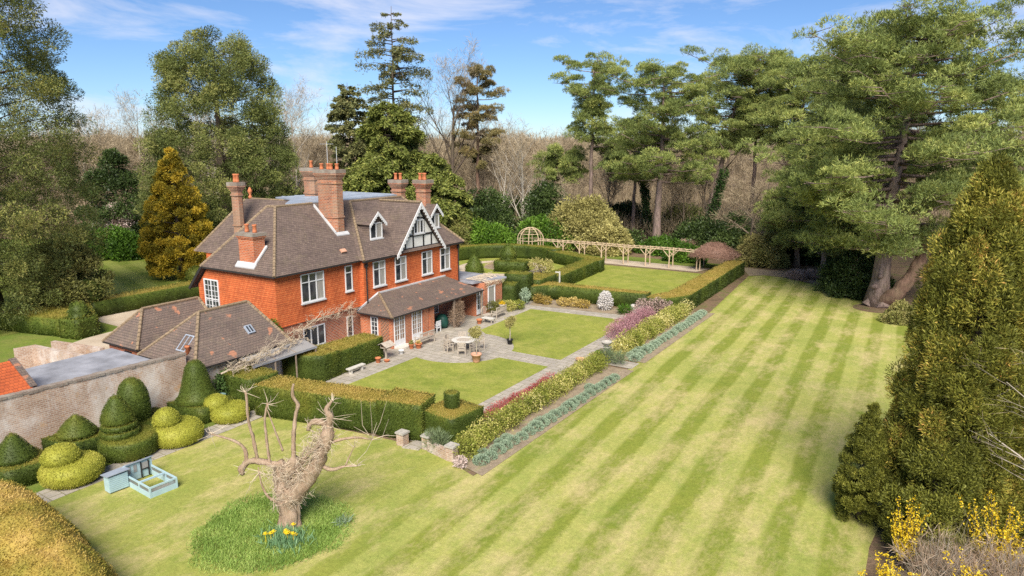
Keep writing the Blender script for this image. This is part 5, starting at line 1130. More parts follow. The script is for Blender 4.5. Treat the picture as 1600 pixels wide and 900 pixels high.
# rustic pergola: six pairs of Y-braced posts, arbour dome and thatched shelter
pg = thing('rustic_pergola', 'long rustic pole pergola with forked braces across the back garden', 'pergola', (2, 52, 0))
PX_ = [-5.7, -2.6, .45, 3.45, 6.35, 9.3]
def gy(x): return 51.2 + .06 * x
rr = random.Random(3)
for x in PX_:
    for dy in (0, 1.5):
        p = MB(); y = gy(x) + dy; p.tube([(x, y, 0), (x + rr.uniform(-.05, .05), y, 1.2), (x, y, 2.25)], [.085, .075, .07], 7)
        p.build('post', M['rustic'], pg)
        p = MB(); p.tube([(x, y, 1.35), (x - .8, y, 2.2)], .05, 6); p.tube([(x, y, 1.35), (x + .8, y, 2.2)], .05, 6); p.build('brace', M['rustic'], pg)
for dy in (0, 1.5):
    p = MB(); p.tube([(-9.2, gy(-9.2) + dy, 2.26)] + [(x, gy(x) + dy, 2.26 + rr.uniform(-.05, .05)) for x in PX_] + [(12.4, gy(12.4) + dy, 2.2)], .065, 6); p.build('rail', M['rustic'], pg)
p = MB()
for i in range(30): x = -8.8 + i * .72; p.tube([(x, gy(x) - .25, 2.34), (x + rr.uniform(-.1, .1), gy(x) + 1.75, 2.34)], .035, 5)
tag(p.build('cross_poles', M['rustic'], pg), None, None)
ab = thing('domed_arbour', 'domed rustic pole arbour at the left end of the pergola', 'arbour', (-10.3, 51.3, 0))
for i in range(8):
    a = 2 * math.pi * (i + .5) / 8; p = MB(); p.tube([(-10.3 + 1.75 * math.cos(a), 51.5 + 1.75 * math.sin(a), 0), (-10.3 + 1.75 * math.cos(a), 51.5 + 1.75 * math.sin(a), 2.15)], .075, 6); p.build('post', M['rustic'], ab)
    p = MB(); p.tube([(-10.3 + 1.8 * math.cos(a) * math.cos(R(b)), 51.5 + 1.8 * math.sin(a) * math.cos(R(b)), 2.15 + 1.7 * math.sin(R(b))) for b in range(0, 91, 12)], .06, 5); p.build('rib', M['rustic'], ab)
for (rad, z) in ((1.78, 2.15), (1.5, 3.05), (.9, 3.62)):
    p = MB(); p.tube(arc3 := [(-10.3 + rad * math.cos(R(a)), 51.5 + rad * math.sin(R(a)), z) for a in range(0, 361, 20)], .045, 5); p.build('hoop', M['rustic'], ab)
hutt = thing('thatched_shelter', 'rustic open shelter with a brushwood thatched roof at the right end of the pergola', 'shelter', (14.4, 53.6, 0))
for x, y in ((12.7, 52.0), (15.9, 52.3), (12.7, 55.0), (15.9, 55.2), (13.1, 52.0), (12.7, 53.4)):
    p = MB(); p.tube([(x, y, 0), (x, y, 2.0)], .07, 6); p.build('post', M['rustic'], hutt)
p = MB(); p.tube([(12.7, 52, 1.0), (13.1, 52.0, 1.9)], .05, 5); p.tube([(12.7, 52, .9), (12.7, 53.4, 1.0)], .05, 5); p.tube([(12.7, 52, 1.95), (12.1, 51.9, 1.5)], .05, 5); p.build('brace', M['rustic'], hutt)
F = Fol(77); Vv = [(11.9, 51.2, 1.75), (16.8, 51.3, 1.75), (16.8, 56.1, 1.75), (11.9, 56, 1.75), (13.7, 53.6, 3.35), (15.1, 53.7, 3.35)]; Ff = [(3, 2, 1, 0), (0, 1, 5, 4), (1, 2, 5), (2, 3, 4, 5), (3, 0, 4)]
F.body(Vv, Ff, .35); pp, nn = tri_sample(Vv, Ff[1:], 170, F.r); F.leaves(pp + nn * F.r.uniform(-.05, .10, len(pp))[:, None], np.array([[0, 0, -.5]]) + nn * .35, .36, .035, np.clip(.5 + .25 * vnoise(pp, 1.2), 0, 1), .9)
F.build('thatch', M['brush'], hutt)
# pale bare climber along the house corner, canopy and outbuilding
cl = MB(); rr = random.Random(12)
def ramble(a, b, r0, n, depth=0):
    a = Vector(a); b = Vector(b); P = [a]; 
    for i in range(1, n): t = i / n; P.append(a + (b - a) * t + Vector((rr.uniform(-.02, .14), rr.uniform(-.22, .22), rr.uniform(-.14, .16))))
    P.append(b); cl.tube(P, [r0 * (1 - .6 * i / n) for i in range(n + 1)], 5)
    if depth < 2:
        for i in range(1, n):
            for _ in range(3 - depth):
                d = Vector((rr.uniform(.0, .35), rr.uniform(-.7, .7), rr.uniform(-.3, .65))) * (1.0 if depth == 0 else .65)
                ramble(P[i], P[i] + d, r0 * .5, 3, depth + 1)
ramble((3.3, -6.9, 2.1), (3.5, -3.2, 2.45), .055, 8); ramble((3.6, -3.4, 2.35), (2.2, -.1, 2.6), .06, 7); ramble((.25, -.2, 2.1), (.20, 3.6, 2.75), .06, 7)
ramble((.2, 3.2, 2.6), (.18, 7.0, 2.95), .045, 8); ramble((3.4, -5.6, 0), (3.3, -5.0, 2.3), .05, 4); ramble((.2, 5.9, .2), (.16, 6.6, 2.9), .03, 5); ramble((3.55, -5.2, 2.2), (2.6, -2.4, 2.9), .04, 6)
tag(cl.build('bare_climber', M['stem_pale']), 'pale leafless climber trained over the canopy and house corner', 'climber')
shrub('wall_climber_leaves', 'small patch of green leaves at the house corner', 'climber', [(.1, -.45, 3.1, .25, .35, .45), (.3, -.3, 2.7, .3, .3, .3)], 300, .11, .08, 'laurel', 23)
cl = MB()
for i in range(26): rr2 = random.Random(i); x = 3.35; y = 20.2 + i * .11; ramble_pts = [(3.36, y, 2.3 + rr2.uniform(0, .3)), (3.5, y + rr2.uniform(-.6, .6), 2.75), (2.6, y + rr2.uniform(-.7, .7), 3.08), (1.6, y + rr2.uniform(-1, 1), 3.15)]; cl.tube(ramble_pts, .022, 4)
tag(cl.build('roof_climber', M['stem_pale']), 'pale bare climber over the edge of the garden room roof', 'climber')
# ---------------------------------------------------------------- trees
def trunk_mb(x, y, h, r0, r1, lean=(0, 0), seed=1, n=9, flare=1.5, seg=10):
    rr = random.Random(seed); P = []; Rr = []
    for i in range(seg + 1):
        t = i / seg; P.append((x + lean[0] * t + rr.uniform(-.12, .12) * (0 < i), y + lean[1] * t + rr.uniform(-.12, .12) * (0 < i), h * t))
        Rr.append((r0 + (r1 - r0) * t) * (1 + (flare - 1) * max(0, 1 - t * 9)))
    m = MB(); m.tube(P, Rr, n); return m, P

def pine(label, x, y, h, base, prof, seed, mat='pine', bark='bark_pine', r0=.45, lean=(0, 0), nb=34, pad=1.5, ppb=7, leafn=100, L=.42, group='tall pines behind the garden', name='pine_tree', low=(), flat=.34, tufts=5, lmin=.35, vj=.7):
    """tiers of flat needle pads on spreading limbs; prof(t) = reach at relative crown height t"""
    t = thing(name, label, 'pine tree', (x, y, 0), group); rr = random.Random(seed); F = Fol(seed)
    m, P = trunk_mb(x, y, h * .97, r0, .08, lean, seed); pads = []
    def axis(z):
        k = min(max(z / (h * .97), 0), 1) * (len(P) - 1); i = min(int(k), len(P) - 2); f = k - i
        return Vector(P[i]).lerp(Vector(P[i + 1]), f)
    br = MB()
    for i in range(nb):
        tt = (i + rr.uniform(0, .9)) / nb; z = base + (h - base) * tt; reach = prof(tt) * rr.uniform(.62, 1.12); az = i * 2.399 + rr.uniform(-.5, .5)
        a = axis(min(z, h * .96)); rise = reach * rr.uniform(-.05, .28) + (.8 if tt > .9 else 0)
        d = Vector((math.cos(az), math.sin(az), 0)); e = a + d * reach + Vector((0, 0, rise)); mid = a + d * reach * .5 + Vector((0, 0, rise * .3 - reach * .03))
        br.tube([a, mid, e], [max(.05, r0 * .32 * (1 - tt * .6)), .06, .03], 5)
        for k in range(ppb):
            f = lmin + (1 - lmin) * (k + rr.random()) / ppb; c = a + (mid - a) * min(1, 2 * f) if f < .5 else mid + (e - mid) * (2 * f - 1)
            s = pad * rr.choice((.45, .6, .75, .95)) * (.75 + .25 * f)
            off = Vector((-d.y, d.x, 0)) * rr.uniform(-.28, .28) * reach * f
            pads.append((c.x + off.x, c.y + off.y, c.z + off.z + .25 * s + rr.uniform(-vj, vj), s, s * rr.uniform(.7, 1.2), s * rr.uniform(.55, .8)))
            if off.length > .5: br.tube([c, c + off + Vector((0, 0, .15))], [.04, .02], 4)
    for q in low:
        pads.append(q); a = axis(q[2] - .8); br.tube([a, (a + Vector(q[:3])) * .5 + Vector((0, 0, .1)), Vector(q[:3])], [.09, .06, .03], 5)
    pads = np.array(pads); mP = len(pads); idx = np.repeat(np.arange(mP), leafn); r = F.r
    dirs = r.normal(size=(mP * leafn, 3)); dirs[:, 2] = np.abs(dirs[:, 2]) * 1.1 - .25; dirs = unit(dirs)
    pos = pads[idx, :3] + dirs * pads[idx, 3:6] * (r.uniform(.35, 1, mP * leafn) ** .5)[:, None]
    tint = r.uniform(.25, .70, mP)[idx] + .22 * dirs[:, 2] * 0 + r.normal(size=mP * leafn) * .14
    pos = np.repeat(pos, tufts, 0); dd = np.repeat(dirs * np.array([.8, .8, .5]), tufts, 0) + np.array([0, 0, .55])
    F.leaves(pos, dd, L * .85, L * .135, np.clip(np.repeat(tint, tufts), 0, 1), .75)
    m.build('trunk', M[bark], t, True); br.build('branches', M[bark], t, True); F.build('crown', M[mat], t)
    return t

def lumps_on(x, y, z0, z1, prof, n, r, seed, jit=.25, lean=(0, 0), inner=.2, zs=.85):
    rr = random.Random(seed); out = []
    for i in range(n):
        t = rr.random(); 
        for _ in range(4):
            if rr.random() < prof(t) / max(prof(k / 10) for k in range(11)) + .15: break
            t = rr.random()
        a = rr.uniform(0, 2 * math.pi); R_ = prof(t) * (rr.uniform(.72, 1.0) if rr.random() > inner else rr.uniform(.2, .7))
        s = r * rr.uniform(.65, 1.3) * (.55 + .45 * min(1, prof(t) / (max(prof(k / 10) for k in range(11)) * .6)))
        out.append((x + lean[0] * t + R_ * math.cos(a), y + lean[1] * t + R_ * math.sin(a), z0 + (z1 - z0) * t, s, s, s * zs))
    return out

def conifer(label, x, y, h, z0, prof, n, r, leafn, L, W, mat, seed, bark='bark_dark', r0=.4, name='conifer_tree', cat='conifer', group=None, up=.25, droop=0., rnd=.7, lean=(0, 0), tlo=.15, thi=.8, inner=.2, branches=40, zs=.8, shell=.45, extra=()):
    t = thing(name, label, cat, (x, y, 0), group); F = Fol(seed); rr = random.Random(seed)
    C = lumps_on(x, y, z0, h - r * .4, prof, n, r, seed, lean=lean, inner=inner, zs=zs) + list(extra)
    F.clumps(C, leafn, L, W, tlo, thi, shell, rnd, up, .13, droop)
    m, P = trunk_mb(x, y, h * .93, r0, .05, lean, seed); m.build('trunk', M[bark], t, True)
    b = MB()
    for q in C[:branches]: f = max(.05, min(.9, (q[2] - .8) / h)); a = (x + lean[0] * f, y + lean[1] * f, q[2] - .25 * math.hypot(q[0] - x, q[1] - y)); b.tube([a, q[:3]], [.09, .03], 4)
    if branches: b.build('branches', M[bark], t)
    F.build('crown', M[mat], t); return t

def interp(*pts):
    xs, ys = [p[0] for p in pts], [p[1] for p in pts]
    return lambda t: float(np.interp(t, xs, ys))

# --- right: great pine with the twin stump, its neighbour
t = pine('huge spreading pine with a twin-stemmed scarred trunk at the corner of the striped lawn', 33.0, 42.6, 25.0, 5.0, interp((0, 9.0), (.25, 11.8), (.5, 12.3), (.7, 11.4), (.85, 9.4), (.95, 6.5), (1, 3)), 301, bark='bark_pine', r0=.84, lean=(1.0, .6), nb=96, pad=1.7, ppb=10, leafn=85, L=.42, flat=.40, name='pine_tree', lmin=.3, tufts=4)
m = MB(); m.gtube([(33.3, 42.4, .0), (34.3, 42.0, 1.2), (35.2, 42.0, 2.4), (35.9, 42.2, 3.6), (36.2, 42.4, 5.2), (36.3, 42.5, 7.0)], [.80, .72, .62, .55, .42, .25], 14, .22, .25, 1.6); m.build('stump_limb', M['bark_red'], t, True)
for P_, R_ in (([(32.3, 42.0, .0), (32.5, 42.1, .5), (32.7, 42.2, 1.6)], [.6, .4, .2]), ([(33.6, 41.6, .0), (33.4, 41.9, .6), (33.2, 42.1, 1.4)], [.6, .4, .2]), ([(32.85, 41.95, 1.9), (32.6, 41.35, 2.0)], [.3, .2]), ([(33.1, 41.9, 2.9), (33.1, 41.4, 3.0)], [.26, .18])):
    m = MB(); m.gtube(P_, R_, 9, .18, .2, 2); m.build('root_buttress' if len(P_) == 3 else 'branch_scar', M['bark_pine'], t, True)
pine('leaning brown-stemmed pine with drooping needles left of the huge pine', 22.6, 60.5, 11.5, 2.6, interp((0, 5.0), (.4, 6.0), (.8, 4.6), (1, 2)), 302, bark='bark_red', r0=.34, nb=26, pad=1.3, ppb=7, leafn=85, L=.42, name='pine_tree', flat=.42, tufts=4)
pine('pine at the right edge behind the huge pine', 45.5, 62.0, 23.0, 8.0, interp((0, 6), (.5, 9), (.8, 7.5), (1, 2.5)), 303, r0=.5, nb=36, pad=1.9, leafn=98, L=.46, tufts=4)
# --- row of tall pines
pine('leftmost tall pine of the row, with a sparse flat top and bare stem', -11.1, 72.1, 27.0, 14.5, interp((0, 5.5), (.2, 4.5), (.35, 2.6), (.6, 4.2), (.8, 7.0), (.95, 6.5), (1, 4.5)), 304, r0=.46, nb=26, pad=1.5, leafn=98, L=.46, tufts=4)
pine('tallest bare-stemmed pine standing right behind the pergola', 1.6, 68.1, 25.0, 9.5, interp((0, 8.0), (.2, 9.5), (.4, 7.0), (.6, 8.0), (.8, 9.5), (1, 4.0)), 305, r0=.62, lean=(.2, .2), nb=48, pad=1.65, leafn=105, L=.44, tufts=4)
pine('reddish-stemmed pine leaning right, third of the tall row', 2.9, 88.5, 28.5, 13.0, interp((0, 5.0), (.3, 7.0), (.6, 8.0), (.85, 9.5), (.95, 9), (1, 5)), 306, r0=.62, lean=(4.2, 2.0), nb=42, pad=1.75, leafn=98, L=.462, bark='bark_pine', tufts=4)
pine('dark pine between the row and the huge pine', 16.9, 80.0, 26.0, 12.5, interp((0, 5.0), (.5, 6.5), (.8, 7.0), (1, 3.0)), 307, r0=.45, lean=(2, 0), nb=34, pad=1.7, leafn=98, L=.462, tufts=4)
pine('pine partly hidden by the left side of the huge pine', 22.5, 84.0, 27.0, 11.0, interp((0, 6.0), (.5, 7.0), (.8, 7.0), (1, 3.0)), 308, r0=.45, nb=34, pad=1.7, leafn=90, L=.46, tufts=4)
pine('bushy mid-green pine filling the gap right of the bare-stemmed pine', 9.5, 92.0, 28.0, 15.0, interp((0, 4.0), (.5, 6.5), (.8, 7.5), (1, 3.0)), 312, r0=.45, nb=40, pad=1.75, leafn=98, L=.46, tufts=4)
pine('broad pine against the upper left side of the huge pine', 27.5, 74.0, 26.0, 9.0, interp((0, 7.0), (.5, 8.5), (.8, 8.0), (1, 3.0)), 314, r0=.45, nb=44, pad=1.75, leafn=98, L=.46, tufts=4)
pine('low-branched young pine below the huge pine canopy', 26.5, 55.0, 12.5, 2.6, interp((0, 6.0), (.5, 6.5), (1, 2.5)), 315, r0=.3, nb=30, pad=1.4, leafn=85, L=.42, tufts=4)
pine('shorter pine with wide low boughs between the first two tall pines', -5.5, 76.5, 17.0, 9.0, interp((0, 7.0), (.5, 8.0), (1, 3.5)), 309, r0=.38, nb=24, pad=1.6, leafn=98, L=.46, tufts=4)
pine('small spreading pine reaching over the white saplings', -17.0, 73.0, 13.5, 9.0, interp((0, 4.5), (.5, 5.5), (1, 2.5)), 310, r0=.28, nb=16, pad=1.4, leafn=98, L=.46, tufts=4)
pine('brownish thin pine with a clumpy top beside the bare oak', -29.8, 67.3, 27.0, 11.0, interp((0, 3.0), (.4, 4.6), (.75, 4.6), (.9, 3.0), (1, 1.5)), 311, mat='brownpine', bark='bark_red', r0=.42, nb=24, pad=1.25, leafn=90, L=.46, flat=.5, tufts=4, group=None)
# --- tall fir with whorled branches
def fir(label, x, y, h, base, reach, seed, mat, sparse=1.0, step=.85, name='fir_tree', per=7, L=.55, group=None, r0=.42, droop=.12, dens=34, spread=.16):
    t = thing(name, label, 'fir tree', (x, y, 0), group); rr = random.Random(seed); F = Fol(seed)
    m, P = trunk_mb(x, y, h, r0, .03, (0, 0), seed); m.build('trunk', M['bark_dark'], t, True); b = MB(); z = base; cs = []; ds = []
    while z < h - .5:
        tt = (z - base) / (h - base); rc = reach(tt)
        for k in range(per):
            if rr.random() > sparse: continue
            az = rr.uniform(0, 6.283); l = rc * rr.uniform(.55, 1.1); d = Vector((math.cos(az), math.sin(az), 0)); zz = z + rr.uniform(-.55, .55)
            e = Vector((x, y, zz)) + d * l + Vector((0, 0, (.10 - droop) * l)); a = Vector((x, y, zz)); md = (a + e) / 2 + Vector((0, 0, .08 * l))
            b.tube([a, md, e], [.05 + .012 * l, .035, .015], 4)
            n = int(dens * l); f = F.r.uniform(.15, 1.0, n) ** .75
            pts = np.array(a)[None] * ((1 - f) ** 2)[:, None] + 2 * np.array(md)[None] * (f * (1 - f))[:, None] + np.array(e)[None] * (f ** 2)[:, None]
            sd = np.array([-d.y, d.x, 0]); sg = np.where(F.r.uniform(size=n) > .5, 1, -1)
            pts = pts + np.array([0, 0, 1.0]) * F.r.normal(-.04 * l, .055 * l, n)[:, None]
            pts = pts + sd * (sg * F.r.uniform(0, spread, n) * l * (1.15 - f))[:, None]
            cs.append(pts); ds.append(sd * sg[:, None] * .8 + np.array(d) * .7 + np.array([0, 0, -droop * 1.5]))
        z += step * rr.uniform(.8, 1.2)
    c = np.concatenate(cs); d_ = np.concatenate(ds); k = 3
    F.leaves(np.repeat(c, k, 0), np.repeat(d_, k, 0), L, L * .30, np.clip(F.r.normal(.45, .2, len(c) * k), 0, 1), .45)
    b.build('branches', M['bark_dark'], t); F.build('crown', M[mat], t); return t
fir('very tall thin fir with sparse level branches behind the house', -37.6, 55.6, 35.6, 9.0, interp((0, 5.0), (.3, 6.2), (.6, 5.4), (.75, 5.8), (.9, 2.7), (1, .3)), 320, 'fir', .62, 1.0, per=8, dens=26, spread=.12, L=.36)
fir('shorter dark fir left of the tall thin fir', -44.8, 52.8, 24.5, 7.0, interp((0, 5.0), (.5, 4.0), (.8, 3.2), (1, .4)), 321, 'fir', .8, .75, per=8)
# --- cedars behind the house
cedp = interp((0, 5.5), (.3, 6.0), (.6, 4.8), (.85, 3.0), (1, .8))
fir('broad yellow-green cedar with layered drooping boughs behind the chimneys', -34.0, 50.5, 21.5, 2.0, interp((0, 9.5), (.3, 7.8), (.5, 7.6), (.68, 4.6), (.84, 4.8), (1, .8)), 322, 'cedar', .68, .66, name='cedar_tree', per=11, L=.62, droop=.28)
fir('lower green cedar sweeping down beside the gable chimneys', -26.6, 51.0, 14.0, 1.0, interp((0, 7.8), (.4, 6.4), (.75, 4.2), (1, .8)), 323, 'cedar', .72, .60, name='cedar_tree', per=11, L=.62, droop=.30)
# --- left side conifers
conifer('massive rounded grey-green conifer rising behind the left end of the house', -44.6, 29.0, 29.0, 1.5, interp((0, 9.0), (.3, 10.2), (.55, 8.6), (.75, 7.4), (.88, 6.2), (1, 3.0)), 620, 1.25, 400, .30, .085, 'conif2', 330, r0=.9, lean=(0, 0), tlo=.1, thi=.78, branches=60, droop=.15, up=.2)
conifer('huge dark conifer filling the left edge of the picture', -31.5, -4.5, 34.0, 1.0, interp((0, 7.0), (.25, 8.8), (.5, 8.9), (.75, 7.4), (1, 5.4)), 820, 1.1, 420, .22, .062, 'conif', 331, r0=.9, tlo=.08, thi=.75, branches=70, droop=.2, up=.15, inner=.25)
conifer('bushy light green conifer at the foot of the huge left tree', -28.0, .2, 6.8, .6, interp((0, 2.6), (.4, 3.2), (.8, 2.2), (1, .8)), 60, .95, 520, .26, .10, 'olive', 332, r0=.25, tlo=.15, thi=.7, branches=20, up=.3)
conifer('golden conifer standing alone on the left lawn', -36.5, 16.7, 14.6, .6, interp((0, 3.4), (.2, 4.0), (.5, 3.1), (.8, 1.5), (1, .2)), 420, .52, 210, .28, .09, 'golden', 333, r0=.3, tlo=.1, thi=.9, branches=30, up=.45, inner=.15)
conifer('dark narrow conifer at the end of the left lawn', -68.0, 27.5, 14.5, .5, interp((0, 5), (.3, 5.2), (.7, 3.0), (1, .8)), 90, 1.3, 300, .4, .15, 'dark_ever', 334, r0=.3, branches=0, tlo=.2, thi=.8)
conifer('low dark yew behind the end of the left lawn', -58.0, 33.0, 7.5, .3, interp((0, 5), (.5, 5), (1, 2.5)), 70, 1.3, 280, .4, .16, 'dark_ever', 335, branches=0, tlo=.0, thi=.4)
conifer('dark evergreen mass beside the golden conifer', -50.0, 40.0, 9.0, .3, interp((0, 5), (.5, 5), (1, 2.5)), 70, 1.5, 280, .4, .16, 'dark_ever', 336, branches=0, tlo=.1, thi=.6)
# --- right side cypresses
conifer('big golden-green cypress filling the right edge', 39.0, -.1, 14.6, .2, interp((0, 2.0), (.2, 2.35), (.45, 2.2), (.7, 1.75), (.88, .95), (1, .1)), 820, .42, 430, .15, .036, 'cypress', 340, r0=.45, name='cypress_tree', cat='cypress', tlo=.02, thi=.80, branches=40, up=.7, rnd=.5, inner=.15, zs=1.5, shell=.6)
conifer('second golden-green cypress half cut off by the right edge', 41.9, 1.9, 11.0, .2, interp((0, 2.2), (.3, 2.6), (.6, 2.1), (.85, 1.1), (1, .2)), 560, .44, 400, .15, .036, 'cypress', 343, r0=.35, name='cypress_tree', cat='cypress', tlo=.05, thi=.66, branches=30, up=.7, rnd=.5, inner=.15, zs=1.5, shell=.6)
conifer('small dark cypress cone in front of the big cypress', 36.0, -.9, 5.0, .15, interp((0, .8), (.2, 1.08), (.5, .85), (.8, .42), (1, .05)), 260, .22, 330, .095, .032, 'cypress', 341, r0=.14, name='cypress_tree', cat='cypress', tlo=.0, thi=.42, branches=14, up=.7, rnd=.6)
conifer('rounded dull green cypress lobe at the foot of the big cypress', 38.5, -2.2, 4.2, .1, interp((0, 1.3), (.4, 1.5), (.8, .9), (1, .3)), 80, .5, 700, .12, .045, 'cypress', 342, r0=.2, name='cypress_tree', cat='cypress', tlo=.02, thi=.45, branches=10, up=.5)

# --- evergreen shrubs at the back
def bush(label, x, y, rx, ry, h, n, leafn, L, W, mat, seed, tlo=.15, thi=.8, name='evergreen_shrub', cat='shrub', r=None):
    rr = random.Random(seed); out = []
    r = r or max(.5, .32 * min(rx, h))
    for i in range(n):
        a = rr.uniform(0, 6.283); u_ = rr.uniform(0, 1); e = math.asin(u_); k = rr.uniform(.7, 1.0)
        s = r * rr.uniform(.7, 1.25); out.append((x + rx * math.cos(a) * math.cos(e) * k, y + ry * math.sin(a) * math.cos(e) * k, max(s * .5, (h - r * .6) * math.sin(e) * k), s, s, s * .85))
    F = Fol(seed); F.clumps(out, leafn, L, W, tlo, thi, .4, .75, .25); return tag(F.build(name, M[mat]), label, cat)
bush('dark glossy rhododendron bank beside the great pine trunk', 30.6, 47.0, 3.0, 3.0, 5.2, 70, 420, .26, .12, 'dark_ever', 401)
bush('dark rhododendron behind the thatched shelter', 9.0, 67.5, 4.5, 3.5, 5.0, 70, 320, .34, .16, 'dark_ever', 402, .2, .9)
bush('bright green laurel to the left of the domed arbour', -19.0, 53.0, 4.6, 3.0, 4.2, 70, 340, .34, .17, 'laurel', 403)
bush('bright green laurel right behind the domed arbour', -11.5, 57.5, 4.2, 3.0, 5.2, 60, 340, .34, .17, 'laurel', 404, .0, .7)
bush('pale olive evergreen tree with a billowing crown behind the pergola', -7.0, 60.5, 5.2, 4.0, 8.0, 95, 340, .36, .17, 'holm', 405, r=1.6)
bush('smaller pale olive shrub behind the middle of the pergola', -1.6, 58.5, 2.8, 2.5, 4.6, 50, 320, .34, .16, 'holm', 406)
bush('dark holly under the first pines', -3.0, 63.0, 4.0, 3.0, 4.0, 50, 300, .34, .16, 'dark_ever', 407, .1, .7)
bush('low dark green shrub beside the pine stem behind the pergola', 4.5, 62.5, 3.4, 2.4, 2.6, 45, 300, .32, .16, 'laurel', 408, .0, .35)
bush('rounded green shrub next to the thatched shelter', 9.4, 58.0, 2.6, 2.0, 2.2, 40, 320, .28, .14, 'laurel', 409, .0, .45)
bush('pale grey-green eucalyptus-like shrub right of the thatched shelter', 18.6, 59.8, 2.8, 2.4, 4.6, 60, 320, .32, .11, 'olive', 410, .25, .95)
bush('dull olive shrub behind the right end of the round garden', -23.0, 50.0, 4.0, 3.0, 5.0, 60, 300, .36, .15, 'olive', 411, .1, .7)
bush('dark evergreen tree behind the house gable chimneys', -21.5, 57.0, 4.2, 4.0, 9.0, 80, 320, .4, .18, 'dark_ever', 412, r=1.7)
bush('dark evergreen tree between the laurels and the woodland', -15.5, 66.0, 4.5, 4.0, 9.5, 80, 300, .42, .18, 'dark_ever', 413, r=1.7)
bush('dark evergreen understorey behind the saplings', -26.5, 72.0, 6.0, 4.0, 6.5, 80, 280, .45, .2, 'dark_ever', 414, r=1.7)
bush('rounded rhododendron at the end of the left lawn', -57.0, 20.8, 4.0, 3.2, 4.3, 70, 340, .36, .17, 'laurel', 415, .0, .45)
bush('pale pink-white magnolia tree at the back of the left lawn', -66.5, 27.0, 3.2, 3.0, 7.5, 60, 240, .3, .14, 'greypink', 416, .4, .9, name='magnolia_tree', cat='tree', r=1.2)
bush('rusty brown shrub among the pines', 7.2, 64.5, 2.0, 1.8, 2.2, 36, 260, .3, .1, 'twig_brown', 417)
bush('grey-green shrub at the foot of the great pine, lawn side', 35.2, 36.5, 1.2, 1.4, 1.9, 30, 320, .2, .09, 'olive', 418, .3, .9)
bush('green conifer bush seen left of the big chimney', -50.0, 50.0, 5.0, 4.0, 9.0, 80, 280, .42, .17, 'conif', 419, .1, .6, r=1.8)
bush('dark hedge-like evergreens behind the flat lead roof', -38.0, 40.0, 5.0, 4.0, 7.0, 60, 280, .4, .17, 'conif', 420, .05, .5, r=1.6)
bush('low pinkish twiggy shrub on the bark path', 25.2, 53.0, 2.2, 1.5, 1.1, 26, 380, .3, .03, 'greypink', 421, .0, .6)
for i, (x, y, rx, h, mt, lab) in enumerate([(-11.5, 86, 4.5, 5.5, 'dark_ever', 'dark holly under the leftmost tall pine'), (-1.5, 90, 4.0, 5.0, 'conif', 'green thicket seen between the ivy-clad trunks'), (10.5, 78, 3.6, 5.2, 'dark_ever', 'dark evergreen thicket right of the right-hand ivy-clad trunk'), (17.5, 72, 3.4, 4.2, 'conif', 'dull green thicket in the shade below the dark pine'), (-24, 84, 5.0, 6.5, 'conif', 'dull green evergreen behind the pale birches'), (24.5, 66, 3.6, 4.4, 'dark_ever', 'dark thicket in the shade behind the leaning brown pine')]):
    bush(lab, x, y, rx, rx * .8, h, 60, 260, .38, .16, mt, 430 + i, .1, .6, r=1.3)
# ivy-clad trunks
for (x, y, h, lx, lab) in ((-3.4, 78.0, 15.0, -2.0, 'ivy-clad trunk leaning left between the tall pines'), (5.2, 80.5, 14.0, 3.4, 'ivy-clad trunk leaning right between the tall pines')):
    t = thing('ivy_clad_tree', lab, 'tree', (x, y, 0)); m, P = trunk_mb(x, y, h, .4, .12, (lx, 0), 5); 
    for k in range(5): a = Vector(P[6 + k % 4]); m.tube([a, a + Vector((random.Random(k).uniform(-3, 3), random.Random(k + 5).uniform(-2, 2), 3.2))], [.12, .04], 5)
    m.build('trunk', M['bark_dark'], t, True)
    F = Fol(int(x * 7) % 100); F.clumps([(p[0], p[1], p[2] + d, .75, .75, 1.0) for p in P[1:8] for d in (0, .7)], 330, .26, .17, .1, .6, .4, .8, .0); F.build('ivy', M['ivy'], t)

# ---------------------------------------------------------------- bare trees
def bare_mesh(h, seed, spread=.42, r0=.22, levels=4, twig=18, upb=.35, tw=.035, tl=1.1, first=.25, kids=(7, 5, 5), trunk_frac=.8, tint=(.2, .8)):
    """returns (MB of limbs, Fol of twigs)"""
    rr = random.Random(seed); m = MB(); F = Fol(seed); tips = []; tdir = []
    def grow(p, d, l, r, lev):
        seg = 3 if lev else 6; P = [Vector(p)]; dd = Vector(d)
        for i in range(seg):
            dd = (dd + Vector((rr.uniform(-1, 1), rr.uniform(-1, 1), rr.uniform(-.6, 1) * .6)) * (.16 if lev else .06)).normalized(); P.append(P[-1] + dd * l / seg)
        m.tube(P, [r * (1 - .75 * i / seg) for i in range(seg + 1)], 6 if lev == 0 else 4 if lev == 1 else 3, cap=False)
        if lev >= levels - 1:
            for i in range(twig): f = rr.random(); k = min(int(f * seg), seg - 1); tips.append(P[k].lerp(P[k + 1], f * seg - k)); tdir.append(dd)
            return
        nk = kids[min(lev, len(kids) - 1)]
        for i in range(nk):
            f = first + (1 - first) * (i + rr.random()) / nk if lev == 0 else .25 + .75 * (i + rr.random()) / nk
            k = min(int(f * seg), seg - 1); q = P[k].lerp(P[k + 1], f * seg - k); az = rr.uniform(0, 6.283)
            nd = (dd * (.75 - spread * .4) + Vector((math.cos(az), math.sin(az), upb)) * spread * 1.5).normalized()
            grow(q, nd, l * rr.uniform(.38, .6) * (1.15 - .45 * f if lev == 0 else 1), r * (1 - .75 * f) * .62, lev + 1)
    grow((0, 0, 0), (0, 0, 1), h * trunk_frac, r0, 0)
    F.leaves(np.array(tips), np.array(tdir) + np.array([0, 0, .25]), tl, tw, np.clip(F.r.uniform(tint[0], tint[1], len(tips)), 0, 1), .75)
    return m, F
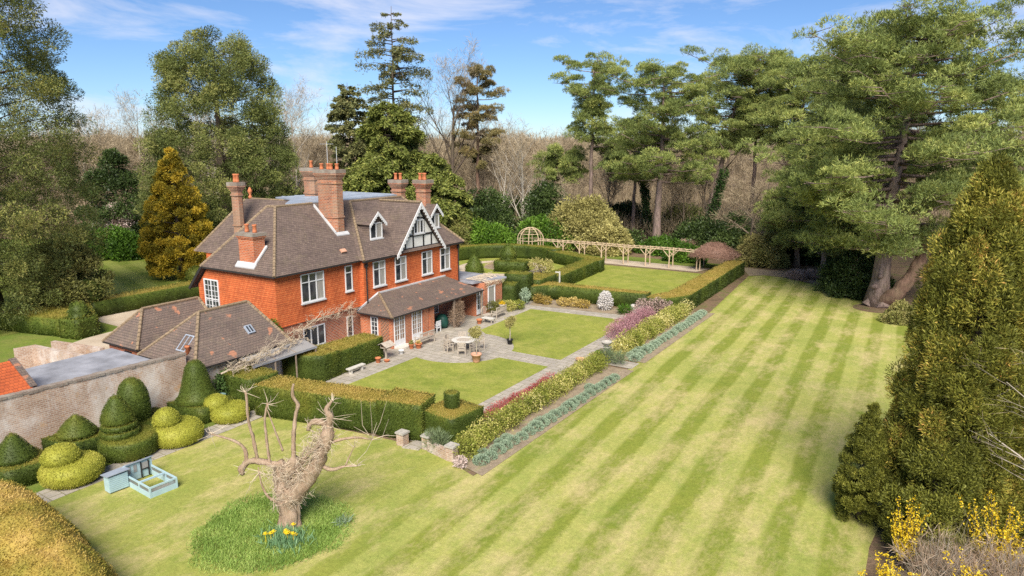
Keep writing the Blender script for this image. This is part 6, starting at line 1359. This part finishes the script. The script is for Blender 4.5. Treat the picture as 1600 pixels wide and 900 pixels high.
def bare_tree(label, x, y, h, seed, bark='bark_wood', name='bare_tree', group=None, twmat='twig_wood', rz=0, **kw):
    t = thing(name, label, 'bare tree', (0, 0, 0), group); m, F = bare_mesh(h, seed, **kw); m.build('trunk', M[bark], t, True); F.build('twigs', M[twmat], t); t.location = (x, y, 0); t.rotation_euler = (0, 0, rz); return t
bare_tree('tall bare oak between the fir and the brownish pine', -33.2, 64.0, 25.0, 501, 'bark_dark', 'oak_tree', r0=.55, spread=.42, levels=5, kids=(10, 5, 4, 3), twig=6, first=.25, tw=.04, tl=1.2, trunk_frac=.85, upb=.7)
bare_tree('slim pale birch with no leaves left of the domed arbour', -24.1, 65.9, 14.0, 502, 'bark_birch', 'birch_tree', r0=.22, spread=.25, kids=(14, 4, 3), twig=9, tw=.04, tl=.8, first=.12)
bare_tree('pale bare birch with a fuller crown above the domed arbour', -20.6, 67.0, 17.0, 503, 'bark_birch', 'birch_tree', r0=.26, spread=.32, kids=(18, 5, 3), twig=9, tw=.04, tl=.8, first=.12)
bare_tree('pale bare sapling in front of the pale olive tree', -11.0, 63.5, 8.5, 504, 'bark_pale', 'sapling', r0=.14, spread=.3, kids=(9, 4, 3), twig=7, tw=.035, tl=.7)
bare_tree('pale bare tree reaching in from the right edge', 42.6, -2.6, 9.0, 505, 'bark_pale', 'bare_tree', r0=.15, spread=.62, levels=4, kids=(11, 5, 3), twig=3, tw=.012, tl=.5, first=.15, upb=.12)
for i, (x, y, h) in enumerate([(-62, 52, 23), (-72, 47, 25), (-78, 52, 24), (-84, 42, 22), (-90, 35, 20), (-66, 60, 25)]):
    bare_tree(['slender leafless tree, first left of the massive conifer', 'forked tall leafless tree standing out above the left lawn', 'leafless tree behind the forked one above the left lawn', 'lower leafless tree above the magnolia', 'leafless tree just right of the huge left conifer', 'leafless tree half hidden by the massive conifer'][i], x, y, h, 510 + i, 'bark_pale', r0=.28, spread=.36, levels=4, kids=(12, 6, 4), twig=9, tw=.04, tl=1.0, first=.25)
bare_tree('grey bare tangle of branches right of the row of pines', 15.5, 66.5, 11.0, 520, 'bark_wood', 'bare_tree', r0=.3, spread=.8, levels=4, kids=(12, 6, 5), twig=10, tw=.035, tl=1.0, first=.1, upb=.1)
bare_tree('low bare tree with arching grey branches before the huge pine', 20.0, 66.0, 9.0, 521, 'bark_wood', 'bare_tree', r0=.26, spread=.8, levels=4, kids=(12, 6, 5), twig=10, tw=.035, tl=1.0, first=.1, upb=.1)

# woodland behind: individual leafless trees from a few kinds, then the far mass
WL = 'leafless brown tree of the woodland beyond the garden'
WG = 'leafless woodland trees'
protos = []
rng = random.Random(77)
def in_frame(x, y):
    dx, dy = x - 37.6, y + 30.5; a = math.degrees(math.atan2(-dx, dy)); return -9 < a < 71
spots = []
tries = 0
while len(spots) < 235 and tries < 20000:
    tries += 1
    a = rng.uniform(-7, 80); r = 118 + 150 * rng.random() ** 1.3
    x = 37.6 - r * math.sin(R(a)); y = -30.5 + r * math.cos(R(a))
    if a > 44 and r < 138: continue
    if 28 < a < 44 and r < 128: continue
    if any((x - q[0]) ** 2 + (y - q[1]) ** 2 < 20 for q in spots): continue
    spots.append((x, y, r))
for i in range(5):
    x, y, r = spots[i]
    protos.append(bare_tree(WL, x, y, 15.5, 600 + i, 'bark_wood', 'woodland_tree', WG, r0=.17, spread=[.26, .32, .3, .38, .28][i], levels=4, kids=(13, 6, 4), twig=9, tw=.055, tl=1.3, first=.22))
for i, (x, y, r) in enumerate(spots[5:]):
    s = rng.uniform(.72, 1.08); dup(protos[i % 5], (x, y, 0), rng.uniform(0, 6.28), (s, s, s))
F = Fol(88); n = 105000                       # twiggy understorey
a = F.r.uniform(-10, 84, n); r = 112 + 110 * F.r.uniform(0, 1, n) ** 1.2
X = 37.6 - r * np.sin(np.radians(a)); Y = -30.5 + r * np.cos(np.radians(a))
hh = 3.2 + 2.6 * vnoise(np.stack([X, Y, 0 * X], 1), .09, 3) + 1.0 * vnoise(np.stack([X, Y, 0 * X], 1), .5, 1)
k = ((a < 44) | (r > 132)) & ~((a > 40) & (r < 150)); X, Y, hh = X[k], Y[k], np.maximum(.8, hh[k])
F.leaves(np.stack([X, Y, hh * F.r.uniform(0, 1, len(X))], 1), np.tile([0, 0, 1.0], (len(X), 1)), 1.9, .06, np.clip(.4 + .3 * vnoise(np.stack([X, Y, 0 * X], 1), .12) + F.r.normal(0, .12, len(X)), 0, 1), .55)
tag(F.build('woodland_understorey', M['twig_wood']), 'brown twiggy understorey of the woodland', 'undergrowth', None, 'stuff')
F = Fol(89); n = 175000                      # far woodland canopy that reads as one mass
a = F.r.uniform(-12, 86, n); r = 200 + 420 * F.r.uniform(0, 1, n) ** 1.3
X = 37.6 - r * np.sin(np.radians(a)); Y = -30.5 + r * np.cos(np.radians(a)); P3 = np.stack([X, Y, 0 * X], 1)
top = 15.5 + 1.6 * vnoise(P3, .05, 2) + 1.3 * vnoise(P3, .27, 5) + (r - 200) * .006
z = top * F.r.uniform(.15, 1, n) ** .6
F.leaves(np.stack([X, Y, z], 1), np.tile([0, 0, 1.0], (n, 1)), 2.6, .14, np.clip(.45 + .25 * vnoise(P3, .06) + F.r.normal(0, .12, n), 0, 1), .5)
tag(F.build('distant_woodland', M['twig_wood']), 'far brown woodland fading to the horizon', 'woodland', None, 'stuff')
# a few far dark conifers breaking the skyline and a far house roof
for i, (a, r, h) in enumerate([(17.5, 240, 20), (19.5, 250, 19), (35.5, 210, 21), (45, 230, 20), (13.2, 230, 19), (30.5, 205, 14)]):
    x, y = 37.6 - r * math.sin(R(a)), -30.5 + r * math.cos(R(a))
    if i == 0: fc = conifer('small far dark conifer on the woodland skyline', x, y, h, 1, interp((0, 4), (.5, 3), (1, .5)), 50, 1.6, 120, .8, .3, 'conif', 350, group='far conifers on the skyline', branches=0); fcb = (x, y)
    else: dup(fc, (x, y, 0), i, (h / 20.0,) * 3)
for ch in fc.children: ch.matrix_parent_inverse = Matrix.Translation((-fcb[0], -fcb[1], 0))
fh = thing('distant_cottage', 'distant brown-roofed cottage glimpsed left of the chimneys', 'cottage', (-68, 78, 0))
m = MB(); m.box(-74, -62, 76, 82, 0, 4.5); m.build('wall', M['render'], fh)
m = MB(); m.add([(-74.6, 75.5, 4.4), (-61.4, 75.5, 4.4), (-61.4, 82.5, 4.4), (-74.6, 82.5, 4.4), (-72, 79, 8.2), (-64, 79, 8.2)], [(3, 2, 1, 0), (0, 1, 5, 4), (1, 2, 5), (2, 3, 4, 5), (3, 0, 4)]); m.build('roof', M['roof_old'], fh)

# ---------------------------------------------------------------- the gnarled pollard, its grass circle and daffodils
gt = thing('gnarled_tree', 'gnarled pollarded tree with a twisted trunk and no leaves on the lawn', 'tree', (16.6, -13.6, 0))
cam_r = Vector((math.cos(R(31.8)), math.sin(R(31.8)), 0)); cam_f = Vector((-math.sin(R(31.8)), math.cos(R(31.8)), 0))
g0 = Vector((16.6, -13.6, 0))
def gp_(a, z, f=0.0): return g0 + cam_r * a + cam_f * f + Vector((0, 0, z))
m = MB()
m.gtube([gp_(0, -.05), gp_(.0, .25), gp_(.02, .7), gp_(-.05, 1.25), gp_(-.08, 1.7, .1)], [.62, .47, .40, .42, .40], 12)
m.gtube([gp_(.42, -.02, -.1), gp_(.38, .5), gp_(.42, 1.1), gp_(.3, 1.6)], [.16, .11, .09, .12], 7)
m.gtube([gp_(-.05, 1.35), gp_(-.2, 2.0, .1), gp_(-.25, 2.5, .15), gp_(-.42, 2.85, .2)], [.42, .36, .34, .26], 10)
m.gtube([gp_(.0, 1.25), gp_(.55, 1.75, -.1), gp_(1.05, 2.45, -.1), gp_(1.45, 3.2, 0), gp_(1.75, 4.0, .1), gp_(1.85, 4.6, .1)], [.40, .36, .33, .30, .27, .2], 10)
m.gtube([gp_(-.2, 2.3, .1), gp_(.2, 2.7, .2), gp_(.35, 3.05, .2)], [.3, .28, .2], 9)
m.build('trunk', M['bark_gnarl'], gt, True)
def limb(P, rad, n=7): mm = MB(); mm.gtube(P, [q * .82 for q in rad], n, .2, .1, 5); return mm.build('limb', M['bark_gnarl'], gt, True)
limb([gp_(1.85, 4.5, .1), gp_(1.98, 4.95), gp_(1.85, 5.25), gp_(2.1, 5.65)], [.2, .19, .13, .05]); limb([gp_(1.85, 4.5, .1), gp_(1.5, 4.75), gp_(1.15, 4.65), gp_(1.05, 4.35)], [.17, .16, .13, .11])
limb([gp_(-.35, 2.7, .15), gp_(-1.0, 2.95), gp_(-1.55, 2.95), gp_(-1.85, 2.6), gp_(-1.8, 2.35)], [.22, .17, .15, .19, .1]); limb([gp_(-1.6, 2.95), gp_(-1.65, 3.5), gp_(-2.0, 3.85), gp_(-2.7, 4.1), gp_(-3.1, 4.2)], [.12, .09, .07, .05, .02])
limb([gp_(-1.15, 2.95), gp_(-1.25, 3.9), gp_(-1.4, 4.8), gp_(-1.4, 5.75), gp_(-1.42, 6.0)], [.09, .085, .075, .06, .06]); limb([gp_(-.65, 2.85), gp_(-.7, 3.8), gp_(-.72, 4.8), gp_(-.55, 5.55)], [.08, .07, .06, .06])
limb([gp_(.3, 2.95, .2), gp_(.35, 3.9, .2), gp_(.5, 4.9, .2), gp_(.62, 5.4, .2), gp_(.42, 5.8, .2), gp_(.5, 6.3, .2)], [.13, .11, .10, .10, .085, .06]); limb([gp_(-.6, 5.3), gp_(-.35, 4.4), gp_(-.1, 3.4, .1)], [.02, .05, .06])
limb([gp_(.15, .95), gp_(-.7, 1.25), gp_(-1.05, 1.9), gp_(-1.15, 2.7)], [.1, .07, .05, .03]); limb([gp_(1.3, 2.9), gp_(1.9, 2.6), gp_(2.5, 2.75), gp_(3.0, 2.75)], [.13, .1, .06, .03]); limb([gp_(2.5, 2.75), gp_(2.7, 3.2), gp_(2.9, 3.6)], [.05, .03, .015])
limb([gp_(1.6, 3.7), gp_(2.3, 3.85, .2), gp_(3.0, 3.9, .3), gp_(3.6, 3.8, .3)], [.09, .07, .06, .04])
rr = random.Random(66); m = MB()
def spray(c, n, l, up=.3, r=.012, sp=1.0, bend=.35):
    for _ in range(n):
        d = Vector((rr.gauss(0, 1), rr.gauss(0, 1), rr.gauss(up, .8))).normalized() * sp; L_ = l * rr.uniform(.5, 1.2); p1 = c + d * L_ * .5 + Vector((rr.gauss(0, .05), rr.gauss(0, .05), -bend * L_ * .1)); m.tube([c, p1, p1 + (d + Vector((rr.gauss(0, bend), rr.gauss(0, bend), rr.gauss(0, bend)))) * L_ * .5], [r, r * .8, r * .35], 3, cap=False)
for t in range(230):
    f = rr.random(); spray(gp_(0 + 1.7 * f, 1.2 + 3.0 * f, 0) + Vector((rr.gauss(0, .25), rr.gauss(0, .25), rr.gauss(0, .25))), 6, .42, -.2, .009, 1.0, .8)
for t in range(110): spray(gp_(rr.gauss(-.1, .3), rr.uniform(1.0, 2.9), rr.gauss(0, .3)), 6, .4, -.1, .009, 1.0, .8)
for c in (gp_(-1.42, 6.0), gp_(-.55, 5.5), gp_(2.1, 5.6), gp_(-1.8, 2.5), gp_(1.1, 4.4), gp_(3.0, 2.75)): spray(c, 9, .5, .5, .016)
spray(gp_(3.6, 3.8, .3), 10, 1.5, 1.1, .014); spray(gp_(2.9, 3.6), 6, .7, .6); spray(gp_(-3.0, 4.2), 8, .6, .2); spray(gp_(-1.1, 2.5), 14, .9, -.3); spray(gp_(1.95, 4.9), 22, .8, .1)
m.build('twigs', M['stem_pale'], gt)
m = MB()
for i in range(26):                       # loose old ivy stems on the bole
    f0 = rr.uniform(0, .5); f1 = f0 + rr.uniform(.3, .6); P = []
    for k in range(6):
        f = f0 + (f1 - f0) * k / 5; a = rr.uniform(-.4, .4) + i; w = .43
        P.append(gp_(1.7 * max(0, f - .35) / .65 + w * .9 * math.cos(a + f * 3), .3 + 3.9 * f, w * .7 * math.sin(a + f * 3)))
    m.tube(P, .022, 4)
m.build('ivy_stems', M['bark_gnarl'], gt)
F = Fol(91); n = 30000; r = 2.95 * F.r.uniform(0, 1, n) ** .56 + F.r.normal(0, .05, n); a = F.r.uniform(0, 6.283, n)
r = r * (1 + .05 * np.sin(3 * a) + .03 * np.sin(7 * a) + .02 * np.sin(17 * a)) + np.abs(F.r.normal(0, .10, n)) * (r > 2.7); c = np.stack([16.2 + r * np.cos(a), -14.1 + r * np.sin(a), 0 * a + .0], 1)
F.leaves(c, np.tile([0, 0, 1.0], (n, 1)), .15, .02, np.clip(.55 + .35 * vnoise(c, 1.4, 3) + F.r.normal(0, .15, n), 0, 1), .8)
tag(F.build('long_grass', M['longgrass']), 'circle of long lush grass around the gnarled tree', 'grass', None, 'stuff')
gt.scale = (.94, .94, .94)
dt = thing('daffodil_clump', 'clump of daffodils flowering at the foot of the gnarled tree', 'daffodils', (17.3, -14.5, 0))
F = Fol(92); n = 900; c = np.stack([F.r.normal(17.35, .42, n), F.r.normal(-14.45, .30, n), np.zeros(n)], 1); F.leaves(c, np.tile([0, 0, 1.0], (n, 1)), .42, .035, F.r.uniform(.1, 1, n), .4); F.build('leaves', M['daff_leaf'], dt)
for i in range(11):
    x, y, z = rr.gauss(17.2, .42), rr.gauss(-14.65, .28), rr.uniform(.36, .48); q = MB(); q.tube([(x, y, .1), (x, y, z)], .008, 4)
    for k in range(6): a0 = k * 1.047; q.add([(x, y, z), (x + .075 * math.cos(a0 - .35), y + .075 * math.sin(a0 - .35), z + .02), (x + .12 * math.cos(a0), y + .12 * math.sin(a0), z + .03), (x + .075 * math.cos(a0 + .35), y + .075 * math.sin(a0 + .35), z + .02)], [(0, 1, 2, 3)])
    q.lathe([(.025, .0), (.035, .06), (.045, .075)], (x, y, z), 8); q.build('flower', M['daffodil'] if 'daffodil' in M else M.setdefault('daffodil', plain('daffodil_petal', (.80, .58, .02), .6, .1, 9)), dt)
# pale self-sown tuft in the circle
shrub('grey_green_tuft', 'small grey-green tuft at the right of the grass circle', 'plant', [(18.35, -12.4, .12, .3, .3, .18)], 160, .26, .02, 'lavender', 93, up=1.2)

# ---------------------------------------------------------------- forsythia and twiggy shrubs in the near right corner
def twig_shrub(label, x, y, rx, ry, h, n, mat, seed, flowers=0, name='twiggy_shrub', fl_reg=None):
    t = thing(name, label, 'shrub', (x, y, 0)); r2 = random.Random(seed); mm = MB(); F = Fol(seed); tips = []
    for i in range(n):
        a = r2.uniform(0, 6.283); k = math.sqrt(r2.random()); b = Vector((x + .35 * rx * k * math.cos(a), y + .35 * ry * k * math.sin(a), 0)); e = Vector((x + rx * k * math.cos(a), y + ry * k * math.sin(a), h * r2.uniform(.55, 1.05) * (1 - .35 * k)))
        md = b.lerp(e, .5) + Vector((r2.gauss(0, .15), r2.gauss(0, .15), .25 * h * .4)); mm.tube([b, md, e], [.02, .014, .006], 3, cap=False)
        for j in range(7):
            f = r2.uniform(.35, 1); p = b.lerp(md, 2 * f) if f < .5 else md.lerp(e, 2 * f - 1); tips.append((p, (e - b).normalized()))
    P = np.array([q[0] for q in tips]); D = np.array([q[1] for q in tips])
    F.leaves(np.repeat(P, 3, 0), np.repeat(D, 3, 0), .42, .013, F.r.uniform(.2, 1, len(P) * 3), .9)
    mm.build('stems', M['bark_pale'], t); F.build('twigs', M[mat], t)
    if flowers:
        G2 = Fol(seed + 1); sel = np.array([p for p in P if (fl_reg is None or fl_reg(p))]); sel = sel[G2.r.integers(0, len(sel), flowers)] + G2.r.normal(0, .10, (flowers, 3)); G2.leaves(sel, G2.r.normal(size=sel.shape), .07, .055, G2.r.uniform(0, 1, flowers), 1); G2.build('flowers', M['forsythia'], t)
    return t
def forsythia(label, x, y, n, h, seed, lean=.3):
    t = thing('forsythia_bush', label, 'forsythia', (x, y, 0)); r2 = random.Random(seed); mm = MB(); F = Fol(seed); C = []
    for i in range(n):
        e = Vector((x + r2.gauss(0, lean), y + r2.gauss(0, lean), h * r2.uniform(.5, 1.05))); b = Vector((x + r2.gauss(0, .12), y + r2.gauss(0, .12), 0)); mm.tube([b, b.lerp(e, .55) + Vector((0, 0, .12)), e], [.016, .012, .005], 4, cap=False)
        for j in range(46): f = r2.uniform(.25, 1.0); C.append(b.lerp(e, f) + Vector((r2.gauss(0, .045), r2.gauss(0, .045), r2.gauss(0, .05))))
    C = np.array(C); F.leaves(np.repeat(C, 3, 0), F.r.normal(size=(len(C) * 3, 3)), .062, .045, F.r.uniform(0, 1, len(C) * 3), 1)
    mm.build('stems', M['bark_dark'], t); F.build('flowers', M['forsythia'], t); return t
forsythia('tall upright yellow forsythia sprays nearest the lawn', 37.6, -4.0, 26, 2.7, 701, .32)
forsythia('low yellow forsythia at the bottom edge by the lawn corner', 37.3, -6.4, 22, 1.6, 702, .35)
forsythia('broad golden forsythia bush at the right edge', 40.3, -3.1, 46, 3.0, 703, .6)
forsythia('yellow forsythia at the bottom of the right edge', 39.9, -6.0, 40, 2.0, 704, .5)
twig_shrub('tangled grey-brown leafless shrub between the forsythias', 38.7, -4.9, 1.5, 1.5, 2.3, 110, 'twig_brown', 705)
twig_shrub('pale tangled leafless shrub in the near right corner', 40.8, -4.6, 1.5, 1.6, 2.6, 110, 'twig_brown', 706)
twig_shrub('sparse green-tipped twiggy shrub in front of the cypress', 39.4, -3.2, 1.0, 1.0, 2.7, 46, 'olive', 707)
twig_shrub('thin bare twigs beside the small cypress', 37.0, 2.6, .8, 1.0, 3.0, 22, 'twig_brown', 708)
